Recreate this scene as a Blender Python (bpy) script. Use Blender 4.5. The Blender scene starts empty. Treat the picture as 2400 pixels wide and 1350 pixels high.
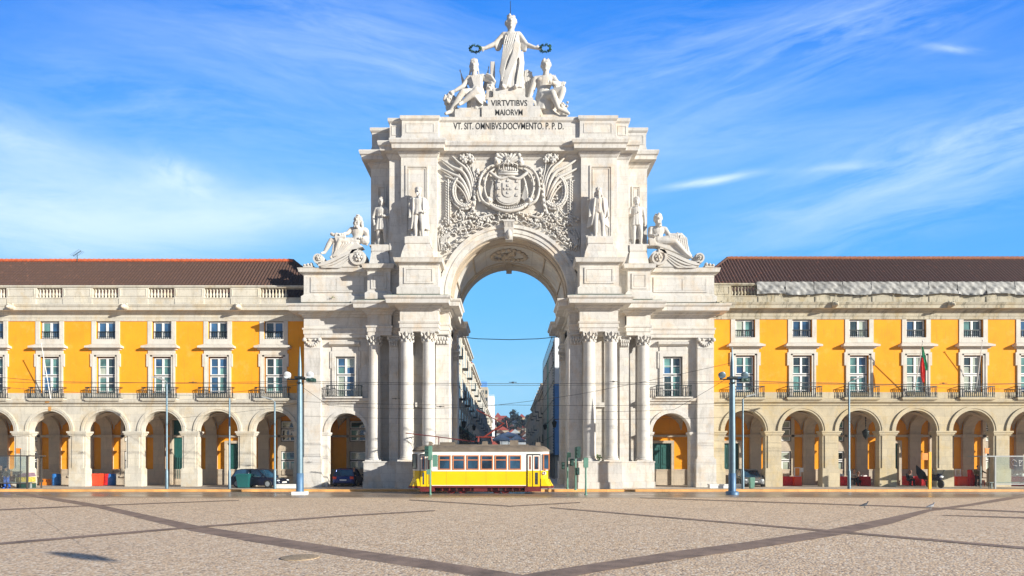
import bpy, math, random
from mathutils import Vector, Matrix, Euler
R = math.radians
random.seed(7)
S = bpy.context.scene
C = S.collection
# ------------------------------------------------------------------ camera
F = 1350.0          # focal length in photo pixels (2400 wide)
PX, PY, EYE = 1193.0, 1080.0, 2.15
cd = bpy.data.cameras.new('camera'); cam = bpy.data.objects.new('camera', cd); C.objects.link(cam)
cam.location = (0, 0, EYE); cam.rotation_euler = (R(90), 0, 0)
cd.sensor_width = 36; cd.lens = 36 * F / 2400
cd.shift_x = (1200 - PX) / 2400; cd.shift_y = (PY - 675) / 2400
cd.clip_start = .1; cd.clip_end = 6000
S.camera = cam
# ------------------------------------------------------------------ light
SUN = Vector((1.6, -1.0, .53)).normalized()
EL = math.asin(SUN.z); AZ = math.atan2(SUN.x, SUN.y)
sl = bpy.data.lights.new('sun', 'SUN'); sl.energy = 5.0; sl.angle = R(.5); sl.color = (1, .95, .85)
so = bpy.data.objects.new('sun', sl); C.objects.link(so)
so.rotation_euler = SUN.to_track_quat('Z', 'Y').to_euler()
S.view_settings.view_transform = 'Standard'; S.view_settings.look = 'None'
S.view_settings.exposure = .77; S.view_settings.gamma = 1
S.render.engine = 'CYCLES'
S.cycles.max_bounces = 6; S.cycles.transparent_max_bounces = 8
# ------------------------------------------------------------------ node helper
class NT:
    def __init__(s, nt): s.nt = nt; s.N = nt.nodes; s.L = nt.links
    def n(s, t, **k):
        x = s.N.new(t)
        for a, b in k.items(): setattr(x, a, b)
        return x
    def put(s, sock, v):
        if v is None: return
        if isinstance(v, bpy.types.NodeSocket): s.L.new(v, sock)
        else:
            if hasattr(sock, 'default_value'):
                d = sock.default_value
                if hasattr(d, '__len__') and len(d) == 4 and hasattr(v, '__len__') and len(v) == 3: v = tuple(v) + (1,)
                sock.default_value = v
    def m(s, op, a, b=None, c=None, clamp=False):
        x = s.n('ShaderNodeMath', operation=op, use_clamp=clamp)
        s.put(x.inputs[0], a); s.put(x.inputs[1], b)
        if c is not None: s.put(x.inputs[2], c)
        return x.outputs[0]
    def mix(s, f, a, b, bt='MIX'):
        x = s.n('ShaderNodeMix', data_type='RGBA', blend_type=bt, clamp_result=False)
        s.put(x.inputs[0], f); s.put(x.inputs[6], a); s.put(x.inputs[7], b)
        return x.outputs[2]
    def noise(s, v, scale, detail=4, rough=.5, dist=0):
        x = s.n('ShaderNodeTexNoise'); s.put(x.inputs['Vector'], v)
        x.inputs['Scale'].default_value = scale; x.inputs['Detail'].default_value = detail
        x.inputs['Roughness'].default_value = rough; x.inputs['Distortion'].default_value = dist
        return x.outputs[0]
    def ramp(s, f, stops, interp='LINEAR'):
        x = s.n('ShaderNodeValToRGB'); e = x.color_ramp.elements; x.color_ramp.interpolation = interp
        while len(e) < len(stops): e.new(.5)
        for q, (p, c) in zip(e, stops):
            q.position = p; q.color = (c, c, c, 1) if not hasattr(c, '__len__') else tuple(c) + (1,)
        s.put(x.inputs[0], f); return x.outputs[0]
    def vec(s, v, op, b):
        x = s.n('ShaderNodeVectorMath', operation=op); s.put(x.inputs[0], v); s.put(x.inputs[1], b); return x.outputs[0]
    def comb(s, a, b, c):
        x = s.n('ShaderNodeCombineXYZ'); s.put(x.inputs[0], a); s.put(x.inputs[1], b); s.put(x.inputs[2], c); return x.outputs[0]
    def sep(s, v):
        x = s.n('ShaderNodeSeparateXYZ'); s.put(x.inputs[0], v); return x.outputs
# ------------------------------------------------------------------ sky
def make_world():
    w = bpy.data.worlds.new('World'); S.world = w; w.use_nodes = True
    T = NT(w.node_tree); T.N.clear()
    sky = T.n('ShaderNodeTexSky', sky_type='NISHITA', sun_disc=False)
    sky.sun_elevation = EL; sky.sun_rotation = AZ; sky.ozone_density = 3; sky.dust_density = .6
    d = T.n('ShaderNodeTexCoord').outputs['Generated']
    x, y, z = T.sep(d)
    ya = T.m('MAXIMUM', T.m('ABSOLUTE', y), .08)
    u = T.m('DIVIDE', x, ya); v = T.m('DIVIDE', z, ya)
    el = T.ramp(T.m('DIVIDE', v, .9), [(0, (.36, .62, .82)), (.12, (.25, .585, .84)), (.30, (.125, .475, .86)), (.55, (.052, .355, .85)), (.8, (.020, .235, .80)), (1, (.012, .18, .74))])
    # variation left / right: the top right is deepest
    el = T.mix(T.m('MULTIPLY', T.m('ADD', u, .2, clamp=True), .22), el, (.010, .185, .78))
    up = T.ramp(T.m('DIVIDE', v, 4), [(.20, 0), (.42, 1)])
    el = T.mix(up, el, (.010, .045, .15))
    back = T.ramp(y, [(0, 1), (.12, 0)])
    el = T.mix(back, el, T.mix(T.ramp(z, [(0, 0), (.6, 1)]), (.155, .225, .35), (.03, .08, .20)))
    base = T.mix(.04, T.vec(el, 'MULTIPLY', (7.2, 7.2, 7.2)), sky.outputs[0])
    uv = T.comb(u, v, 0)
    warp = T.noise(uv, 2.2, 3)
    def streak(px, py, ang, L, W, st, sx, sy, seed, lo=.35, hi=.75, sharp=1.0, det=6):
        cu, cv = (px - PX) / F, (PY - py) / F
        a = R(ang); du = T.m('SUBTRACT', u, cu); dv = T.m('SUBTRACT', v, cv)
        p = T.m('ADD', T.m('MULTIPLY', du, math.cos(a)), T.m('MULTIPLY', dv, math.sin(a)))
        q = T.m('SUBTRACT', T.m('MULTIPLY', dv, math.cos(a)), T.m('MULTIPLY', du, math.sin(a)))
        q = T.m('ADD', q, T.m('MULTIPLY', T.m('SUBTRACT', warp, .5), .06))
        e = T.m('ADD', T.m('POWER', T.m('ABSOLUTE', T.m('DIVIDE', p, L / F)), 2), T.m('POWER', T.m('ABSOLUTE', T.m('DIVIDE', q, W / F)), 2))
        g = T.m('EXPONENT', T.m('MULTIPLY', e, -1))
        nz = T.noise(T.comb(T.m('MULTIPLY', p, sx), T.m('MULTIPLY', q, sy), seed), 1.0, det + 2, .68, .5)
        k = T.ramp(nz, [(lo, 0), (hi, 1)])
        return T.m('MULTIPLY', T.m('MULTIPLY', g, k), st)
    cl = [
        (60, 510, -3, 620, 120, 1.0, 3, 16, 1.1, .05, .62),
        (480, 505, 3, 560, 52, 1.0, 4, 22, 2.3, .05, .6),
        (30, 330, -20, 300, 70, .8, 4, 14, 3.7, .2, .7),
        (330, 240, -8, 420, 110, .35, 3, 16, 4.2, .38, .75),
        (900, 120, -14, 520, 150, .50, 3.2, 18, 5.5, .36, .78),
        (820, 360, -5, 420, 90, .30, 3, 18, 6.1, .38, .8),
        (430, 425, -25, 100, 36, 1.0, 18, 26, 7.9, .25, .60),
        (385, 425, 5, 120, 22, .55, 16, 34, 17.9, .38, .65),
        (2300, 330, 17, 520, 95, .85, 2.6, 17, 8.3, .36, .78),
        (2200, 420, 17, 420, 50, .55, 2.6, 26, 18.3, .34, .78),
        (1980, 90, 22, 420, 90, .60, 3, 26, 9.4, .42, .78),
        (1600, 120, 12, 520, 110, .42, 3, 22, 10.8, .4, .8),
        (2050, 520, 12, 480, 70, .45, 3, 22, 11.2, .38, .8),
        (1665, 423, 7.5, 100, 9, 1.0, 8, 60, 12.6, .12, .55),
        (1980, 397, 5, 110, 9, .5, 8, 60, 13.3, .2, .6),
        (2230, 107, -2, 60, 9, .55, 10, 50, 14.9, .2, .6),
        (1640, 330, 4, 330, 40, .30, 4, 30, 15.3, .35, .75),
        (1850, 500, 3, 130, 12, .35, 8, 40, 16.3, .3, .7),
        (600, 160, -10, 900, 160, .35, 1.6, 7, 21.3, .30, .8),
        (1900, 300, 12, 800, 170, .38, 1.6, 7, 22.3, .30, .8),
        (200, 420, -5, 600, 110, .45, 2.5, 10, 23.3, .3, .75),
        (1190, 900, 2, 220, 70, .25, 4, 14, 19.3, .35, .75),
    ]
    tot = None
    for c in cl:
        s_ = streak(*c)
        tot = s_ if tot is None else T.m('SUBTRACT', 1, T.m('MULTIPLY', T.m('SUBTRACT', 1, tot), T.m('SUBTRACT', 1, s_)))
    tot = T.m('MULTIPLY', tot, T.m('GREATER_THAN', z, 0))
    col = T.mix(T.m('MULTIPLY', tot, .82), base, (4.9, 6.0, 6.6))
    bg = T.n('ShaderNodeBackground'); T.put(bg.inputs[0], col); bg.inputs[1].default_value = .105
    out = T.n('ShaderNodeOutputWorld'); T.L.new(bg.outputs[0], out.inputs[0])
make_world()
# ------------------------------------------------------------------ materials
def newmat(name):
    m = bpy.data.materials.new(name); m.use_nodes = True
    T = NT(m.node_tree); b = T.N['Principled BSDF']
    return m, T, b
def plain(name, col, rough=.6, metal=0, var=.12, scale=3.0, bump=0, spec=None):
    m, T, b = newmat(name)
    pos = T.n('ShaderNodeNewGeometry').outputs['Position']
    nz = T.noise(pos, scale, 5, .6)
    c = T.mix(T.ramp(nz, [(.3, 0), (.7, 1)]), tuple(x * (1 - var) for x in col), tuple(min(1, x * (1 + var)) for x in col))
    T.put(b.inputs['Base Color'], c); b.inputs['Roughness'].default_value = rough; b.inputs['Metallic'].default_value = metal
    if spec is not None: b.inputs['Specular IOR Level'].default_value = spec
    if bump:
        bp = T.n('ShaderNodeBump'); bp.inputs['Strength'].default_value = bump; bp.inputs['Distance'].default_value = .02
        T.put(bp.inputs['Height'], T.noise(pos, scale * 6, 4)); T.L.new(bp.outputs[0], b.inputs['Normal'])
    return m
def stone(name, col=(.66, .64, .60), warm=(.60, .44, .27), dirt=(.20, .18, .14), warm_amt=.45, dirt_amt=.36, bw=1.3, bh=.62, joint=.5, joints=True, pits=.25):
    m, T, b = newmat(name)
    pos = T.n('ShaderNodeNewGeometry').outputs['Position']
    x, y, z = T.sep(pos)
    h = T.m('ADD', x, T.m('MULTIPLY', y, 1.0))
    c = T.mix(T.noise(pos, .9, 5, .65), tuple(a * .78 for a in col), tuple(min(1, a * 1.12) for a in col))
    bumpsrc = T.noise(pos, 9, 5, .7)
    if joints:
        br = T.n('ShaderNodeTexBrick'); br.offset = .5
        T.put(br.inputs['Vector'], T.comb(h, z, 0)); br.inputs['Scale'].default_value = 1
        br.inputs['Brick Width'].default_value = bw; br.inputs['Row Height'].default_value = bh
        br.inputs['Mortar Size'].default_value = .012; br.inputs['Mortar Smooth'].default_value = .6
        br.inputs['Color1'].default_value = (.80, .80, .83, 1); br.inputs['Color2'].default_value = (1.08, 1.04, .97, 1)
        br.inputs['Mortar'].default_value = (.50, .45, .40, 1)
        c = T.mix(joint, c, T.mix(1, c, br.outputs[0], 'MULTIPLY'))
    wm = T.ramp(T.noise(T.comb(T.m('MULTIPLY', h, 1.3), z, 3), .75, 6, .68), [(.50, 0), (.66, 1)])
    c = T.mix(T.m('MULTIPLY', wm, warm_amt), c, warm)
    gr = T.ramp(T.noise(T.comb(T.m('MULTIPLY', h, 2.6), T.m('MULTIPLY', z, .7), 9), 1.3, 7, .72), [(.50, 0), (.68, 1)])
    c = T.mix(T.m('MULTIPLY', gr, dirt_amt), c, dirt)
    wv = T.ramp(T.m('ABSOLUTE', T.m('SUBTRACT', T.noise(T.comb(h, T.m('MULTIPLY', z, 1.4), 1), 1.1, 5, .65, 1.2), .5)), [(.0, 1), (.03, 0)])
    c = T.mix(T.m('MULTIPLY', wv, .20), c, tuple(a * .62 for a in col))
    pt = T.ramp(T.noise(pos, 14, 3, .8), [(.60, 0), (.68, 1)])
    c = T.mix(T.m('MULTIPLY', pt, pits), c, tuple(a * .55 for a in col))
    T.put(b.inputs['Base Color'], c); b.inputs['Roughness'].default_value = .82; b.inputs['Specular IOR Level'].default_value = .25
    bp = T.n('ShaderNodeBump'); bp.inputs['Strength'].default_value = .35; bp.inputs['Distance'].default_value = .03
    T.put(bp.inputs['Height'], bumpsrc); T.L.new(bp.outputs[0], b.inputs['Normal'])
    return m
def plaster(name, col, amt=1.0):
    m, T, b = newmat(name)
    pos = T.n('ShaderNodeNewGeometry').outputs['Position']; x, y, z = T.sep(pos)
    c = T.mix(T.ramp(T.noise(pos, .55, 6, .65), [(.3, 0), (.7, 1)]), tuple(a * .90 for a in col), tuple(min(1, a * 1.08) for a in col))
    pale = T.ramp(T.noise(T.comb(x, z, 2), 1.1, 6, .7), [(.55, 0), (.72, 1)]); c = T.mix(T.m('MULTIPLY', pale, .42 * amt), c, (.88, .47, .12))
    st = T.ramp(T.noise(T.comb(T.m('MULTIPLY', x, 5.5), T.m('MULTIPLY', z, .55), 5), 1.0, 6, .7), [(.54, 0), (.74, 1)]); c = T.mix(T.m('MULTIPLY', st, .46 * amt), c, (.46, .20, .045))
    T.put(b.inputs['Base Color'], c); b.inputs['Roughness'].default_value = .88; b.inputs['Specular IOR Level'].default_value = .2
    bp = T.n('ShaderNodeBump'); bp.inputs['Strength'].default_value = .15; bp.inputs['Distance'].default_value = .02; T.put(bp.inputs['Height'], T.noise(pos, 4, 5)); T.L.new(bp.outputs[0], b.inputs['Normal'])
    return m
def glassy(name, col, rough=.06, metal=.0, var=.5):
    m, T, b = newmat(name)
    pos = T.n('ShaderNodeNewGeometry').outputs['Position']
    nz = T.noise(pos, .8, 2)
    c = T.mix(T.ramp(nz, [(.35, 0), (.65, 1)]), tuple(a * (1 - var) for a in col), tuple(a * (1 + var) for a in col))
    T.put(b.inputs['Base Color'], c); b.inputs['Roughness'].default_value = rough; b.inputs['Metallic'].default_value = metal
    b.inputs['Specular IOR Level'].default_value = .9; b.inputs['IOR'].default_value = 1.7
    bp = T.n('ShaderNodeBump'); bp.inputs['Strength'].default_value = .05; bp.inputs['Distance'].default_value = .05
    T.put(bp.inputs['Height'], T.noise(pos, 1.7, 1)); T.L.new(bp.outputs[0], b.inputs['Normal'])
    return m
def tile_mat(name, a, b_, c_, amt):
    m, T, b = newmat(name)
    pos = T.n('ShaderNodeNewGeometry').outputs['Position']
    c = T.mix(T.noise(pos, 5, 5, .75), a, b_)
    fl = T.ramp(T.noise(pos, 2.2, 6, .8), [(.57, 0), (.66, 1)])
    c = T.mix(T.m('MULTIPLY', fl, amt), c, c_)
    x, y, z = T.sep(pos)
    rows = T.m('FRACT', T.m('MULTIPLY', z, 3.1))
    c = T.mix(T.m('MULTIPLY', T.m('LESS_THAN', rows, .14), .45), c, (.03, .02, .02))
    T.put(b.inputs['Base Color'], c); b.inputs['Roughness'].default_value = .85
    return m
M = dict(
    stone=stone('limestone'), statue=stone('marble_statue', (.58, .56, .525), joints=False, warm_amt=.3, dirt_amt=.22, pits=.1),
    column=stone('column_limestone', (.66, .64, .60), bw=9, bh=1.55, joint=.35, warm_amt=.28, dirt_amt=.22, pits=.5),
    wingstone=stone('cream_limestone', (.62, .585, .50), warm=(.50, .36, .17), warm_amt=.42, dirt_amt=.34, bw=1.1, bh=.58),
    pierstone=stone('sandy_limestone', (.55, .48, .34), warm=(.52, .38, .16), warm_amt=.5, dirt_amt=.30, bw=3, bh=.62),
    dirtystone=stone('weathered_limestone', (.50, .46, .36), warm=(.36, .27, .13), warm_amt=.65, dirt=(.09, .085, .06), dirt_amt=.85, bw=1.4, bh=.8),
    trim=stone('window_limestone', (.65, .615, .55), warm=(.52, .34, .17), warm_amt=.3, dirt_amt=.25, joints=False),
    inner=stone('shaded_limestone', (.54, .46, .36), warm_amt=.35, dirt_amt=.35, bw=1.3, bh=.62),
    yellow=plaster('ochre_plaster', (.86, .345, .018)),
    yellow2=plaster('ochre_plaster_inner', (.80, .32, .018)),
    glassup=glassy('sky_tinted_glass', (.035, .10, .20)), glassmid=glassy('curtain_glass', (.11, .24, .22), .08), glassdark=glassy('dark_glass', (.03, .05, .05)),  # glassup: reflected sky put into the blue base colour
    glasspale=glassy('pale_glass', (.40, .45, .37), .12, var=.25),
    sash=plain('white_sash_paint', (.74, .74, .72), .45, var=.04), darkframe=plain('dark_frame_paint', (.055, .05, .045), .5),
    iron=plain('dark_green_iron', (.018, .028, .03), .5, .3), door=plain('dark_green_door', (.010, .085, .075), .5, var=.2),
    tileL=tile_mat('weathered_roof_tile', (.040, .020, .014), (.125, .066, .046), (.30, .13, .07), .35),
    tileR=tile_mat('dark_red_roof_tile', (.040, .020, .017), (.13, .058, .044), (.30, .10, .06), .5),
    ridge=plain('orange_ridge_tile', (.58, .12, .04), .8, var=.35, scale=6), ridgeR=plain('brown_ridge_tile', (.30, .10, .04), .8, var=.4, scale=6),
    ink=plain('black_lettering', (.03, .03, .03), .7), bronze=plain('green_bronze', (.012, .085, .05), .5, .3),
    lead=plain('grey_green_lead', (.20, .24, .20), .7),
)
# ------------------------------------------------------------------ mesh builder
class MB:
    def __init__(s): s.v = []; s.f = []; s.mi = []; s.sm = []
    def add(s, V, Fs, mi=0, smooth=False):
        o = len(s.v); s.v += [tuple(p) for p in V]
        for q in Fs: s.f.append(tuple(o + i for i in q)); s.mi.append(mi); s.sm.append(smooth)
        return s
    def box(s, x0, x1, y0, y1, z0, z1, mi=0):
        if x0 > x1: x0, x1 = x1, x0
        if y0 > y1: y0, y1 = y1, y0
        if z0 > z1: z0, z1 = z1, z0
        V = [(x, y, z) for z in (z0, z1) for y in (y0, y1) for x in (x0, x1)]
        return s.add(V, [(0, 2, 3, 1), (4, 5, 7, 6), (0, 1, 5, 4), (2, 6, 7, 3), (0, 4, 6, 2), (1, 3, 7, 5)], mi)
    def prism(s, poly, y0, y1, mi=0, axis='y'):
        n = len(poly)
        if axis == 'y': V = [(a, y0, b) for a, b in poly] + [(a, y1, b) for a, b in poly]
        elif axis == 'z': V = [(a, b, y0) for a, b in poly] + [(a, b, y1) for a, b in poly]
        else: V = [(y0, a, b) for a, b in poly] + [(y1, a, b) for a, b in poly]
        Fs = [tuple(range(n)), tuple(range(2 * n - 1, n - 1, -1))] + [(i, i + n, (i + 1) % n + n, (i + 1) % n) for i in range(n)]
        return s.add(V, Fs, mi)
    def loft(s, rings, mi=0, smooth=True, cap=True, closed=True):
        n = len(rings[0]); V = [p for r in rings for p in r]; Fs = []
        for k in range(len(rings) - 1):
            for i in range(n if closed else n - 1):
                j = (i + 1) % n; Fs.append((k * n + i, k * n + j, (k + 1) * n + j, (k + 1) * n + i))
        s.add(V, Fs, mi, smooth)
        if cap and closed:
            s.add(rings[0], [tuple(range(n))], mi, False); s.add(rings[-1], [tuple(range(n - 1, -1, -1))], mi, False)
        return s
    def cone(s, p0, p1, r0, r1=None, n=10, mi=0, smooth=True, cap=True):
        r1 = r0 if r1 is None else r1
        p0, p1 = Vector(p0), Vector(p1); d = (p1 - p0)
        if d.length < 1e-6: return s
        q = d.to_track_quat('Z', 'Y'); rs = []
        for p, r in ((p0, r0), (p1, r1)):
            rs.append([p + q @ Vector((r * math.cos(2 * math.pi * i / n), r * math.sin(2 * math.pi * i / n), 0)) for i in range(n)])
        return s.loft(rs, mi, smooth, cap)
    def tube(s, pts, r, n=6, mi=0, smooth=True, flat=1.0):
        pts = [Vector(p) for p in pts]; rs = []
        for k, p in enumerate(pts):
            d = pts[min(k + 1, len(pts) - 1)] - pts[max(k - 1, 0)]
            q = d.to_track_quat('Z', 'Y'); rr = r(k / (len(pts) - 1)) if callable(r) else r
            rs.append([p + q @ Vector((rr * math.cos(2 * math.pi * i / n), rr * flat * math.sin(2 * math.pi * i / n), 0)) for i in range(n)])
        return s.loft(rs, mi, smooth)
    def lathe(s, prof, cx=0, cy=0, cz=0, n=16, mi=0, smooth=True, a0=0):
        return s.loft([[(cx + r * math.cos(a0 + 2 * math.pi * i / n), cy + r * math.sin(a0 + 2 * math.pi * i / n), cz + z) for i in range(n)] for r, z in prof], mi, smooth)
    def ell(s, c, r, rot=None, n=8, m=5, mi=0):
        c = Vector(c); q = Euler(rot).to_matrix() if rot else Matrix.Identity(3)
        if not hasattr(r, '__len__'): r = (r, r, r)
        rs = []
        for k in range(m + 1):
            t = math.pi * (k / m) ; t = min(max(t, .06), math.pi - .06)
            rs.append([c + q @ Vector((r[0] * math.sin(t) * math.cos(2 * math.pi * i / n), r[1] * math.sin(t) * math.sin(2 * math.pi * i / n), -r[2] * math.cos(t))) for i in range(n)])
        return s.loft(rs, mi, True)
    def sweep(s, path, prof, mi=0, caps=True):
        """moulding: plan path (x, y) with the outside on its right-hand side, profile (outward offset, z)"""
        P = [Vector((a, b)) for a, b in path]; rings = []
        for k, p in enumerate(P):
            ns = []
            for a, b in ((k - 1, k), (k, k + 1)):
                if a >= 0 and b < len(P):
                    d = (P[b] - P[a]).normalized(); ns.append(Vector((d.y, -d.x)))
            if len(ns) == 2:
                mm = ns[0] + ns[1]; mm = mm / max(.2, mm.dot(ns[0]))
            else: mm = ns[0]
            rings.append([(p.x + mm.x * o, p.y + mm.y * o, z) for o, z in prof])
        s.loft(rings, mi, False, caps)
        return s
    def build(s, name, mats, parent=None, loc=None, label=None, cat=None, group=None, kind=None, smooth_angle=None):
        if not isinstance(mats, (list, tuple)): mats = [mats]
        o0 = Vector(parent_world(parent)) if parent else Vector(loc if loc else (0, 0, 0))
        me = bpy.data.meshes.new(name)
        me.from_pydata([(x - o0.x, y - o0.y, z - o0.z) for x, y, z in s.v], [], s.f)
        for mm in mats: me.materials.append(M[mm] if isinstance(mm, str) else mm)
        for p, a, b in zip(me.polygons, s.mi, s.sm): p.material_index = a; p.use_smooth = b
        me.update()
        o = bpy.data.objects.new(name, me); C.objects.link(o)
        if parent: o.parent = parent
        else: o.location = o0
        if parent is not None and loc is not None: pass
        return tag(o, label, cat, group, kind)
def parent_world(p):
    v = Vector(p.location)
    while p.parent: p = p.parent; v += Vector(p.location)
    return v
def tag(o, label=None, cat=None, group=None, kind=None):
    if label: o['label'] = label
    if cat: o['category'] = cat
    if group: o['group'] = group
    if kind: o['kind'] = kind
    return o
def empty(name, loc, label=None, cat=None, group=None, rz=0):
    o = bpy.data.objects.new(name, None); C.objects.link(o); o.location = loc; o.rotation_euler = (0, 0, rz)
    o.empty_display_size = .2
    return tag(o, label, cat, group)
def copy_tree(o, parent=None, loc=None, label=None, group=None, rz=None):
    c = o.copy(); C.objects.link(c)
    if parent is not None: c.parent = parent
    if loc is not None: c.location = loc
    if rz is not None: c.rotation_euler = (0, 0, rz)
    if label: c['label'] = label
    if group: c['group'] = group
    for ch in list(o.children): copy_tree(ch, c)
    return c
def sc(Y): return F / Y
def X_(px, Y): return (px - PX) * Y / F
def Z_(py, Y): return EYE + (PY - py) * Y / F
def G(px, py):
    s_ = (py - PY) / EYE; return ((px - PX) / s_, F / s_)
def archwall(mb, x0, x1, z0, z1, y0, y1, ops, mi=0, mi_in=None, n=24):
    """wall in plane y0 (front) with depth to y1 and round-arched openings (cx, r, zspring)"""
    mi_in = mi if mi_in is None else mi_in
    ops = sorted(ops); xs = x0
    def quad(a, b, c, d, m_): mb.add([a, b, c, d], [(0, 1, 2, 3)], m_)
    for cx, r, zs in ops + [(None, 0, 0)]:
        xe = x1 if cx is None else cx - r
        if xe - xs > 1e-4: mb.box(xs, xe, y0, y1, z0, z1, mi)
        if cx is None: break
        pts = [(cx - r * math.cos(math.pi * k / n), zs + r * math.sin(math.pi * k / n)) for k in range(n + 1)]
        for (ax, az), (bx, bz) in zip(pts, pts[1:]):
            quad((ax, y0, az), (bx, y0, bz), (bx, y0, z1), (ax, y0, z1), mi)
            quad((ax, y1, z1), (bx, y1, z1), (bx, y1, bz), (ax, y1, az), mi)
            quad((ax, y1, az), (bx, y1, bz), (bx, y0, bz), (ax, y0, az), mi_in)
            quad((ax, y0, z1), (bx, y0, z1), (bx, y1, z1), (ax, y1, z1), mi)
        xs = cx + r
    return mb
def ring(mb, cx, cz, r0, r1, y0, y1, a0=0, a1=math.pi, n=32, mi=0):
    """flat arch band between radii r0<r1, in plane x-z, thickness y0..y1"""
    rs = []
    for k in range(n + 1):
        a = a0 + (a1 - a0) * k / n; c, s_ = -math.cos(a), math.sin(a)
        rs.append([(cx + r0 * c, y0, cz + r0 * s_), (cx + r1 * c, y0, cz + r1 * s_), (cx + r1 * c, y1, cz + r1 * s_), (cx + r0 * c, y1, cz + r0 * s_)])
    mb.loft(rs, mi, False); return mb
def rectwall(mb, x0, x1, z0, z1, y0, y1, ops, mi=0):
    xs = sorted({x0, x1} | {o[0] for o in ops} | {o[1] for o in ops}); zs = sorted({z0, z1} | {o[2] for o in ops} | {o[3] for o in ops})
    def hole(i, j):
        if i < 0 or j < 0 or i >= len(xs) - 1 or j >= len(zs) - 1: return True
        a, b = (xs[i] + xs[i + 1]) / 2, (zs[j] + zs[j + 1]) / 2
        return any(o[0] < a < o[1] and o[2] < b < o[3] for o in ops)
    for i in range(len(xs) - 1):
        for j in range(len(zs) - 1):
            if hole(i, j): continue
            a, b, c, d = xs[i], xs[i + 1], zs[j], zs[j + 1]
            mb.add([(a, y0, c), (b, y0, c), (b, y0, d), (a, y0, d)], [(0, 1, 2, 3)], mi)
            mb.add([(a, y1, c), (b, y1, c), (b, y1, d), (a, y1, d)], [(3, 2, 1, 0)], mi)
            if hole(i - 1, j): mb.add([(a, y0, c), (a, y0, d), (a, y1, d), (a, y1, c)], [(0, 1, 2, 3)], mi)
            if hole(i + 1, j): mb.add([(b, y0, c), (b, y0, d), (b, y1, d), (b, y1, c)], [(3, 2, 1, 0)], mi)
            if hole(i, j - 1): mb.add([(a, y0, c), (b, y0, c), (b, y1, c), (a, y1, c)], [(3, 2, 1, 0)], mi)
            if hole(i, j + 1): mb.add([(a, y0, d), (b, y0, d), (b, y1, d), (a, y1, d)], [(0, 1, 2, 3)], mi)
    return mb
def frame(mb, x0, x1, z0, z1, w, y0, y1, mi=0, bottom=True):
    mb.box(x0, x0 + w, y0, y1, z0, z1, mi); mb.box(x1 - w, x1, y0, y1, z0, z1, mi)
    mb.box(x0 + w, x1 - w, y0, y1, z1 - w, z1, mi)
    if bottom: mb.box(x0 + w, x1 - w, y0, y1, z0, z0 + w, mi)
    return mb
# ------------------------------------------------------------------ ground
g = MB(); g.add([(-400, -60, 0), (400, -60, 0), (400, 1200, 0), (-400, 1200, 0)], [(0, 1, 2, 3)])
def plaza_mat():
    m, T, b = newmat('pebbled_plaza')
    pos = T.n('ShaderNodeNewGeometry').outputs['Position']; x, y, z = T.sep(pos)
    big = T.noise(pos, .16, 5, .6)
    c = T.mix(big, (.83, .585, .345), (.96, .715, .455))
    c = T.mix(T.ramp(T.noise(pos, 1.4, 5, .7), [(.35, 0), (.75, 1)]), c, (.74, .52, .32))
    vo = T.n('ShaderNodeTexVoronoi', feature='F1'); T.put(vo.inputs['Vector'], pos); vo.inputs['Scale'].default_value = 19
    peb = T.ramp(vo.outputs['Distance'], [(.25, 0), (.62, 1)])
    vcol = T.sep(vo.outputs['Color'])[0]
    c = T.mix(T.m('MULTIPLY', peb, .40), c, (.26, .18, .13))
    c = T.mix(T.ramp(vcol, [(.62, 0), (.90, .75)]), c, (.95, .84, .68))
    c = T.mix(T.ramp(vcol, [(.06, .85), (.24, 0)]), c, (.24, .17, .14))
    # slab joints, radiating lines of the paving
    for ax, k, off in ((1, 5.4, .3), (-1, 5.4, 2.1)):
        t = T.m('ADD', T.m('MULTIPLY', x, .72 * ax), T.m('ADD', T.m('MULTIPLY', y, .69), T.m('MULTIPLY', T.noise(pos, .8, 3), .25)))
        fr = T.m('ABSOLUTE', T.m('SUBTRACT', T.m('FRACT', T.m('DIVIDE', T.m('ADD', t, off), k)), .5))
        c = T.mix(T.m('MULTIPLY', T.m('LESS_THAN', fr, .0045), .36), c, (.17, .12, .09))
    st = T.ramp(T.noise(T.comb(x, T.m('MULTIPLY', y, 2), 4), .33, 6, .7), [(.55, 0), (.72, 1)])
    c = T.mix(T.m('MULTIPLY', st, .35), c, (.50, .38, .27))
    pa = T.ramp(T.noise(T.comb(T.m('MULTIPLY', x, .5), T.m('MULTIPLY', y, 1.1), 8), .12, 5, .6), [(.50, 0), (.56, 1)]); c = T.mix(T.m('MULTIPLY', pa, .16), c, (.60, .46, .33))
    oil = T.ramp(T.noise(pos, 1.1, 3, .9), [(.66, 0), (.71, 1)]); c = T.mix(T.m('MULTIPLY', oil, .30), c, (.32, .24, .18))
    # damp, swept carriageway by the kerb
    road = T.ramp(T.m('DIVIDE', T.m('ADD', y, T.m('MULTIPLY', T.noise(pos, .25, 4), 2.0)), 100), [(.338, 0), (.352, 1)])
    c = T.mix(road, c, T.mix(T.noise(pos, .7, 4), (.25, .185, .13), (.38, .285, .20)))
    T.put(b.inputs['Base Color'], c)
    T.put(b.inputs['Roughness'], T.mix(road, (.85,) * 3, T.ramp(T.noise(T.comb(x, T.m('MULTIPLY', y, 3), 0), .22, 4), [(.35, .20), (.65, .42)])))
    b.inputs['Specular IOR Level'].default_value = .4
    bp = T.n('ShaderNodeBump'); bp.inputs['Distance'].default_value = .02; T.put(bp.inputs['Strength'], T.m('MULTIPLY', T.m('SUBTRACT', 1, road), .5))
    T.put(bp.inputs['Height'], T.m('SUBTRACT', 1, vo.outputs['Distance'])); T.L.new(bp.outputs[0], b.inputs['Normal'])
    return m
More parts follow.
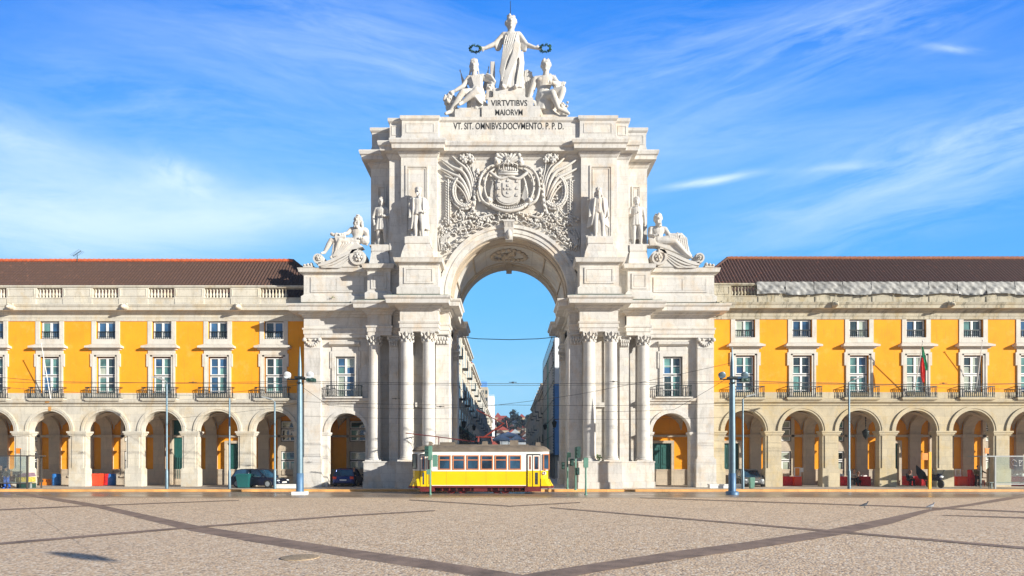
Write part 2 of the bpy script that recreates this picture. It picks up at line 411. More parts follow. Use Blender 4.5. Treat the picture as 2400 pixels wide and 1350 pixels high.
M['plaza'] = plaza_mat()
g.build('plaza_ground', 'plaza', kind='structure')
M['band'] = plain('dark_basalt_band', (.25, .175, .13), .75, var=.4, scale=1.6, bump=.3)
M['kerb'] = plain('orange_sandstone', (.74, .38, .12), .7, var=.28, scale=1.1, bump=.3)
M['walk'] = plain('grey_pavement', (.50, .43, .35), .7, var=.25, scale=1.5, bump=.2)
def band(tops, bots, z):
    mb = MB(); V = [(*G(*p), z) for p in tops] + [(*G(*p), z) for p in reversed(bots)]
    n = len(tops); mb.add(V, [(i, 2 * n - 1 - i, 2 * n - 2 - i, i + 1) for i in range(n - 1)]); return mb
band([(60, 1155), (233, 1183), (467, 1233), (633, 1258), (800, 1284), (1000, 1312), (1190, 1342), (1290, 1358)],
     [(20, 1155), (226, 1190), (445, 1244), (600, 1272), (760, 1297), (960, 1328), (1080, 1345), (1180, 1366)], .004).build('dark_paving_band', 'band', kind='structure')
band([(2360, 1166), (2267, 1182), (2167, 1195), (2067, 1217), (1933, 1243), (1733, 1273), (1600, 1290), (1400, 1320), (1260, 1342), (1180, 1356)],
     [(2400, 1166), (2290, 1184), (2180, 1199), (2090, 1228), (1965, 1255), (1770, 1286), (1640, 1305), (1440, 1335), (1340, 1352), (1240, 1372)], .008).build('dark_paving_band', 'band', kind='structure')
def thin(pts, w):
    return band([(x, y - w[0] / 2 - (w[1] - w[0]) / 2 * i / (len(pts) - 1)) for i, (x, y) in enumerate(pts)],
                [(x, y + w[0] / 2 + (w[1] - w[0]) / 2 * i / (len(pts) - 1)) for i, (x, y) in enumerate(pts)], .012)
for p, w in (([(-60, 1281), (0, 1275), (420, 1239), (800, 1210), (1020, 1197)], (6, 2.2)), ([(1290, 1190), (1600, 1216), (1930, 1244), (2400, 1285), (2460, 1291)], (2, 6)),
             ([(-60, 1198), (200, 1186), (560, 1173)], (3, 1.5)), ([(1500, 1167), (1650, 1172), (2100, 1187), (2460, 1203)], (1.5, 3)), ([(2210, 1208), (2460, 1216)], (1.2, 3.5)),  # last run here is one thin dark line, wider to the right
             ([(960, 1172), (1190, 1186)], (2, 2)), ([(1190, 1187), (1360, 1178)], (2, 2))):
    thin(p, w).build('paving_line', 'band', kind='structure')
# manhole cover
mx, my = G(703, 1307); mh = MB(); mh.lathe([(.02, .0), (.42, .0), (.42, .012), (.40, .016), (.02, .016)], mx, my, 0, 28)
mh.build('manhole_cover', plain('rusty_iron_cover', (.40, .30, .19), .7, .1, var=.6, scale=22), loc=(mx, my, 0), label='round rusty manhole cover set in the pebbled plaza', cat='manhole cover')
# tram rails
rl = MB()
for yy in (37.55, 38.99): rl.box(-90, 90, yy, yy + .07, 0, .012)
rl.build('tram_track', plain('steel_rail', (.35, .33, .32), .3, .8), kind='structure')
# kerb and pavement
KY = 40.2
kb = MB(); x = -70.0; random.seed(3)
while x < 70:
    L = random.uniform(1.6, 2.6); kb.box(x, x + L - .012, KY, KY + .5, -.02, .15 + random.uniform(-.003, .003)); x += L
kb.build('kerb', 'kerb', kind='structure')
pv = MB(); pv.box(-70, 70, KY + .49, 56, -.02, .146); pv.box(-12, 12, 56, 420, -.02, .14)
pv.build('pavement', 'walk', kind='structure')
# ------------------------------------------------------------------ triumphal arch
ARCH = empty('triumphal_arch', (0, 45, .15), 'tall white limestone triumphal arch with columns and a carved coat of arms above', 'arch')
def mir(path, s):
    return path if s < 0 else [(-a, b) for a, b in reversed(path)]
Z0, ZT = .15, 13.82
ENT = [(-.3, 11.5), (.0, 11.5), (.0, 11.74), (.05, 11.76), (.05, 12.05), (.10, 12.08), (.13, 12.2), (.02, 12.24), (.02, 13.0), (.10, 13.04), (.14, 13.16), (.30, 13.2), (.34, 13.32), (.84, 13.34), (.88, 13.62), (.96, 13.68), (1.0, 13.80), (.98, 13.84), (-.3, 13.92)]
ENTP = [(-15.54, 45.6), (-15.54, 43.7), (-10.52, 43.7), (-10.52, 42.9), (-8.77, 42.9), (-8.77, 43.3), (-7.86, 43.3), (-7.86, 41.6), (-5.12, 41.6), (-5.12, 42.4), (-4.46, 42.4), (-4.46, 43.9), (-4.8, 43.9), (-4.8, 49.3), (-4.46, 49.3), (-4.46, 51.0), (-8.2, 51.0)]
PED = [(-.2, 14.2), (.16, 14.2), (.16, 14.66), (.06, 14.74), (0, 14.84), (0, 16.28), (.06, 16.34), (.10, 16.42), (.30, 16.46), (.34, 16.64), (.38, 16.76), (-.2, 16.80)]
PEDP = [(-15.64, 45.2), (-15.64, 43.9), (-10.57, 43.9), (-10.57, 43.0), (-8.86, 43.0), (-8.86, 43.45), (-7.95, 43.45), (-7.95, 41.7), (-5.12, 41.7), (-5.12, 43.35)]
AT = [(-.2, 24.7), (.0, 24.78), (.06, 24.85), (.14, 24.98), (.22, 25.04), (.22, 25.16), (.58, 25.20), (.60, 25.48), (.70, 25.55), (.76, 25.76), (.74, 25.86), (-.2, 25.95)]
ATP = [(-10.69, 50.6), (-10.69, 44.6), (-9.0, 44.6), (-9.0, 43.35), (-8.06, 43.35), (-8.06, 43.0), (-5.38, 43.0), (-5.38, 43.4), (0, 43.4)]
PAR = [(-.2, 25.9), (.04, 25.9), (.04, 26.42), (.0, 26.46), (0, 27.6), (.05, 27.64), (.12, 27.72), (.14, 27.90), (.10, 27.96), (-.2, 28.0)]
PARP = [(-10.64, 50.5), (-10.64, 44.7), (-9.0, 44.7), (-9.0, 43.45), (-8.02, 43.45), (-8.02, 43.12), (-5.3, 43.12), (-5.3, 43.32), (0, 43.32)]
par, att, cor, lead = MB(), MB(), MB(), MB()
CZ, RI, RO = 14.6, 4.42, 5.25
def hpanel(mb, s, x0, x1, y, z0, z1, w=.12, d=.05):
    a, b = sorted((s * x0, s * x1)); frame(mb, a, b, z0, z1, w, y - d, y + .02)
for s in (-1, 1):
    ent, wall, sidebay = MB(), MB(), MB()
    ent.sweep(mir(ENTP, s), ENT)
    par_ = MB()
    att.sweep(mir(PEDP, s), PED)
    cor.sweep(mir(ATP, s), AT); par.sweep(mir(PARP, s), PAR)
    q = lambda xa, xb: tuple(sorted((s * xa, s * xb)))
    def bx(mb, xa, xb, y0, y1, z0, z1): a, b = q(xa, xb); mb.box(a, b, y0, y1, z0, z1)
    # solids behind the entablature
    for xa, xb, ya in ((15.5, 10.5, 43.75), (10.5, 8.75, 42.95), (8.75, 7.85, 43.35), (7.85, 5.15, 41.65), (5.15, 4.78, 42.45)):
        bx(ent, xa, xb, ya, 50.9 if xb < 8 else 46, 11.52, 13.86)
    bx(ent, 4.79, 4.5, 42.45, 43.85, 11.52, 13.86); bx(ent, 4.79, 4.5, 49.35, 50.9, 11.52, 13.86)
    # blocks behind pedestal zone
    for xa, xb, ya in ((15.6, 10.5, 43.95), (10.55, 8.9, 43.05), (8.9, 7.9, 43.5), (7.9, 5.24, 41.75)):
        bx(att, xa, xb, ya, 50.9 if xb < 8 else 47, 13.86, 16.74)
    for z0_, z1_, xa, xb, y in ((14.98, 16.14, 7.6, 5.45, 41.7), (14.98, 16.14, 10.3, 9.15, 43.0), (14.98, 16.14, 15.1, 11.0, 43.9)):
        hpanel(att, s, xa, xb, y, z0_, z1_, .14, .06)
    for (xa, xb, y, z0_, z1_) in ((15.0, 13.2, 43.85, 15.14, 16.0), (13.15, 11.12, 43.86, 15.14, 16.0)):
        bx(att, xa, xb, y, 43.92, z0_, z1_)
    bx(att, 7.42, 5.63, 41.67, 41.72, 15.14, 15.98); bx(att, 10.12, 9.33, 42.96, 43.02, 15.14, 15.98)
    # attic walls
    bx(wall, 10.69, 9.0, 44.6, 50.6, 16.7, 25.9); bx(wall, 9.0, 8.06, 43.35, 50.6, 16.7, 25.9)
    bx(wall, 8.06, 5.38, 43.0, 50.6, 16.7, 25.9)
    bx(par, 10.6, 9.0, 44.75, 50.3, 25.9, 27.9); bx(par, 9.0, 8.0, 43.5, 50.3, 25.9, 27.9); bx(par, 8.0, 5.28, 43.15, 50.3, 25.9, 27.9); bx(par, 5.28, 0, 43.37, 50.3, 25.9, 27.9)
    # recessed frames behind the statues
    a, b = q(7.72, 6.02); frame(wall, a, b, 18.6, 24.2, .13, 42.93, 43.05); frame(wall, a + .2, b - .2, 18.8, 24.0, .06, 42.96, 43.05)
    a, b = q(10.18, 9.50); frame(wall, a, b, 18.8, 23.4, .10, 44.53, 44.64); frame(wall, a + .14, b - .14, 18.9, 23.26, .05, 44.56, 44.64)
    hpanel(par, s, 7.7, 5.6, 43.12, 26.7, 27.42, .05, .025); hpanel(par, s, 8.85, 8.2, 43.45, 26.7, 27.42, .05, .025); hpanel(par, s, 10.45, 9.2, 44.7, 26.7, 27.42, .05, .025)
    # lead flashing on cornices
    a, b = q(8.7, 4.3); lead.box(a, b, 40.8, 41.9, 13.89, 13.93); a, b = q(16.2, 11.2); lead.box(a, b, 43.0, 43.9, 13.89, 13.93); a, b = q(11.2, 8.9); lead.box(a, b, 42.1, 43.0, 13.89, 13.93)
    # statue plinths on the pedestals
    for xc, w0, w1, yc, d0, d1 in ((6.64, 1.18, .92, 42.25, .42, .40), (9.71, .76, .64, 43.75, .42, .38)):
        V = []
        for z, w, d in ((16.75, w0, d0 + .1), (16.95, w0, d0 + .1), (17.35, w0 * .93, d0), (17.8, w1, d1)):
            V.append([(s * xc - w, yc - d - .1, z), (s * xc + w, yc - d - .1, z), (s * xc + w, yc + .75, z), (s * xc - w, yc + .75, z)])
        att.loft(V, 0, False); att.box(s * xc - w1 + .03, s * xc + w1 - .03, yc - d1 - .06, yc + .7, 17.8, 17.92); att.box(s * xc - w1, s * xc + w1, yc - d1 - .1, yc + .7, 17.92, 18.4)
    # central block wall behind columns, passage walls
    bx(wall, 8.36, 7.2, 43.5, 50.9, Z0, 11.55); bx(wall, 7.2, 6.2, 43.62, 50.9, Z0, 11.55); bx(wall, 6.2, 4.8, 43.5, 50.9, Z0, 11.55)
    bx(wall, 8.1, 5.2, 43.4, 43.52, 6.2, 6.55)
    bx(wall, 4.81, 4.42, 42.45, 43.85, 2.1, 11.55); bx(wall, 4.81, 4.42, 49.35, 50.9, 2.1, 11.55)
    bx(wall, 5.4, 4.81, 42.45, 43.5, 2.1, 11.55)
    bx(wall, 10.5, 8.36, 44.4, 46, Z0, 11.55); bx(wall, 9.02, 8.33, 43.35, 44.4, 2.1, 11.0)
    # pedestals (socles)
    for xa, xb, ya, yb in ((8.1, 4.98, 41.25, 43.5), (4.98, 4.3, 42.0, 44.0), (10.75, 8.1, 42.55, 44.4), (4.85, 4.3, 49.2, 51.0)):
        bx(wall, xa, xb, ya, yb, Z0, 2.02); bx(wall, xa + .04, xb - .04, ya - .05, yb, 2.02, 2.12); bx(wall, xa + .05, xb - .05, ya - .07, yb, Z0, .62)
    bx(wall, 15.64, 14.14, 43.45, 44, Z0, 2.0); bx(wall, 15.68, 14.10, 43.40, 44, Z0, .5); bx(wall, 15.62, 14.14, 43.42, 44, 2.0, 2.3); bx(wall, 15.54, 14.22, 43.5, 44, 2.3, 2.42)
    bx(wall, 15.5, 14.26, 43.58, 43.97, 2.4, 11.5)
    # side bay wall with arch and balcony window
    a, b = q(15.54, 10.45)
    archwall(sidebay, a, b, Z0, 6.55, 43.95, 44.6, [(s * 12.38, 1.45, 4.33)], 0)
    rectwall(sidebay, a, b, 6.55, 11.52, 43.95, 44.45, [(s * 12.48 - .74, s * 12.48 + .74, 7.0, 10.1)])
    ring(sidebay, s * 12.38, 4.33, 1.45, 1.72, 43.86, 43.96); sidebay.box(s * 12.38 - 1.50, s * 12.38 + 1.50, 43.85, 44, 6.50, 6.55)
    for e in (-1, 1):
        cx = s * 12.38 + e * 1.68
        sidebay.box(cx - .24, cx + .24, 43.86, 44.62, Z0, 4.1); sidebay.box(cx - .30, cx + .30, 43.80, 44.66, 4.1, 4.2); sidebay.box(cx - .34, cx + .34, 43.76, 44.7, 4.2, 4.34)
    a2, b2 = q(14.26, 10.45); sidebay.sweep([(a2, 43.95), (b2, 43.95)], [(-.05, 6.5), (.1, 6.5), (.14, 6.66), (.30, 6.7), (.34, 6.9), (-.05, 6.98)])
    # door surround
    c = s * 12.48
    frame(sidebay, c - 1.0, c + 1.0, 6.98, 10.36, .26, 43.85, 43.97, 0, False); frame(sidebay, c - 1.14, c + 1.14, 9.2, 10.5, .14, 43.88, 43.96, 0, False)
    sidebay.box(c - 1.0, c + 1.0, 43.88, 43.96, 10.5, 10.85); sidebay.sweep([(c - 1.14, 43.95), (c + 1.14, 43.95)], [(-.02, 10.85), (.1, 10.88), (.36, 10.98), (.40, 11.12), (.1, 11.26), (-.02, 11.26)])
    ent.build('entablature', 'stone', ARCH); wall.build('pier_wall', 'stone', ARCH); sidebay.build('side_bay_wall', 'stone', ARCH)
for y0_, y1_, r0, r1 in ((43.22, 43.42, RI + .0, RO - .25), (43.12, 43.42, RO - .25, RO), (43.17, 43.42, RI + .22, RI + .40)):
    ring(att, 0, CZ, r0, r1, y0_, y1_)
arc = MB(); archwall(arc, -5.38, 5.38, CZ, 25.9, 43.4, 50.6, [(0, RI, CZ)], 0, 0, 40)
for s in (-1, 1):
    arc.box(s * 5.4, s * RI, 43.4, 50.6, 13.86, CZ)
    arc.box(s * RO, s * RI, 43.2, 43.42, 13.9, CZ)
arc.build('arch_wall', 'stone', ARCH)
# barrel vault ribs and rosette
vt = MB()
for y0_, y1_, d in ((43.6, 44.3, .10), (44.32, 44.6, .18), (49.4, 50.6, .16), (45.0, 45.12, .06), (48.9, 49.02, .06)):
    ring(vt, 0, CZ, RI - d, RI + .02, y0_, y1_, n=40)
for a in (22, 50, 130, 158):
    c_, s_ = math.cos(R(a)), math.sin(R(a))
    vt.tube([(c_ * (RI - .04), 45.1, CZ + s_ * (RI - .04)), (c_ * (RI - .04), 48.9, CZ + s_ * (RI - .04))], .07, 4)
for k in range(20):
    a = 2 * math.pi * k / 20; r = 1.15
    xx = r * 1.2 * math.cos(a); vt.ell((xx, 47 + r * math.sin(a), CZ + math.sqrt(RI ** 2 - xx * xx) - .1), (.2, .2, .12))
for k in range(26):
    a = random.random() * 6.28; r = random.random() * .95; xx = r * 1.2 * math.cos(a)
    vt.ell((xx, 47 + r * math.sin(a), CZ + math.sqrt(RI ** 2 - xx * xx) - .14), (.18, .16, .16))
vt.build('vault', 'inner', ARCH)
ks = MB()
ks.loft([[(-.26, 42.95, CZ + 4.05), (.26, 42.95, CZ + 4.05), (.26, 43.5, CZ + 4.05), (-.26, 43.5, CZ + 4.05)], [(-.40, 42.75, CZ + 5.3), (.40, 42.75, CZ + 5.3), (.40, 43.5, CZ + 5.3), (-.40, 43.5, CZ + 5.3)]], 0, False)
ks.box(-.42, .42, 42.7, 43.4, CZ + 5.3, CZ + 5.45)
for k in range(7): ks.cone((-.3 + .1 * k, 42.82, CZ + 4.95), (-.33 + .11 * k, 42.74, CZ + 5.26), .04, .05, 5)
ks.ell((0, 42.9, CZ + 4.45), (.22, .2, .35))
kk = MB(); kk.box(-.24, .24, 49.2, 50.7, CZ + 4.0, CZ + 4.5); kk.build('keystone', 'inner', ARCH)
ks.build('keystone', 'statue', ARCH)
cor.build('attic_cornice', 'stone', ARCH); att.build('pedestal_course', 'stone', ARCH)
par.build('parapet', 'stone', ARCH); lead.build('lead_flashing', 'lead', ARCH)
# columns, one mesh of each part, then copies
def capital_mesh(mb, r, h, z, sq=False):
    """composite capital: bell, two leaf rows, volutes, abacus"""
    mb.lathe([(r * .9, 0), (r * .95, h * .04), (r * .86, h * .08), (r * .88, h * .5), (r * 1.15, h * .8), (r * 1.2, h * .86)], 0, 0, z, 14)
    for row, (n, zz, rr, sz) in enumerate(((8, .22, 1.02, .19), (8, .48, 1.10, .20), (12, .70, 1.14, .12))):
        for k in range(n):
            a = 2 * math.pi * (k + .5 * row) / n
            mb.ell((math.cos(a) * r * rr, math.sin(a) * r * rr, z + h * zz), (r * sz * 1.1, r * sz * 1.1, h * .16), (0, 0, a), 6, 4)
            mb.ell((math.cos(a) * r * (rr + .14), math.sin(a) * r * (rr + .14), z + h * (zz + .13)), (r * .14, r * .14, h * .06), None, 6, 4)
    for k in range(4):
        a = math.pi / 4 + k * math.pi / 2
        mb.ell((math.cos(a) * r * 1.42, math.sin(a) * r * 1.42, z + h * .76), (r * .26, r * .12, h * .19), (0, 0, a), 8, 5)
        mb.ell((math.cos(a + math.pi / 4) * r * 1.18, math.sin(a + math.pi / 4) * r * 1.18, z + h * .92), r * .15, None, 6, 4)
    ab = r * 1.28
    pts = []
    for k in range(4):
        a = math.pi / 4 + k * math.pi / 2; b2 = a + math.pi / 4
        pts += [(math.cos(a) * ab * 1.30, math.sin(a) * ab * 1.30), (math.cos(b2) * ab * .86, math.sin(b2) * ab * .86)]
    mb.prism(pts, z + h * .88, z + h, axis='z')
col_root = empty('column', (0, 0, 0)); col_root.parent = ARCH
def setloc(o, x, y, z): o.location = (x - 0, y - 45, z - .15)
sh = MB(); sh.lathe([(.478, 0), (.478, .04), (.47, .3), (.472, 2.5), (.455, 5), (.425, 8.25), (.42, 8.3), (.45, 8.34), (.45, 8.40), (.42, 8.42)], 0, 0, 2.46, 24)
ba = MB(); ba.box(-.60, .60, -.60, .60, 2.1, 2.22); ba.lathe([(.58, 0), (.60, .05), (.56, .10), (.51, .12), (.50, .17), (.53, .20), (.53, .24), (.49, .26)], 0, 0, 2.22, 24)
cp = MB(); capital_mesh(cp, .44, .78, 10.72)
colm = bpy.data.objects
def mk(mb, name, mat):
    me_o = mb.build(name, mat); return me_o
for x, y in ((-7.45, 42.1), (-5.86, 42.1), (-10.11, 43.4), (7.45, 42.1), (5.86, 42.1), (10.11, 43.4)):
    if x == -7.45:
        c0 = col_root; setloc(c0, x, y, 0)
        shaft = sh.build('shaft', 'column'); base = ba.build('column_base', 'stone'); capo = cp.build('capital', 'statue')
        for o in (shaft, base, capo): o.parent = c0
    else:
        c1 = copy_tree(c0); setloc(c1, x, y, 0)
# pilaster capitals
def pilcap(xc, hw, y, z0, z1, hd=.15):
    h = z1 - z0; mb = MB()
    mb.box(xc - hw, xc + hw, y - .04, y + .3, z0, z1)
    for row, zz in enumerate((.2, .5)):
        n = 4
        for k in range(n + row):
            t = (k + .5) / (n + row) * 2 - 1; mb.ell((xc + t * hw * (.95 + .1 * row), y - .08 - .04 * row, z0 + h * zz), (hw * .24, .09, h * .2), None, 6, 4)
    for e in (-1, 1): mb.ell((xc + e * hw * 1.1, y - .12, z0 + h * .78), (hw * .32, .1, h * .17), None, 8, 5)
    mb.box(xc - hw * 1.3, xc + hw * 1.3, y - .2, y + .3, z0 + h * .88, z1); mb.build('pilaster_capital', 'statue', ARCH)
for s in (-1, 1):
    pilcap(s * 4.92, .46, 42.42, 10.72, 11.5); pilcap(s * 8.68, .34, 43.32, 10.72, 11.5)
    pilcap(s * 4.6, .3, 49.3, 10.72, 11.5)
    pc = MB()
    for k in range(7):   # swag capital of the corner pilaster
        t = k / 3 - 1; pc.ell((s * 14.88 + t * .42, 43.5, 10.98 + .26 * t * t - .12), (.09, .08, .11), None, 6, 4)
    for e in (-1, 1):
        pc.ell((s * 14.88 + e * .56, 43.48, 11.28), (.17, .12, .15), None, 8, 5); pc.ell((s * 14.88 + e * .24, 43.5, 11.3), (.12, .1, .09), None, 6, 4)
    pc.box(s * 14.88 - .62, s * 14.88 + .62, 43.5, 43.6, 11.42, 11.5); pc.box(s * 14.88 - .60, s * 14.88 + .60, 43.54, 43.6, 10.62, 10.68)
    pc.build('pilaster_capital', 'statue', ARCH)
# crown group base with inscription
cb = MB()
cb.box(X_(1129, 44.2), X_(1266, 44.2), 44.2, 46.4, 27.95, 29.38); cb.box(X_(1143, 44.2), X_(1250, 44.2), 44.22, 46.3, 29.38, 30.05)
cb.box(X_(1156, 44.3), X_(1231, 44.3), 44.35, 46.2, 30.05, 30.85); cb.box(X_(1154, 44.3), X_(1233, 44.3), 44.33, 46.2, 30.05, 30.17)
cb.box(X_(1066, 44.3), X_(1126, 44.3), 44.3, 46.5, 27.95, 29.2); cb.box(X_(1268, 44.3), X_(1330, 44.3), 44.5, 46.3, 27.95, 28.9)
cb.build('crown_base', 'stone', ARCH)
def lettering(txt, name, px0, px1, py0, py1, Y, parent=ARCH, mat='ink', depth=.01):
    cu = bpy.data.curves.new(name, 'FONT'); cu.body = txt; cu.extrude = .02; cu.offset = .010; cu.size = 1; cu.resolution_u = 3
    o = bpy.data.objects.new(name, cu); C.objects.link(o); bpy.context.view_layer.update()
    me = bpy.data.meshes.new_from_object(o.evaluated_get(bpy.context.evaluated_depsgraph_get()))
    C.objects.unlink(o); bpy.data.objects.remove(o)
    xs = [v.co.x for v in me.vertices]; ys = [v.co.y for v in me.vertices]
    W0, W1, H0, H1 = min(xs), max(xs), min(ys), max(ys)
    ax, bx_ = X_(px0, Y), X_(px1, Y); az, bz = Z_(py1, Y), Z_(py0, Y); pw = parent_world(parent)
    for v in me.vertices:
        x, y, z = v.co
        v.co = (ax + (x - W0) / (W1 - W0) * (bx_ - ax) - pw.x, Y - depth - z * .3 - pw.y, az + (y - H0) / (H1 - H0) * (bz - az) - pw.z)
    me.materials.clear(); me.materials.append(M[mat]); o = bpy.data.objects.new(name, me); C.objects.link(o); o.parent = parent
    return o
lettering('VT. SIT. OMNIBVS.DOCVMENTO. P. P. D.', 'inscription', 1063, 1321, 287.5, 303.5, 43.32)
lettering('VIRTVTIBVS', 'inscription', 1151, 1236, 234.5, 249.5, 44.22); lettering('MAIORVM', 'inscription', 1161, 1225, 256.5, 270.5, 44.2)
# volute scrolls under the reclining figures
def volute(mb, c, r, y0, y1, turns=1.6, w=.26, flip=1, a0=0):
    pts = []
    n = 34
    for k in range(n + 1):
        t = k / n; a = a0 + flip * t * turns * 2 * math.pi; rr = r * (1 - .78 * t)
        pts.append((c[0] + rr * math.cos(a), c[1] + rr * math.sin(a), w * r * (1 - .6 * t)))
    rs = []
    for k, (px_, pz_, ww) in enumerate(pts):
        p2 = pts[min(k + 1, n)]; p1 = pts[max(k - 1, 0)]; d = Vector((p2[0] - p1[0], p2[1] - p1[1])).normalized(); nn = Vector((-d.y, d.x)) * ww / 2
        rs.append([(px_ + nn.x, y0, pz_ + nn.y), (px_ - nn.x, y0, pz_ - nn.y), (px_ - nn.x, y1, pz_ - nn.y), (px_ + nn.x, y1, pz_ + nn.y)])
    mb.loft(rs, 0, False)
    mb.lathe([(0.02, 0), (r * .85, 0), (r * .85, .01)], 0, 0, 0, 2) if False else None
def scroll(s, big, small, cz_big, cz_small, rb, rsm):
    mb = MB(); y0, y1 = 43.35, 44.5
    volute(mb, (big, cz_big), rb, y0, y1, 1.5, .30, -s if False else (1 if s < 0 else -1), R(100) if s < 0 else R(80))
    volute(mb, (small, cz_small), rsm, y0, y1, 1.4, .34, (-1 if s < 0 else 1), R(-60) if s < 0 else R(240))
    for c_, z_, r_ in ((big, cz_big, rb * .86), (small, cz_small, rsm * .86)):
        mb.loft([[(c_ + r_ * math.cos(2 * math.pi * k / 24), yy, z_ + r_ * math.sin(2 * math.pi * k / 24)) for k in range(24)] for yy in (y0 + .1, y1 - .05)], 0, False)
        for k in range(6): mb.ell((c_ + r_ * .38 * math.cos(k), y0 + .02, z_ + r_ * .38 * math.sin(k)), (r_ * .2, .1, r_ * .2), None, 6, 4)
        mb.ell((c_, y0, z_), (r_ * .25, .16, r_ * .25), None, 8, 5)
    # S band between the two volutes, rising to the big one
    n = 22
    for off, wd, yy in ((0, .26, y0), (-.34, .14, y0 + .04), (-.60, .12, y0 + .06), (-.84, .12, y0 + .08)):
        rs = []
        for k in range(n + 1):
            t = k / n; x = small + (big - small) * t; e = t * t * (3 - 2 * t)
            z = (cz_small - rsm * .9) * (1 - e) + (cz_big + rb * .95) * e + off * math.sin(math.pi * min(1, t * 1.05)) ** .8
            z = max(z, 16.82)
            rs.append([(x, yy, z - wd), (x, yy, z), (x, y1, z), (x, y1, z - wd)])
        mb.loft(rs, 0, False)
    rs = []
    for k in range(n + 1):
        t = k / n; x = small + (big - small) * t; e = t * t * (3 - 2 * t); z = (cz_small - rsm * .9) * (1 - e) + (cz_big + rb * .6) * e
        rs.append([(x, y0 + .14, 16.8), (x, y0 + .14, max(16.84, z - .05)), (x, y1 - .05, max(16.84, z - .05)), (x, y1 - .05, 16.8)])
    mb.loft(rs, 0, False)
    xe = small + s * (rsm + .1); mb.box(min(xe, xe + s * .7), max(xe, xe + s * .7), y0 + .2, y1, 16.8, 17.0)
    for k in range(3): mb.ell((xe + s * (.1 + .25 * k), y0 + .3, 17.02 - .03 * k), (.14, .2, .16 - .03 * k), None, 6, 4)
    mb.build('volute_scroll', 'statue', ARCH)
scroll(-1, X_(840, 43.4), X_(746, 43.4), Z_(603, 43.4), Z_(604.5, 43.4), .66, .40)
scroll(1, X_(1543, 43.4), X_(1639, 43.4), Z_(603, 43.4), Z_(603, 43.4), .66, .40)
# ------------------------------------------------------------------ carved relief over the arch
RY = 43.4
def P3(px, py, d=0): return (X_(px, RY), RY - d, Z_(py, RY))
rf = MB(); rnd = random.Random(11)
def curve(pts, n=14):
    """Catmull-Rom through pixel points (px, py, depth)"""
    pts = [Vector(p) for p in pts]; pts = [pts[0] * 2 - pts[1]] + pts + [pts[-1] * 2 - pts[-2]]; out = []
    for i in range(1, len(pts) - 2):
        a, b, c, d = pts[i - 1:i + 3]
        for k in range(n): t = k / n; out.append(.5 * ((2 * b) + (c - a) * t + (2 * a - 5 * b + 4 * c - d) * t * t + (3 * b - a - 3 * c + d) * t ** 3))
    out.append(pts[-2]); return out
def rt(pts, r, s, n=6, flat=1.0, seg=8, mb=None):
    q = [P3(PX + s * (p.x - PX) * -1 if s > 0 else p.x, p.y, p.z) for p in curve(pts, seg)]
    (mb or rf).tube(q, r, n, 0, True, flat)
def blob(px, py, d, r, s, rot=None, mb=None, n=6, m=4):
    x, y, z = P3(2 * PX - px if s > 0 else px, py, d); (mb or rf).ell((x, y, z), r, rot, n, m)
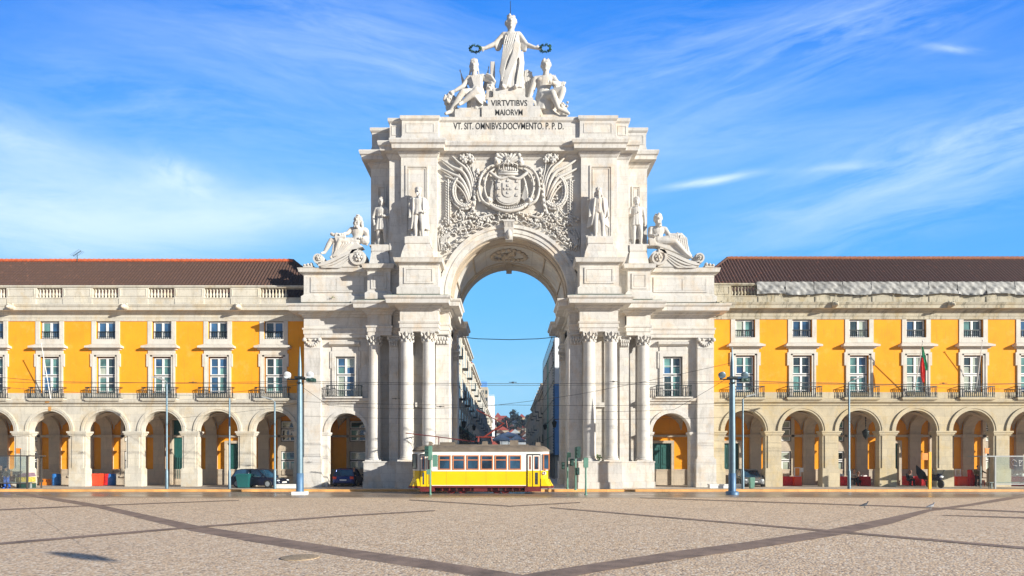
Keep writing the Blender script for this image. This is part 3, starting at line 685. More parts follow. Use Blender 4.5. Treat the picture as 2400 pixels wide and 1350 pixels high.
for s in (-1, 1):
    # long banner feathers sweeping out and up
    for pts, r in (([(1108, 458), (1104, 424), (1092, 400), (1074, 384), (1056, 364)], .12), ([(1105, 464), (1098, 432), (1084, 408), (1062, 396), (1036, 377)], .14), ([(1102, 470), (1094, 446), (1080, 423), (1060, 412), (1034, 397)], .14), ([(1100, 478), (1094, 459), (1083, 438), (1065, 425), (1043, 415)], .12), ([(1097, 482), (1092, 466), (1083, 451), (1068, 437), (1040, 425)], .07), ([(1110, 455), (1110, 430), (1104, 408), (1093, 386)], .07), ([(1113, 450), (1114, 425), (1110, 405), (1107, 386)], .06), ([(1106, 460), (1102, 440), (1094, 420), (1082, 404)], .05)):
        rt([(x, y, .08 + .20 * math.sin(math.pi * (i + .6) / len(pts))) for i, (x, y) in enumerate(pts)], lambda t, r=r: r * (.5 + .75 * math.sin(math.pi * min(.93, .2 + t * .75))), s, 6, .75, 5)
        rt([(x + 3, y + 3.0, .05 + .16 * math.sin(math.pi * (i + .6) / len(pts))) for i, (x, y) in enumerate(pts)], .04, s, 4, 1, 4)
    for a, b in ((1085, 374), (1107, 379), (1100, 370), (1090, 380)):
        blob(a, b, .24, (.26, .2, .22), s); 
        for k in range(5): blob(a + 6 * math.cos(k * 1.26), b + 6 * math.sin(k * 1.26), .33, .09, s)
    # palm trunk with beads
    rt([(1120, 398, .1), (1114, 440, .2), (1112, 478, .24), (1104, 504, .15)], .14, s, 7)
    for k in range(16): blob(1119 - k * .8 + (k % 2) * 4, 405 + k * 6.2, .34, (.09, .08, .10), s)
    # hanging garland of husks
    for k in range(17):
        y = 426 + k * 6.2
        for e in (-1, 0, 1): blob(1051 + e * 4.6, y + abs(e) * 2.6, .14 + .05 * (e == 0), (.085, .12, .13), s, (0, e * .5, 0))
    # wreath loop
    for k in range(46):
        t = k / 45; a = math.pi * (.62 + 1.12 * t); x, y = 1088 + 26 * math.cos(a), 452 - 36 * math.sin(a)
        for e in (-1, 0, 1): blob(x + e * 5 * math.cos(a), y - e * 5 * math.sin(a), .2 + .09 * (e == 0) + rnd.random() * .04, (.10, .10, .10), s)
    for k in range(40): blob(1076 + rnd.random() * 22, 428 + rnd.random() * 50, .08 + rnd.random() * .14, (.06 + rnd.random() * .06, .08, .05 + rnd.random() * .07), s, (0, rnd.random() * 3, 0))
    # big C scroll of the cartouche
    rt([(1178, 392, .2), (1150, 396, .34), (1130, 416, .4), (1123, 446, .42), (1130, 474, .4), (1150, 488, .34)], .15, s, 6, .7)
    rt([(1160, 400, .3), (1142, 418, .46), (1136, 446, .48), (1142, 470, .46), (1152, 478, .4)], .13, s, 6, .6)
    for k in range(11):
        t = k / 10; a = math.pi * (.62 + .78 * t); blob(1172 + 50 * math.cos(a), 444 - 50 * math.sin(a), .5, (.05, .06, .05), s); 
    for r_, d in ((.30, .36), (.19, .46), (.10, .54)): blob(1146, 475, d, (r_, .12, r_), s, None, None, 12, 5)
    blob(1166, 388, .42, (.26, .14, .26), s, None, None, 12, 5); blob(1166, 388, .52, (.12, .1, .12), s)
    # mantle folds beside the shield
    for k in range(6): rt([(1160 - k * .9, 420 + k * 2, .36), (1155 - k, 440 + k * 4, .40), (1163 - k * 2, 470 + k * 2, .34)], .065, s, 5)
    rt([(1190, 424, .62), (1172, 428, .6), (1158, 419, .56), (1150, 412, .5)], .12, s, 6)
    # lower scrollwork, ribbons, flower and palm fronds round the arch
    rt([(1112, 500, .12), (1125, 512, .22), (1150, 506, .2), (1172, 500, .16)], .09, s, 5)
    rt([(1075, 478, .1), (1080, 500, .25), (1088, 512, .2), (1075, 520, .2), (1066, 505, .14), (1074, 492, .1)], .055, s, 5)
    for k in range(150):
        x = 1032 + rnd.random() * 130; lim = 528 - 0; rr = 172
        dx = (x - PX); ya = 696 - math.sqrt(max(0, rr * rr - dx * dx)); y = 500 + rnd.random() ** .8 * (ya - 506) if ya > 512 else None
        if y is None or y > 592: continue
        blob(x, y, .06 + rnd.random() * .18, (.06 + rnd.random() * .10, .10, .05 + rnd.random() * .07), s, (0, rnd.random() * 3.1, 0))
    for k in range(26):
        x = 1036 + rnd.random() * 115; ya = 696 - math.sqrt(max(0, 176 ** 2 - (x - PX) ** 2)); y = 504 + rnd.random() * max(0, ya - 512)
        if y > 588: continue
        a = rnd.random() * 6.28; L = 8 + rnd.random() * 9
        rt([(x, y, .1), (x + L * .6 * math.cos(a), y + L * .6 * math.sin(a), .28), (x + L * math.cos(a + .9), y + L * math.sin(a + .9), .16)], .045, s, 4, 1, 4)
    for k in range(13):
        a = math.pi * (.545 + .034 * k); r0 = 171
        x0, y0 = PX + r0 * math.cos(a) * 1.0, 696 - r0 * math.sin(a)
        rt([(x0 + 18, y0 - 6, .08), (x0 + 5, y0 - 8, .22), (x0 - 12, y0 + 5, .10)], lambda t: .075 * (1.1 - t), s, 5)
    for k in range(12): rt([(1034, 586, .1), (1036 + k * 3, 560 - k * 2.0, .2), (1040 + k * 7.5, 556 - k * 2.6, .1)], .03, s, 4, 1, 5)
    for k in range(5): rt([(1031 + k * 5, 588, .08), (1028 + k * 6, 560, .18), (1036 + k * 7, 538, .1)], .045, s, 4, 1, 5)
rf.build('carved_relief', 'statue', ARCH)
REL = MB()
# shield
def shield_pts(cx, cy, w, h, n=8):
    p = [(cx - w, cy - h), (cx + w, cy - h), (cx + w, cy + h * .35)]
    p += [(cx + w * math.cos(t * math.pi / n / 1), cy + h * .35 + h * .65 * math.sin(t * math.pi / n)) for t in range(1, n)]
    p.append((cx - w, cy + h * .35)); return [(X_(a, RY), Z_(b, RY)) for a, b in p]
REL.prism(shield_pts(1191, 456, 29, 32), RY - .55, RY - .1); REL.prism(shield_pts(1191, 456, 26, 29), RY - .60, RY - .54)
REL.prism(shield_pts(1191, 454, 13, 17), RY - .66, RY - .59)
for a, b in ((1170, 434), (1191, 432), (1212, 434), (1170, 450), (1212, 450), (1171, 466), (1211, 466)):
    x, y, z = P3(a, b, .62); REL.box(x - .09, x + .09, y - .05, y + .04, z - .09, z + .05); REL.box(x - .04, x + .04, y - .05, y + .04, z + .05, z + .13)
for a, b in ((1191, 444), (1184, 452), (1198, 452), (1191, 452), (1191, 461)): 
    x, y, z = P3(a, b, .68); REL.box(x - .07, x + .07, y - .04, y + .04, z - .09, z + .08)
REL.build('carved_shield', 'statue', ARCH)
CRN = MB()
def cr(pts, r): CRN.tube([P3(*p) for p in pts], r, 6)
cr([(1169, 416, .5), (1180, 419, .68), (1191, 420, .74), (1202, 419, .68), (1213, 416, .5)], .10)
cr([(1170, 411, .5), (1180, 413, .68), (1191, 414, .74), (1202, 413, .68), (1212, 411, .5)], .06)
for k in range(9):
    t = k / 4 - 1; CRN.ell(P3(1191 + t * 21, 408 - 2 * (1 - t * t), .5 + .22 * (1 - t * t)), (.08, .08, .14), None, 6, 4)
for t in (-1, -.5, 0, .5, 1): cr([(1191 + t * 20, 408, .5 + .2 * (1 - t * t)), (1191 + t * 22, 396, .6 + .15 * (1 - t * t)), (1191 + t * 8, 390, .6)], .05)
CRN.ell(P3(1191, 388, .62), .13); x, y, z = P3(1191, 378, .62); CRN.box(x - .045, x + .045, y - .04, y + .04, z - .15, z + .2); CRN.box(x - .14, x + .14, y - .04, y + .04, z, z + .08)
for k in range(9):     # plumes behind the crown
    a = math.pi * (.10 + .80 * k / 8); L = 34 - abs(k - 4) * .9
    x1, y1 = 1191 + L * math.cos(a), 388 - L * math.sin(a)
    cr([(1191, 388, .2), ((1191 + x1) / 2, (388 + y1) / 2, .36), (x1, y1, .28)], .12); CRN.ell(P3(x1, y1, .36), (.17, .14, .16), None, 7, 5)
CRN.build('carved_crown', 'statue', ARCH)
RB = MB()
RB.tube([P3(p.x, p.y, p.z) for p in curve([(1140, 474, .2), (1152, 488, .4), (1170, 498, .5), (1191, 502, .52), (1212, 498, .5), (1230, 488, .4), (1242, 474, .2)], 8)], .13, 6)
for k in range(20): RB.ell(P3(1150 + k * 4.3, 487 + 9 * math.sin(math.pi * k / 19) - 4, .38), (.09, .1, .08), None, 6, 4)
for k in range(40): RB.ell(P3(1166 + rnd.random() * 50, 503 + rnd.random() * 18, .15 + rnd.random() * .2), (.10, .12, .08), (0, rnd.random() * 3, 0), 6, 4)
RB.build('carved_ribbon', 'statue', ARCH)
# ------------------------------------------------------------------ yellow arcaded wings
def sash_window(name, w, h, glass, style, loc, parent):
    """window in local coords: front plane y=0, centred on x, sill at z=0. sash > pane"""
    mb = MB(); gl = MB(); fr = .07
    frame(mb, -w / 2, w / 2, 0, h, .055, .02, .10, 1)
    W, H = w - .11, h - .11; x0, z0 = -W / 2, .055
    rw = random.Random(int(abs(loc[0]) * 37 + loc[2] * 11 + H * 5)); opts = {'glassup': (0, 0, 0, 1, 3), 'glassmid': (1, 1, 1, 0, 2, 3), 'glassdark': (3, 3, 3, 1, 2), 'glasspale': (2, 2, 1, 3)}[glass]
    nz_ = 1 if style == 'mezz' else 4
    for i_ in range(2):
        run = rw.choice(opts)
        for j_ in range(nz_):
            if rw.random() < .35: run = rw.choice(opts)
            a_, b_ = x0 + W * i_ / 2, x0 + W * (i_ + 1) / 2; c_, d_ = z0 + H * j_ / nz_, z0 + H * (j_ + 1) / nz_
            gl.add([(a_, .09, c_), (b_, .09, c_), (b_, .09, d_), (a_, .09, d_)], [(0, 1, 2, 3)], run)
    def leaf(a, b, c, d, rows):
        frame(mb, a, b, c, d, .075, .03, .08, 0)
        for k in range(1, rows): z = c + (d - c) * k / rows; mb.box(a + .075, b - .075, .04, .08, z - .02, z + .02, 0)
    if style == 'mezz':
        leaf(x0, 0, z0, z0 + H, 1); leaf(0, -x0, z0, z0 + H, 1)
    elif style == 'door':
        zt = z0 + H * .56; mb.box(x0, -x0, .02, .10, zt - .04, zt + .04, 1)
        for a, b in ((x0, 0), (0, -x0)):
            leaf(a, b, zt + .04, z0 + H, 2); leaf(a, b, z0, zt - .04, 3)
    else:
        zt = z0 + H * .62; mb.box(x0, -x0, .02, .10, zt - .04, zt + .04, 1)
        for a, b in ((x0, 0), (0, -x0)): leaf(a, b, z0, zt - .04, 1)
        leaf(x0, -x0, zt + .04, z0 + H, 1)
    o = mb.build(name, ['sash', 'darkframe']); o.parent = parent; o.location = loc
    p = gl.build('pane', ['glassup', 'glassmid', 'glasspale', 'glassdark']); p.parent = o
    return o
def railing_obj(w, d, h, loc, parent, name='railing'):
    mb = MB()
    for z in (.03, h - .03): 
        mb.box(-w / 2, w / 2, -d, -d + .05, z - .025, z + .03)
        if d > .1: mb.box(-w / 2, -w / 2 + .04, -d, 0, z - .025, z + .03); mb.box(w / 2 - .04, w / 2, -d, 0, z - .025, z + .03)
    n = int(w / .15)
    for k in range(n + 1):
        x = -w / 2 + .03 + (w - .06) * k / n
        mb.lathe([(.018, 0), (.018, h * .2), (.034, h * .35), (.016, h * .55), (.028, h * .7), (.016, h * .9), (.016, h)], x, -d + .025, 0, 5)
    if d > .1:
        for k in range(1, int(d / .15)):
            for e in (-1, 1): mb.lathe([(.018, 0), (.034, h * .35), (.016, h * .6), (.016, h)], e * (w / 2 - .03), -d + k * .15, 0, 5)
    o = mb.build(name, 'iron'); o.parent = parent; o.location = loc; return o
def wing(s, xc0, pitch, Y, name, label, mats, nb, x_in):
    root = empty('arcaded_building', (s * 30, Y, .15), label, 'building', 'yellow arcaded wings flanking the arch')
    st, up = mats['low'], mats['up']
    bays = [xc0 + s * pitch * k for k in range(nb)]
    xo = bays[-1] + s * pitch / 2
    a, b = sorted((x_in, xo)); L = lambda x, y, z: (x - root.location.x, y - Y, z - .15)
    r, zs = 1.585, 4.45
    gw = MB(); archwall(gw, a, b, Z0, 6.55, Y, Y + .5, [(x, r, zs) for x in bays], 0)
    gw.build('arcade_wall', st, root)
    det = MB()
    edges = sorted([(x - r, x + r) for x in bays]); piers = []
    prev = a
    for e0, e1 in edges: piers.append((prev, e0)); prev = e1
    piers.append((prev, b))
    for p0, p1 in piers:
        if p1 - p0 < .3: continue
        pm = MB()
        pm.box(p0 + .16, p1 - .16, Y - .06, Y + .02, 1.55, 4.1)
        pm.box(p0 - .05, p1 + .05, Y - .10, Y + .60, Z0, 1.5); pm.box(p0 - .02, p1 + .02, Y - .07, Y + .57, 1.5, 1.58)
        pm.box(p0 - .05, p1 + .05, Y - .10, Y + .57, 4.10, 4.2); pm.box(p0 - .10, p1 + .10, Y - .15, Y + .61, 4.2, 4.32); pm.box(p0 - .16, p1 + .16, Y - .2, Y + .65, 4.32, 4.45)
        pm.build('pier', 'pierstone' if s > 0 else 'wingstone', root)
    for x in bays:
        ring(det, x, zs, r, r + .14, Y - .06, Y + .02); ring(det, x, zs, r + .14, r + .32, Y - .10, Y + .02)
    det.sweep([(a, Y), (b, Y)], [(-.02, 6.42), (.08, 6.42), (.10, 6.55), (.24, 6.62), (.30, 6.66), (.34, 6.84), (.30, 6.90), (-.02, 6.95)])
    det.box(a, b, Y - .04, Y + .3, 6.95, 7.44)
    det.build('string_course', st, root)
    # upper wall
    ops = []
    for x in bays: ops += [(x - .735, x + .735, 7.3, 10.28), (x - .76, x + .76, 11.65, 13.06)]
    uw = MB(); rectwall(uw, a, b, 7.44, 13.1, Y, Y + .5, [(p, q, max(7.44, c), d) for p, q, c, d in ops]); uw.build('plaster_wall', 'yellow', root)
    co = MB()
    co.sweep([(a, Y), (b, Y)], [(-.2, 13.05), (.05, 13.05), (.05, 13.28), (.08, 13.30), (.08, 13.5), (.16, 13.56), (.20, 13.66), (.26, 13.7), (.26, 13.74), (.60, 13.78), (.60, 14.0), (.64, 14.04), (.70, 14.18), (.66, 14.22), (-.2, 14.34)])
    co.box(a, b, Y + .05, Y + .9, 13.1, 14.3)
    co.build('cornice', up, root)
    for k, x in enumerate(bays):   # lion spouts on every second pier line
        if k % 2 == (0 if s < 0 else 1): continue
        lm = MB(); xx = x + pitch * .55 if s < 0 else x + pitch * .05 * 0 - pitch * .45
        xx = x + pitch * .45 * (1 if s < 0 else -1) - (0 if s < 0 else .3)
        lm.ell((xx, Y - .78, 13.98), (.24, .28, .22)); lm.ell((xx, Y - 1.02, 13.92), (.13, .16, .11)); lm.ell((xx - .17, Y - .8, 14.16), .09); lm.ell((xx + .17, Y - .8, 14.16), .09)
        lm.cone((xx, Y - .5, 13.95), (xx, Y - .8, 13.97), .22, .2, 8); lm.build('water_spout', up, root)
    # window surrounds
    def surround():
        m = MB()
        frame(m, -1.1, 1.1, 11.42, 13.06, .30, -.05, .06, 0); m.box(-1.1, 1.1, -.055, .05, 11.26, 11.42)
        m.loft([[(-1.14, -.02, 11.26), (1.14, -.02, 11.26), (1.14, .04, 11.26), (-1.14, .04, 11.26)], [(-1.14, -.10, 11.22), (1.14, -.10, 11.22), (1.14, .04, 11.22), (-1.14, .04, 11.22)], [(-1.40, -.42, 11.06), (1.40, -.42, 11.06), (1.40, .04, 11.06), (-1.40, .04, 11.06)], [(-1.40, -.42, 10.92), (1.40, -.42, 10.92), (1.40, .04, 10.92), (-1.40, .04, 10.92)]], 0, False)
        m.box(-1.22, 1.22, -.18, .04, 10.82, 10.92); m.box(-1.08, 1.08, -.07, .04, 10.58, 10.82); m.box(-1.0, 1.0, -.035, .04, 10.44, 10.58)
        frame(m, -1.06, 1.06, 6.96, 10.58, .14, -.09, .04, 0, False) if False else None
        m.box(-1.17, 1.17, -.05, .04, 9.55, 10.44); frame(m, -1.06, 1.06, 6.96, 10.44, .13, -.085, .04, 0, False); frame(m, -.93, .93, 6.96, 10.31, .20, -.06, .04, 0, False)
        return m
    # the surround must leave the opening clear: rebuild plate as two ears
    def surround2():
        m = surround(); return m
    sm = MB()
    src = MB(); 
    m = src
    m.box(-1.1, -.765, -.05, .06, 11.40, 13.07); m.box(.765, 1.1, -.05, .06, 11.40, 13.07); m.box(-.765, .765, -.05, .06, 11.40, 11.66); m.box(-1.1, 1.1, -.052, .05, 11.26, 11.40)
    m.loft([[(-1.14, -.02, 11.262), (1.14, -.02, 11.262), (1.14, .04, 11.262), (-1.14, .04, 11.262)], [(-1.14, -.10, 11.22), (1.14, -.10, 11.22), (1.14, .04, 11.22), (-1.14, .04, 11.22)], [(-1.40, -.42, 11.06), (1.40, -.42, 11.06), (1.40, .04, 11.06), (-1.40, .04, 11.06)], [(-1.40, -.42, 10.92), (1.40, -.42, 10.92), (1.40, .04, 10.92), (-1.40, .04, 10.92)]], 0, False)
    m.box(-1.22, 1.22, -.18, .04, 10.80, 10.917); m.box(-1.06, 1.06, -.06, .04, 10.50, 10.80); m.box(-1.17, 1.17, -.09, .04, 10.40, 10.50)
    for e in (-1, 1):
        m.box(e * 1.17, e * 1.04, -.088, .04, 9.5, 10.40); m.box(e * 1.04, e * .90, -.09, .04, 6.95, 10.40); m.box(e * .90, e * .735, -.05, .05, 6.95, 10.40)
    m.box(-.90, .90, -.05, .05, 10.28, 10.40)
    sur = src.build('window_surround', mats['trim']); sur.parent = root; sur.location = L(bays[0], Y, 0)
    slab = MB(); slab.box(-1.38, 1.38, -.50, .02, 6.86, 6.99); slab.box(-1.30, 1.30, -.44, 0, 6.78, 6.86)
    bal = slab.build('balcony', st); bal.parent = root; bal.location = L(bays[0], Y, 0)
    railing_obj(2.66, .44, .88, (0, 0, 6.99), bal)
    for i, x in enumerate(bays):
        if i: copy_tree(sur, root, L(x, Y, 0)); copy_tree(bal, root, L(x, Y, 0))
        g1 = ('glassup', 'glassup') if s < 0 else ('glassmid', 'glassup')
        wz = sash_window('window', 1.50, 1.40, g1[i % 2] if s > 0 else 'glassup', 'mezz', L(x, Y + .10, 11.66), root)
        railing_obj(1.46, .0, .62, (0, -.02, 0), wz)
        sash_window('balcony_door', 1.46, 3.28, ('glassmid', 'glassmid', 'glassup')[(i * 2 + (s > 0)) % 3], 'door', L(x, Y + .12, 6.98), root)
    # parapet with balusters
    bl = MB(); bw = pitch
    zb0, zb1 = 14.3, 14.88
    bl.box(a, b, Y + .02, Y + .5, zb0 - .1, zb1); bl.box(a, b, Y - .02, Y + .5, zb1 - .06, zb1 + .02)
    bl.box(a, b, Y + .0, Y + .5, 15.68, 15.86); bl.box(a, b, Y - .05, Y + .55, 15.74, 15.82)
    panels = []
    for i, x in enumerate(bays + [bays[-1] + s * pitch, bays[0] - s * pitch]):
        # baluster field beside each window axis, solid panel beyond it
        f0, f1 = (x - 1.08, x + .98)
        panels.append((f0, f1))
    panels.sort(); prev = a
    for f0, f1 in panels:
        if f0 > prev and f0 < b + .01:
            bl.box(prev, f0, Y + .0, Y + .5, zb1, 15.70); frame(bl, prev + .12, f0 - .12, 14.98, 15.60, .04, Y - .03, Y + .01)
            bl.box(prev + .04, f0 + .0, Y - .03, Y + .3, zb0, zb1 - .07)
        prev = max(a, min(f1, b))
    if prev < b - .05: bl.box(prev, b, Y, Y + .5, zb1, 15.70)
    bl.build('balustrade', up, root)
    bm = MB(); bm.lathe([(.11, 0), (.11, .06), (.06, .10), (.115, .22), (.12, .30), (.06, .46), (.05, .60), (.09, .70), (.10, .80)], 0, 0, 0, 8)
    b0 = None
    for f0, f1 in panels:
        if f0 < a or f1 > b: continue
        for k in range(8):
            x = f0 + (f1 - f0) * (k + .5) / 8
            if b0 is None: b0 = bm.build('baluster', up); b0.parent = root; o = b0
            else: o = b0.copy(); C.objects.link(o)
            o.location = L(x, Y + .25, 14.89)
    # hipped tiled roof
    tm = MB(); ye, ze, yr, zr = Y + .75, 15.1, Y + 4.75, 19.4
    hx = s * 18.62; ex = s * 13.4
    p = .27; n = int(abs(xo - ex) / p)
    def prof(x): return .055 * math.cos(2 * math.pi * x / p)
    ns = 4
    xs = [ex + s * k * p / ns for k in range(n * ns)]
    rows = []
    V = []; Fs = []
    K = 6
    for x in xs:
        tmax = 1.0 if abs(x) > abs(hx) else max(0.02, (abs(x) - abs(ex)) / (abs(hx) - abs(ex)))
        for k in range(K + 1):
            t = tmax * k / K; dz = prof(x); V.append((x, ye + (yr - ye) * t - dz * .7, ze + (zr - ze) * t + dz * .7))
    for i in range(len(xs) - 1):
        for k in range(K): q = i * (K + 1) + k; Fs.append((q, q + K + 1, q + K + 2, q + 1))
    tm.add(V, Fs, 0, True)
    tm.add([(ex, ye, ze - .1), (hx, yr, zr - .05), (ex, 2 * yr - ye, ze - .1)], [(0, 1, 2)])
    tm.add([(ex, 2 * yr - ye, ze), (hx, yr, zr - .03), (xo, yr, zr - .03), (xo, 2 * yr - ye, ze)], [(0, 1, 2, 3)])
    roof = tm.build('roof', mats['tile'], root)
    hp = MB(); rg = MB(); nseg = int(abs(xo - hx) / .42)
    for k in range(nseg):
        x = hx + s * k * .42; rg.cone((x, yr, zr + .02), (x + s * .44, yr, zr + .05), .15, .17, 8)
    for k in range(12):
        t = k / 12; t2 = (k + 1.05) / 12; f = lambda t: (ex + (hx - ex) * t, ye + (yr - ye) * t, ze + (zr - ze) * t + .05)
        hp.cone(f(t), f(t2), .10, .12, 8)
    hp.build('hip_tiles', mats['tile'], root)
    rg.build('ridge_tiles', mats['ridge']).parent = None
    o = bpy.data.objects['ridge_tiles'] if s < 0 else [q for q in bpy.data.objects if q.name.startswith('ridge_tiles')][-1]
    for v in o.data.vertices: v.co -= Vector(root.location)
    o.parent = root
    # ---- inside the arcade: back wall, vaults
    YB = Y + 3.4
    xa, xb = sorted((s * 8.4 if s < 0 else s * 8.4, xo + s * 3))
    allb = [s * 12.6] + bays + [bays[-1] + s * pitch]
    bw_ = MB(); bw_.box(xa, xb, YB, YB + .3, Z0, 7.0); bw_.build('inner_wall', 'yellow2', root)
    inn = MB()
    inn.box(xa, xb, YB - .12, YB + .02, Z0, 1.35); inn.box(xa, xb, YB - .14, YB + .02, 1.35, 1.45)
    pl = [(allb[i] + allb[i + 1]) / 2 for i in range(len(allb) - 1)]
    for x in pl:
        inn.box(x - .46, x + .46, YB - .22, YB + .02, .16, 4.12); inn.box(x - .52, x + .52, YB - .28, YB + .02, .16, 1.4)
    inn.box(xa, xb, YB - .20, YB + .02, 4.12, 4.30); 
    for x in pl:
        inn.box(x - .56, x + .56, YB - .34, YB + .02, 4.08, 4.34); 
        # transverse arch from pier to inner pilaster
        n = 12; d0, d1 = Y + .48, YB - .2; cy, ry = (d0 + d1) / 2, (d1 - d0) / 2
        rs = []
        for k in range(n + 1):
            aa = math.pi * k / n; yy, zz = cy - ry * math.cos(aa), 4.34 + 1.5 * math.sin(aa)
            rs.append([(x - .46, yy, zz), (x + .46, yy, zz), (x + .46, yy, zz + .45), (x - .46, yy, zz + .45)])
        inn.loft(rs, 0, False)
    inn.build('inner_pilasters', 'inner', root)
    vm = MB(); N = 14
    for x in allb:
        hw = pitch / 2 - .45; d0, d1 = Y + .47, YB + .1; hd = (d1 - d0) / 2; V = []
        for i in range(N + 1):
            for j in range(N + 1):
                u, v = -1 + 2 * i / N, -1 + 2 * j / N
                h1 = math.sqrt(max(0, 1 - u * u)); h2 = math.sqrt(max(0, 1 - v * v)); V.append((x + u * hw, (d0 + d1) / 2 + v * hd, 4.34 + 1.62 * max(h1, h2)))
        vm.add(V, [(i * (N + 1) + j, (i + 1) * (N + 1) + j, (i + 1) * (N + 1) + j + 1, i * (N + 1) + j + 1) for i in range(N) for j in range(N)], 0, False)
    vm.add([(xa, Y + .45, 6.5), (xb, Y + .45, 6.5), (xb, YB, 6.5), (xa, YB, 6.5)], [(0, 1, 2, 3)])
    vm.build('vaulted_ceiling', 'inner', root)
    # inner doors and windows
    def inner_open(x, kind):
        if kind == 'none': return
        m = MB()
        if kind in ('door', 'gate'):
            w, h = (.80, 3.45) if kind == 'door' else (1.0, 5.4)
            frame(m, x - w - .22, x + w + .22, Z0, Z0 + h + .22, .22, YB - .30, YB, 0, False)
            m.build('door_surround', 'inner', root)
            d = MB(); d.box(x - w, x + w, YB - .06, YB - .02, Z0, Z0 + h)
            for e in (-1, 1):
                for z0, z1 in ((.4, 1.5), (1.7, h - .3)): frame(d, min(x + e * .12, x + e * (w - .12)), max(x + e * .12, x + e * (w - .12)), Z0 + z0, Z0 + z1, .05, YB - .09, YB - .05)
            d.box(x - .02, x + .02, YB - .1, YB - .05, Z0, Z0 + h)
            if kind == 'gate':
                for k in range(14): xx = x - w + 2 * w * (k + .5) / 14; d.cone((xx, YB - .14, Z0 + .5), (xx, YB - .14, Z0 + 2.3), .02, None, 5)
            d.build('door', 'door', root)
        elif kind in ('window', 'shop'):
            m.box(x - 1.0, x - .75, YB - .20, YB, .9, 5.7); m.box(x + .75, x + 1.0, YB - .20, YB, .9, 5.7); m.box(x - .75, x + .75, YB - .18, YB, 2.95, 3.75)
            m.box(x - 1.06, x + 1.06, YB - .26, YB, .78, .92); m.build('door_surround', 'inner', root)
            sash_window('arcade_window', 1.50, 2.04, 'glasspale' if kind == 'window' else 'glassdark', 'low', L(x, YB - .14, .92), root)
            sash_window('arcade_window', 1.50, 1.75, 'glassdark', 'low', L(x, YB - .14, 3.75), root)
    for x, k in zip(allb, mats['inner']): inner_open(x, k)
    if mats.get('gate_up'):
        pass
    return root, bays
M['tarp'] = plain('grey_white_plastic_sheet', (.26, .26, .25), .65, var=.5, scale=2.2)
LW, LB = wing(-1, -18.37, 4.373, 45.0, 'left', 'yellow arcaded building with clean pale balustrade and brown roof left of the arch', dict(low='wingstone', up='wingstone', trim='trim', tile='tileL', ridge='ridge', inner=['window', 'window', 'door', 'gate', 'window', 'window', 'window', 'window', 'window']), 7, -15.56)
RW, RB_ = wing(1, 18.2, 4.396, 44.42, 'right', 'yellow arcaded building with plastic-sheeted balustrade and dark red roof right of the arch', dict(low='pierstone', up='dirtystone', trim='trim', tile='tileR', ridge='ridgeR', inner=['door', 'door', 'window', 'shop', 'door', 'window', 'window', 'window', 'window']), 7, 15.56)
# plastic sheets over the right balustrade
rnd = random.Random(5)
for k in range(10):
    x0 = X_(1772 + k * 67.0, 44.4); x1 = x0 + 2.17; Yt = 44.36
    if k % 2: depth = 1.0
    else: depth = .97
    V = []; nx, nz = 22, 12; ph = rnd.random() * 9
    for i in range(nx + 1):
        u = i / nx
        for j in range(nz + 1):
            v = j / nz
            sag = .05 * math.sin(math.pi * u) * (1 if k % 2 else -1)
            z = 15.93 - v * (depth + sag + .025 * math.sin(7 * u + ph))
            y = Yt - .05 - .07 * v - .045 * abs(math.sin(4.2 * u * math.pi + 3 * v + ph)) * v - .04 * abs(math.sin(13 * u - 11 * v + ph * 2)) - .06 * math.sin(9 * u + 5 * v + ph) * v - .02 * math.sin(23 * u - 9 * v + ph) - .012 * math.sin(31 * v + 12 * u) 
            V.append((x0 + (x1 - x0) * u, y, z))
    V2 = [(x, y + .012, z) for x, y, z in V]; tb = MB()
    Fs = [(i * (nz + 1) + j, i * (nz + 1) + j + 1, (i + 1) * (nz + 1) + j + 1, (i + 1) * (nz + 1) + j) for i in range(nx) for j in range(nz)]
    # top flap lying over the rail
    tb.add(V, Fs, 0, True); tb.add([(x0, Yt - .1, 15.93), (x1, Yt - .1, 15.93), (x1, Yt + .62, 15.94), (x0, Yt + .62, 15.94)], [(0, 1, 2, 3)])
    tb.build('plastic_sheet', 'tarp', loc=(x0, Yt, 15), label='wrinkled grey-white plastic sheet draped over the stained balustrade', cat='plastic sheet', group='plastic sheets over the right balustrade')
# side bay openings of the arch
for s, gl in ((-1, 'glassmid'), (1, 'glassup')):
    c = s * 12.48
    sash_window('balcony_door', 1.46, 3.12, gl, 'door', (c, 44.06 - 45, 6.98 - .15), ARCH)
    slab = MB(); slab.box(-1.4, 1.4, -.50, .02, 6.88, 6.99); bal = slab.build('balcony', 'stone'); bal.parent = ARCH; bal.location = (c, 43.95 - 45, -.15)
    railing_obj(2.66, .46, .88, (0, 0, 6.99), bal)
# gate with lunette is set in the fourth arcade bay; round antenna
an = MB(); ax, ay = X_(181, 49.6), 49.6; an.cone((ax, ay, 19.3), (ax, ay, Z_(596, ay)), .03, .025, 6)
an.cone((X_(171, ay), ay, Z_(600, ay)), (X_(190, ay), ay, Z_(588, ay)), .022, None, 5)
for k in range(7):
    t = k / 6; x, z = X_(171 + 19 * t, ay), Z_(600 - 12 * t, ay); an.cone((x, ay - .35, z), (x, ay + .35, z), .012, None, 4)
an.build('roof_antenna', 'iron', loc=(ax, ay, 19.4), label='thin television antenna standing on the brown tiled roof at the far left', cat='antenna')

M['rust'] = plain('rust_run_stain', (.52, .26, .07), .9, var=.3, scale=9)
m = MB(); xr = LB[4] + .05
for z0, z1, y, w in ((6.66, 6.84, 44.657, .20), (6.42, 6.55, 44.917, .17), (6.05, 6.35, 44.897, .13)):
    m.add([(xr - w, y, z1), (xr - w * .7, y, z0), (xr + w * .8, y, z0), (xr + w, y, z1)], [(0, 1, 2, 3)])
m.build('rust_stain', 'rust', LW)
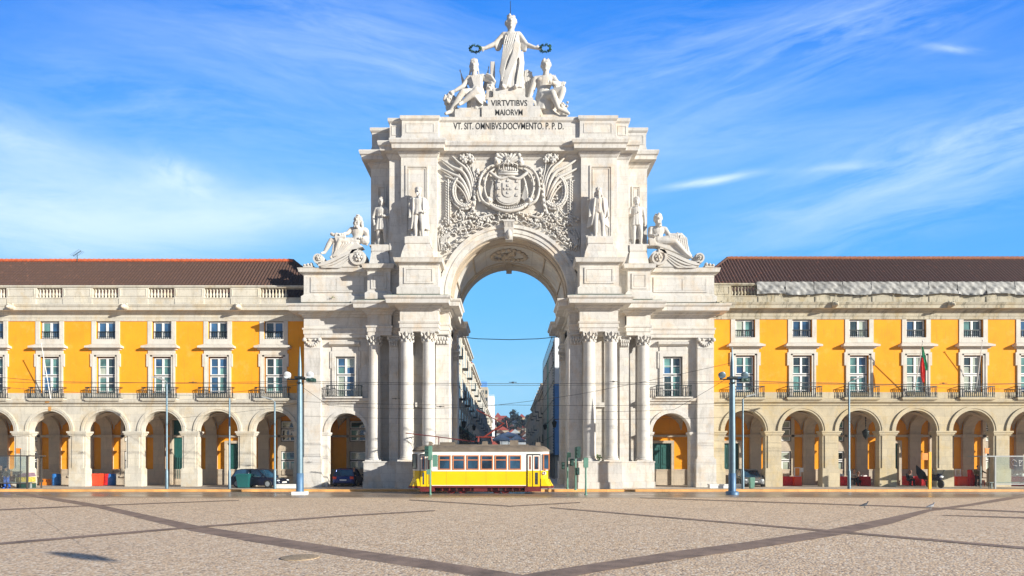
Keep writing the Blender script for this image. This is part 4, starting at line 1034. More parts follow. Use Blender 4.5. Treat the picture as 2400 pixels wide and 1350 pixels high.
# ------------------------------------------------------------------ sculpture
def remesh(mb, voxel, name, mats, loc, smooth=1, **kw):
    me = bpy.data.meshes.new('tmp'); me.from_pydata([tuple(v) for v in mb.v], [], mb.f); me.update()
    o = bpy.data.objects.new('tmp', me); C.objects.link(o)
    r = o.modifiers.new('r', 'REMESH'); r.mode = 'VOXEL'; r.voxel_size = voxel
    if smooth: sm = o.modifiers.new('s', 'SMOOTH'); sm.iterations = smooth; sm.factor = .5
    me2 = bpy.data.meshes.new_from_object(o.evaluated_get(bpy.context.evaluated_depsgraph_get()))
    C.objects.unlink(o); bpy.data.objects.remove(o)
    for v in me2.vertices: v.co -= Vector(loc)
    for p in me2.polygons: p.use_smooth = True
    me2.materials.clear()
    for m in mats: me2.materials.append(M[m] if isinstance(m, str) else m)
    me2.name = name; o = bpy.data.objects.new(name, me2); C.objects.link(o); o.location = loc
    return tag(o, **kw)
class Fig:
    """body out of joints: dict of Vector; u = size unit (1.0 for a person 1.8 tall)"""
    def __init__(s, u=1.0, fat=1.0): s.mb = MB(); s.u = u; s.fat = fat
    def limb(s, pts, rs):
        rs = [r * s.fat for r in rs]
        for a, b, r0, r1 in zip(pts, pts[1:], rs, rs[1:]):
            s.mb.cone(a, b, r0 * s.u, r1 * s.u, 10)
        for p, r in zip(pts, rs): s.mb.ell(p, r * s.u, None, 10, 7)
    def arm(s, sh, el, wr, ha, k=1.0): 
        s.limb([sh, el, wr], [.062 * k, .047 * k, .032 * k]); wr, ha = Vector(wr), Vector(ha); d = (ha - wr).normalized() if (ha - wr).length > 1e-5 else Vector((0, 0, -1))
        s.mb.cone(wr, wr + d * .09 * s.u, .034 * s.u, .042 * s.u, 8); side = d.cross(Vector((0, 1, 0.2))).normalized()
        b = wr + d * .08 * s.u
        for i in range(4):
            q = b + side * (i - 1.5) * .019 * s.u; s.limb([q, q + d * .045 * s.u, q + (d + Vector((0, -.4, -.1))) * .07 * s.u], [.012, .010, .008])
        s.limb([wr + d * .03 * s.u + side * .03 * s.u, wr + d * .07 * s.u + side * .065 * s.u], [.013, .010])
    def leg(s, hp, kn, an, toe, k=1.0):
        s.limb([hp, Vector(hp).lerp(Vector(kn), .45), kn, Vector(kn).lerp(Vector(an), .35), an], [.095 * k, .085 * k, .060 * k, .060 * k, .036 * k]); s.limb([an, toe], [.042, .032])
    def torso(s, neck, pelvis, sl, sr, depth=1.0):
        neck, pelvis, sl, sr = map(Vector, (neck, pelvis, sl, sr)); ax = (neck - pelvis); w = (sr - sl); W = w.length / 2; wd = w.normalized(); fw = wd.cross(ax).normalized(); u = s.u
        rs = []
        for t, a, b in ((-.12, .10, .10), (0, .165, .115), (.22, .150, .105), (.42, .140, .10), (.62, .165, .115), (.80, .18, .12), (.92, .15, .09), (1.0, .06, .06)):
            c = pelvis + ax * t; k = (W / (.19 * u)) if t > .5 else 1
            rs.append([c + wd * (a * u * k * (1 + (s.fat - 1) * .7) * math.cos(q)) + fw * (b * u * depth * s.fat * math.sin(q)) for q in [2 * math.pi * i / 14 for i in range(14)]])
        s.mb.loft(rs)
        s.limb([sl, neck - (neck - pelvis) * .12, sr], [.068, .075, .068])
        for e in (-1, 1): s.mb.ell(pelvis + ax * .72 + wd * e * .075 * u - fw * .0 + Vector((0, -.085 * u, 0)), (.08 * u, .05 * u, .065 * u), None, 10, 6)
    def head(s, c, face=(0, -1, 0), hair='curly', beard=0, k=1.0):
        c = Vector(c); u = s.u * k * (1.14 if s.fat == 1 else 1.3); f = Vector(face).normalized(); r = f.cross(Vector((0, 0, 1))).normalized(); up = Vector((0, 0, 1))
        def P(x, y, z): return c + r * (x * u) + f * (y * u) + up * (z * u)
        s.mb.ell(c, (.086 * u, .098 * u, .115 * u), None, 14, 10); s.mb.ell(P(0, .02, -.06), (.055 * u, .06 * u, .06 * u), None, 10, 7)
        s.mb.cone(P(0, .085, .02), P(0, .112, -.022), .010 * u, .018 * u, 8); s.mb.ell(P(0, .075, -.055), (.028 * u, .02 * u, .010 * u)); s.mb.ell(P(0, .07, -.095), (.025 * u, .022 * u, .02 * u))
        for e in (-1, 1):
            s.mb.ell(P(e * .033, .078, .03), (.022 * u, .012 * u, .010 * u)); s.mb.ell(P(e * .033, .086, .045), (.028 * u, .014 * u, .008 * u)); s.mb.ell(P(e * .08, 0, 0), (.012 * u, .02 * u, .03 * u)); s.mb.ell(P(e * .05, .05, -.03), (.024 * u, .024 * u, .024 * u))
        s.mb.cone(c, c + Vector((0, .01 * u, -.20 * u)), .052 * u, .062 * u, 10)
        rn = random.Random(int(abs(c.x * 100)))
        if hair != 'none':
            for i in range(46 if hair == 'curly' else 20):
                a = rn.random() * 6.28; z = rn.random() * .13 - .01; rr = .085 * math.sqrt(max(0, 1 - (z / .13) ** 2)); x, y = math.cos(a) * rr, math.sin(a) * rr * 1.1
                if y > .05 and z < .06: continue
                s.mb.ell(P(x, y, z), (.026 * u if hair == 'curly' else .03 * u,) * 3, None, 6, 4)
        if hair == 'long':
            for i in range(26):
                a = math.pi * (1 + (i / 25)) ; s.mb.ell(P(.10 * math.cos(a), .09 * math.sin(a) + .01, -.02 - .15 * rn.random()), (.034 * u, .034 * u, .05 * u), None, 6, 4)
        for i in range(int(beard * 24)):
            s.mb.ell(P((rn.random() - .5) * .10, .05 + rn.random() * .05, -.06 - rn.random() * .14 * beard), (.02 * u, .02 * u, .032 * u), None, 6, 4)
    def robe(s, rings, folds=14, amp=.06, tw=0.0, n=72, seed=0):
        """rings: (cx, cy, z, rx, ry)"""
        rn = random.Random(seed); ph = [rn.random() * 6.28 for _ in range(4)]; rs = []
        for k, (cx, cy, z, rx, ry) in enumerate(rings):
            t = k / (len(rings) - 1); row = []
            for i in range(n):
                a = 2 * math.pi * i / n; f = math.sin(folds * a + ph[0] + tw * t * 6) + .6 * math.sin((folds * .53) * a + ph[1] - tw * t * 9) 
                q = 1 + amp * f * (.35 + .65 * t)
                row.append((cx + rx * q * math.cos(a), cy + ry * q * math.sin(a), z))
            rs.append(row)
        s.mb.loft(rs)
    def folds(s, pts_a, pts_b, n, r):
        """raised drapery folds running between two polylines"""
        for k in range(n):
            t = (k + .5) / n
            s.mb.tube([Vector(a).lerp(Vector(b), t) for a, b in zip(pts_a, pts_b)], r * s.u, 6)
    def cape(s, pts, w, th):
        pass
# ---- the crowning group: pixel joints read at 4.09 zoom
def J(zx, zy, dy=0.0, Y=44.9): px, py = 980 + zx / 4.09, zy / 4.09; return Vector((X_(px, 44.4), Y + dy, Z_(py, 44.4)))
def glory():
    f = Fig(5.85 / 1.80, 1.28); u = f.u
    f.head(J(890, 185, -.1), (0, -1, -.12), 'curly', 0, 1.08)
    f.torso(J(890, 268), J(905, 560), J(822, 300), J(962, 295))
    zz = lambda y: J(0, y).z; xx = lambda x: J(x, 0).x
    rings = [(xx(888), 44.9, zz(282), .50, .30), (xx(890), 44.9, zz(300), .66, .42), (xx(893), 44.9, zz(340), .64, .46), (xx(900), 44.9, zz(400), .60, .46), (xx(906), 44.9, zz(450), .62, .46), (xx(908), 44.9, zz(520), .74, .50), (xx(908), 44.9, zz(600), .84, .54), (xx(900), 44.9, zz(680), .86, .56), (xx(890), 44.9, zz(760), .88, .58), (xx(882), 44.9, zz(830), .92, .62), (xx(882), 44.9, zz(850), .94, .62)]
    f.robe(rings, 15, .05, .12, 96, 3)
    # diagonal folds of the mantle
    f.folds([J(962, 300, -.42), J(930, 420, -.56), J(850, 600, -.62), J(800, 800, -.62)], [J(830, 330, -.42), J(812, 420, -.5), J(798, 560, -.5), J(780, 680, -.5)], 6, .016)
    f.folds([J(985, 420, -.5), J(960, 560, -.62), J(880, 740, -.68), J(850, 840, -.64)], [J(930, 380, -.55), J(900, 520, -.62), J(830, 700, -.62), J(800, 830, -.6)], 5, .016)
    f.folds([J(1010, 480, -.35), J(1020, 600, -.45), J(1005, 740, -.55), J(1000, 845, -.55)], [J(960, 500, -.55), J(965, 620, -.62), J(940, 760, -.68), J(930, 845, -.66)], 4, .018)
    for sh, el, wr, ha, e in ((J(812, 305), J(738, 385, -.1), J(640, 440, -.25), J(600, 448, -.3), -1), (J(975, 300), J(1040, 395, -.1), J(1120, 435, -.25), J(1165, 445, -.3), 1)):
        f.arm(sh, el, wr, ha, .95)
        # wide sleeves hanging from the upper arm
        for k in range(7):
            t = k / 6; a = sh.lerp(el, .15 + .85 * t); b = a + Vector((-e * .12, .02, -(.25 + .42 * math.sin(t * 2.6))))
            f.mb.cone(a, b, .17, .10, 8)
    for e in (-1, 1): f.limb([J(880 + e * 50, 842, -.5), J(872 + e * 60, 846, -.78)], [.04, .03])
    # gathered train and lion's mane beside the right leg
    f.robe([(xx(975), 44.75, zz(640), .16, .2), (xx(980), 44.7, zz(720), .26, .26), (xx(985), 44.7, zz(850), .30, .30)], 7, .09, 0, 40, 5)
    f.mb.ell(J(965, 665, -.3), (.26, .25, .20)); f.mb.ell(J(985, 700, -.3), (.22, .22, .22))
    o = remesh(f.mb, .042, 'statue_of_glory', ['statue'], (J(890, 850).x, 44.9, 30.87), 1, label='white marble robed woman standing on top of the arch with outspread arms', cat='statue')
    for zx, zy, k in ((545, 455, 0), (1220, 450, 1)):
        w = MB(); c = J(zx, zy, -.35); 
        for i in range(22):
            a = 2 * math.pi * i / 22; p = c + Vector((.40 * math.cos(a), .34 * math.sin(a), -.02 * math.sin(a)))
            for q in range(5):
                d = Vector((random.uniform(-.09, .09), random.uniform(-.08, .08), random.uniform(-.08, .09)))
                w.ell(p + d * .8, (.085, .03, .04), (random.random() * 3, random.random() * 3, a), 6, 4)
        w.build('laurel_wreath', 'bronze', loc=tuple(c), label='dark green bronze laurel wreath in the %s outstretched hand of the crowning statue' % ('right' if k else 'left'), cat='wreath', group='bronze wreaths held by the crowning statue')
glory()
def valour():
    f = Fig(2.85, 1.28); Y = 44.75
    f.head(J(535, 610, -.15), (-.1, -1, -.1), 'curly', 0, 1.0)
    f.mb.ell(J(532, 578, -.12), (.26, .30, .24), None, 12, 8)       # helmet
    f.mb.tube([J(505, 610, .12), J(500, 560, .1), J(525, 530, -.05), J(560, 545, -.15)], .10, 8)
    for k in range(9): f.mb.ell(J(505 + k * 7, 535 + abs(k - 4) * 3, -.1), (.07, .12, .11))
    for k in range(8): f.mb.ell(J(498 - k * 2, 620 + k * 12, .05), (.08, .1, .1)); f.mb.ell(J(572 + k, 620 + k * 10, .05), (.06, .1, .09))
    f.torso(J(540, 690), J(560, 880), J(482, 715), J(618, 700))
    f.arm(J(478, 718), J(425, 800, -.15), J(350, 855, -.3), J(315, 872, -.35)); f.arm(J(622, 705), J(690, 740, -.1), J(712, 790, -.3), J(690, 820, -.35))
    zz = lambda y: J(0, y).z; xx = lambda x: J(x, 0).x
    f.robe([(xx(542), 44.9, zz(700), .50, .30), (xx(550), 44.88, zz(760), .50, .36), (xx(560), 44.86, zz(800), .46, .36), (xx(562), 44.82, zz(830), .56, .46), (xx(560), 44.75, zz(900), .72, .60), (xx(555), 44.8, zz(960), .72, .6), (xx(560), 44.9, zz(1040), .75, .55)], 12, .055, .1, 72, 8)
    f.folds([J(500, 720, -.4), J(520, 790, -.42), J(540, 860, -.5)], [J(600, 710, -.4), J(600, 790, -.42), J(610, 870, -.5)], 6, .02)
    f.leg(J(530, 880, -.2), J(430, 905, -.75), J(310, 1075, -.55), J(268, 1108, -.75), 1.15); f.leg(J(585, 880, -.2), J(560, 900, -.9), J(430, 1000, -.75), J(400, 1030, -.9), 1.15)
    # swags of drapery over the lap
    for k in range(6): f.mb.tube([J(470 + k * 12, 900 + k * 10, -.75), J(540 + k * 10, 935 + k * 14, -.85), J(620, 930 + k * 16, -.6)], .055, 6)
    # lion under the left hand
    f.mb.ell(J(300, 950, -.2), (.45, .45, .48)); 
    for k in range(34):
        a = k * 2.4; r = .30 + .16 * random.random(); f.mb.ell(J(300, 940, -.35) + Vector((r * math.cos(a), .1 * math.sin(k), r * math.sin(a))), (.12, .14, .14), None, 6, 4)
    f.mb.ell(J(285, 985, -.65), (.17, .22, .14)); f.mb.ell(J(278, 955, -.62), .06); f.mb.ell(J(318, 955, -.62), .06); f.mb.cone(J(300, 975, 0), J(360, 1090, 0), .42, .5, 10)
    f.mb.ell(J(600, 1000, .1), (.75, .6, .55)); f.mb.box(J(385, 0).x, J(640, 0).x, 44.4, 46, zz(1118), zz(1030)); 
    f.mb.box(J(690, 0).x, J(735, 0).x, 44.7, 45.3, zz(1000), zz(560)); f.mb.tube([J(650, 690, -.2), J(700, 720, -.35), J(735, 770, -.3), J(720, 840, -.2)], .13, 8)
    for k in range(5): f.mb.cone(J(665 + k * 8, 790, -.3), J(655 + k * 11, 940, -.25), .07, .09, 6)
    # furled banners behind
    for x0, y0, x1, y1 in ((392, 592, 470, 860), (672, 560, 640, 800), (725, 612, 700, 800)):
        f.mb.cone(J(x0, y0, .45), J(x1, y1, .45), .035, .04, 6); f.mb.ell(J(x0, y0 + 6, .45), (.06, .06, .12))
        for k in range(4):
            t = .12 + k * .03; f.mb.cone(J(x0, y0, .45).lerp(J(x1, y1, .45), t), J(x0 + (x1 - x0) * .9 - 22 + k * 16, y1 - 20, .5), .05, .13, 6)
    remesh(f.mb, .038, 'statue_of_valour', ['statue'], (J(540, 1100).x, 44.9, 28), 1, label='white marble helmeted woman seated beside a lion at the left of the crown', cat='statue')
valour()
def genius():
    f = Fig(2.95, 1.28)
    f.head(J(1228, 605, -.15), (-.12, -1, -.08), 'curly', 0, 1.05)
    f.torso(J(1225, 690), J(1195, 905), J(1135, 722), J(1290, 712)); 
    for e in (-1, 1): f.mb.ell(J(1205 + e * 34, 745, -.32), (.24, .12, .17))
    for k in range(3):
        for e in (-1, 1): f.mb.ell(J(1196 + e * 18, 800 + k * 28, -.30), (.11, .06, .085))
    f.arm(J(1125, 728), J(1090, 835, -.05), J(1068, 915, -.1), J(1062, 955, -.1), 1.2); f.arm(J(1300, 720), J(1345, 790, -.2), J(1290, 800, -.6), J(1270, 800, -.65), 1.2)
    f.leg(J(1195, 905, -.1), J(1285, 925, -.85), J(1345, 1050, -.6), J(1440, 1095, -.6), 1.2); f.leg(J(1225, 900), J(1385, 865, -.55), J(1350, 985, -.5), J(1320, 1000, -.7), 1.2)
    zz = lambda y: J(0, y).z; xx = lambda x: J(x, 0).x
    f.robe([(xx(1215), 44.8, zz(880), .52, .42), (xx(1230), 44.75, zz(920), .72, .6), (xx(1215), 44.9, zz(960), .80, .6), (xx(1190), 45, zz(1040), .8, .6)], 9, .05, .2, 60, 4)
    for k in range(6): f.mb.tube([J(1310 + k * 10, 800 + k * 5, -.3), J(1330 + k * 11, 860, -.45), J(1300 + k * 18, 940, -.4)], .07, 6)
    for k in range(30): f.mb.ell(J(1340 + random.random() * 75, 765 + random.random() * 40, -.2), (.09, .09, .09), None, 6, 4)
    for k in range(34): f.mb.ell(J(1350 + random.random() * 90, 950 + random.random() * 90, -.1 + random.random() * .2), (.11, .12, .10), None, 6, 4)
    f.mb.ell(J(1240, 1010, .3), (1.0, .6, .75)); f.mb.cone(J(1150, 950, .2), J(1330, 1110, .2), .5, .55, 10); f.mb.ell(J(1390, 1040, .1), (.5, .4, .5))
    for k in range(5): f.mb.tube([J(1095 + k * 12, 940 + k * 6, -.35), J(1130 + k * 10, 1020 + k * 4, -.4), J(1165 + k * 9, 1108, -.3)], .05, 5)
    # wings with feather ridges
    for (x0, y0, x1, y1, w) in ((1285, 650, 1330, 790, .30), (1062, 620, 1045, 900, .42)):
        a, b = J(x0, y0, .35), J(x1, y1, .35); f.mb.loft([[a.lerp(b, t) + Vector((ww * w * math.cos(q), .10 * math.sin(q), ww * .25 * math.cos(q) * -1)) for q in [2 * math.pi * i / 12 for i in range(12)]] for t, ww in ((-.05, .35), (.05, .9), (.3, 1.0), (.6, .85), (.85, .5), (1.0, .1))])
        for k in range(5): f.mb.tube([a + Vector(((k - 2) * .13, -.08, 0)), a.lerp(b, .5) + Vector(((k - 2) * .15, -.12, 0)), b + Vector(((k - 2) * .05, -.05, 0))], .04, 5)
    remesh(f.mb, .038, 'statue_of_genius', ['statue'], (J(1210, 1100).x, 44.9, 28), 1, label='white marble bare-chested winged youth seated at the right of the crown', cat='statue')
genius()
rod = MB(); rod.cone(J(885, 125, .2), J(885, -60, .2), .035, .02, 6); rod.build('lightning_rod', 'iron', loc=tuple(J(885, 125, .2)), label='thin lightning rod rising above the head of the crowning statue', cat='lightning rod')
# ---- standing statues
def standing(x, Y, kind, label, seed):
    f = Fig(3.80 / 1.86, 1.28); u = f.u; zb = 18.4
    def V(a, b, c): return Vector((x + a * u, Y + b * u, zb + c * u))
    e = 1 if kind in ('coat', 'tunic') else -1
    f.head(V(.0 * e, -.02, 1.70), (.12 * e, -1, -.1), 'long' if kind == 'wig' else 'curly', .8 if kind in ('coat', 'man') else 0, 1.0)
    f.torso(V(0, 0, 1.50), V(0, 0, .98), V(-.20, 0, 1.42), V(.20, 0, 1.42))
    f.leg(V(-.09, 0, .95), V(-.11 * 1, -.05, .50), V(-.10, .0, .08), V(-.15, -.16, .03)); f.leg(V(.10, 0, .95), V(.14, -.10, .52), V(.15, .0, .08), V(.20, -.15, .03))
    if kind == 'coat':
        f.arm(V(-.23, 0, 1.40), V(-.30, .02, 1.12), V(-.31, -.08, .88), V(-.31, -.10, .78)); f.arm(V(.23, 0, 1.40), V(.33, .05, 1.14), V(.26, -.12, .96), V(.20, -.16, .94))
        f.mb.loft([[V(xc + w * math.cos(a), .03 + d * math.sin(a), z) for a in [math.pi * .0 + 2 * math.pi * i / 24 for i in range(24)]] for z, w, d, xc in ((1.46, .22, .10, 0), (1.30, .27, .12, 0), (1.0, .27, .12, 0), (.6, .30, .12, 0), (.38, .34, .12, 0))]) if False else None
        for sx in (-1, 1):
            f.folds([V(sx * .16, -.12, 1.46), V(sx * .17, -.12, 1.0), V(sx * .20, -.10, .60), V(sx * .24, -.06, .36)], [V(sx * .28, .04, 1.40), V(sx * .32, .06, 1.0), V(sx * .36, .08, .6), V(sx * .38, .10, .36)], 5, .035)
        f.mb.box(*[v for p in zip(V(-.32, .08, .36), V(.32, .14, 1.40)) for v in p][:2], V(0, .06, 0).y, V(0, .14, 0).y, V(0, 0, .36).z, V(0, 0, 1.40).z)
        f.mb.cone(V(0, 0, 1.80), V(0, 0, 1.83), .15 * u, .13 * u, 14); f.mb.ell(V(.0, 0, 1.84), (.13 * u, .13 * u, .04 * u))
        f.robe([(x, Y, zb + 1.05 * u, .17 * u, .14 * u), (x, Y, zb + .86 * u, .22 * u, .17 * u)], 9, .05, 0, 40, 2)
    elif kind == 'wig':
        f.arm(V(-.23, 0, 1.40), V(-.31, .02, 1.14), V(-.33, -.06, .90), V(-.34, -.10, .80)); f.arm(V(.23, 0, 1.40), V(.31, .04, 1.14), V(.33, -.06, .90), V(.32, -.10, .80))
        for sx in (-1, 1):
            f.folds([V(sx * .13, -.13, 1.44), V(sx * .18, -.13, 1.0), V(sx * .20, -.08, .70), V(sx * .24, -.04, .50)], [V(sx * .27, .04, 1.40), V(sx * .31, .06, 1.0), V(sx * .36, .08, .7), V(sx * .40, .10, .44)], 5, .036)
        for k in range(8): f.mb.ell(V(.01, -.135, 1.36 - k * .06), (.02 * u, .02 * u, .02 * u))
        f.mb.ell(V(0, -.13, 1.44), (.05 * u, .04 * u, .07 * u))
    elif kind == 'tunic':
        f.arm(V(-.22, 0, 1.40), V(-.32, .02, 1.15), V(-.28, -.06, .92), V(-.26, -.10, .84)); f.arm(V(.22, 0, 1.40), V(.31, -.04, 1.16), V(.12, -.18, 1.12), V(.04, -.2, 1.14))
        f.robe([(x, Y, zb + 1.44 * u, .20 * u, .12 * u), (x, Y, zb + 1.2 * u, .19 * u, .13 * u), (x, Y, zb + 1.1 * u, .18 * u, .13 * u), (x, Y, zb + .9 * u, .23 * u, .17 * u), (x, Y, zb + .62 * u, .27 * u, .19 * u)], 13, .07, 0, 64, 6)
        f.robe([(x + .18 * u, Y + .05, zb + 1.3 * u, .08 * u, .08 * u), (x + .25 * u, Y + .05, zb + .8 * u, .12 * u, .10 * u), (x + .27 * u, Y + .05, zb + .05 * u, .17 * u, .12 * u)], 6, .12, 0, 40, 9)
        f.mb.cone(V(0, 0, 1.79), V(0, 0, 1.86), .10 * u, .06 * u, 12)
    else:
        f.arm(V(-.23, 0, 1.40), V(-.30, -.02, 1.15), V(-.12, -.18, 1.18), V(-.04, -.2, 1.2)); f.arm(V(.23, 0, 1.40), V(.30, .02, 1.14), V(.30, -.06, .88), V(.30, -.08, .80))
        f.robe([(x, Y, zb + 1.44 * u, .22 * u, .12 * u), (x, Y, zb + 1.1 * u, .20 * u, .13 * u), (x, Y, zb + .78 * u, .25 * u, .17 * u)], 13, .06, 0, 64, 6)
        f.robe([(x - .1 * u, Y + .1, zb + 1.4 * u, .2 * u, .08 * u), (x - .1 * u, Y + .12, zb + .3 * u, .26 * u, .10 * u)], 9, .08, 0, 40, 9)
    # rocky support behind the legs
    f.mb.cone(V(.22, .12, 0), V(.20, .12, .42), .12 * u, .05 * u, 8); f.mb.ell(V(-.22, .08, .14), (.10 * u, .10 * u, .18 * u)); f.mb.box(x - .42 * u, x + .42 * u, Y - .22 * u, Y + .2 * u, zb - .02, zb + .05 * u)
    remesh(f.mb, .030, 'standing_statue', ['statue'], (x, Y, zb), 1, label=label, cat='statue', group='standing statues on the attic pedestals')
standing(-6.64, 42.3, 'coat', 'bearded marble man in flat hat and open coat, left of the coat of arms', 1)
standing(-9.71, 43.95, 'tunic', 'shaded marble warrior in short tunic on the far left pedestal', 2)
standing(6.57, 42.3, 'wig', 'marble nobleman with long wig and open coat, right of the coat of arms', 3)
standing(9.70, 43.85, 'man', 'marble man in short belted tunic on the far right pedestal', 4)
# ---- reclining river figures
def recl_left():
    def K(zx, zy, dy=0.0): return Vector((X_(720 + zx / 9, 43.9), 43.9 + dy, Z_(490 + zy / 9, 43.9)))
    f = Fig(2.15, 1.28)
    f.head(K(1085, 245, -.1), (-.25, -1, -.1), 'long', 1.0, 1.15)
    f.torso(K(1095, 400), K(1040, 700), K(945, 430), K(1225, 440)); 
    f.arm(K(935, 435), K(860, 530, -.15), K(800, 560, -.35), K(760, 570, -.4), 1.15); f.arm(K(1240, 460), K(1270, 600), K(1200, 640, -.25), K(1150, 640, -.3), 1.25)
    f.leg(K(1000, 690), K(520, 680, -.15), K(370, 930, -.1), K(330, 960, -.3), 1.2); f.leg(K(1000, 720, .1), K(720, 690, -.3), K(600, 960, -.2), K(520, 1050, -.3), 1.2)
    for k in range(7): f.mb.tube([K(1180 + k * 16, 440 + k * 12, -.15), K(1230 + k * 10, 560 + k * 10, -.05), K(1250, 720 + k * 8, 0)], .10, 7)
    for k in range(4): f.mb.ell(K(1190 + 20 * k, 680, -.05), (.25, .25, .28))
    for k in range(8): f.mb.tube([K(640 + k * 26, 530 + k * 6, -.3), K(620 + k * 30, 640, -.42), K(650 + k * 26, 730 - k * 2, -.35)], .06, 6)
    f.mb.tube([K(520, 540, -.2), K(570, 570, -.25), K(640, 570, -.2), K(780, 560, -.1)], .13, 8)
    f.mb.loft([[K(x, y + dz, dy) for x, y in ((560, 720), (1050, 700), (1200, 800), (900, 880), (620, 1060), (520, 1060))] for dy, dz in ((-.28, 20), (.45, 20))], 0, False)
    f.folds([K(640, 760, -.3), K(620, 900, -.32), K(560, 1040, -.3)], [K(1000, 740, -.3), K(860, 860, -.34), K(680, 1020, -.3)], 6, .04)
    remesh(f.mb, .032, 'reclining_statue', ['statue'], tuple(K(1000, 800)), 1, label='bearded marble river god reclining on the left scroll with one bare leg stretched down', cat='statue')
recl_left()
def recl_right():
    def K(zx, zy, dy=0.0): return Vector((X_(1300 + zx / 4.22, 43.9), 43.9 + dy, Z_(480 + zy / 4.22, 43.9)))
    f = Fig(2.15, 1.28)
    f.head(K(1018, 150, -.1), (.05, -1, -.05), 'curly', .9, 1.2)
    f.torso(K(1015, 220), K(1020, 365), K(955, 235), K(1085, 240))
    f.arm(K(950, 240), K(935, 310, -.1), K(975, 322, -.35), K(995, 322, -.4), 1.2); f.arm(K(1090, 245), K(1130, 310, -.1), K(1190, 320, -.25), K(1215, 325, -.3), 1.2)
    f.leg(K(1030, 365), K(1180, 385, -.3), K(1290, 500, -.3), K(1340, 540, -.35), 1.2); f.leg(K(1030, 365), K(1240, 310, -.1), K(1300, 430), K(1350, 520, -.1), 1.25)
    for k in range(9): f.mb.tube([K(1110 + k * 17, 290, -.1), K(1130 + k * 20, 330 + k * 2, -.28), K(1150 + k * 20, 400 + k * 10, -.25), K(1170 + k * 20, 440 + k * 13, -.2)], .075, 6)
    for k in range(6): f.mb.tube([K(1200 + k * 14, 285 + k * 10, -.15), K(1260 + k * 10, 320 + k * 24, -.25), K(1300 + k * 6, 400 + k * 26, -.1)], .07, 6)
    f.mb.loft([[K(x, y, dy) for x, y in ((930, 330), (1100, 330), (1220, 400), (1320, 500), (1320, 545), (1180, 480), (1000, 415), (930, 415))] for dy in (-.25, .45)], 0, False)
    for k in range(5): f.mb.tube([K(940 + k * 8, 300, 0), K(930 + k * 10, 350, -.2), K(940 + k * 14, 400, -.2)], .09, 6)
    remesh(f.mb, .032, 'reclining_statue', ['statue'], tuple(K(1050, 420)), 1, label='bearded marble river god reclining on the right scroll with draped legs', cat='statue')
recl_right()
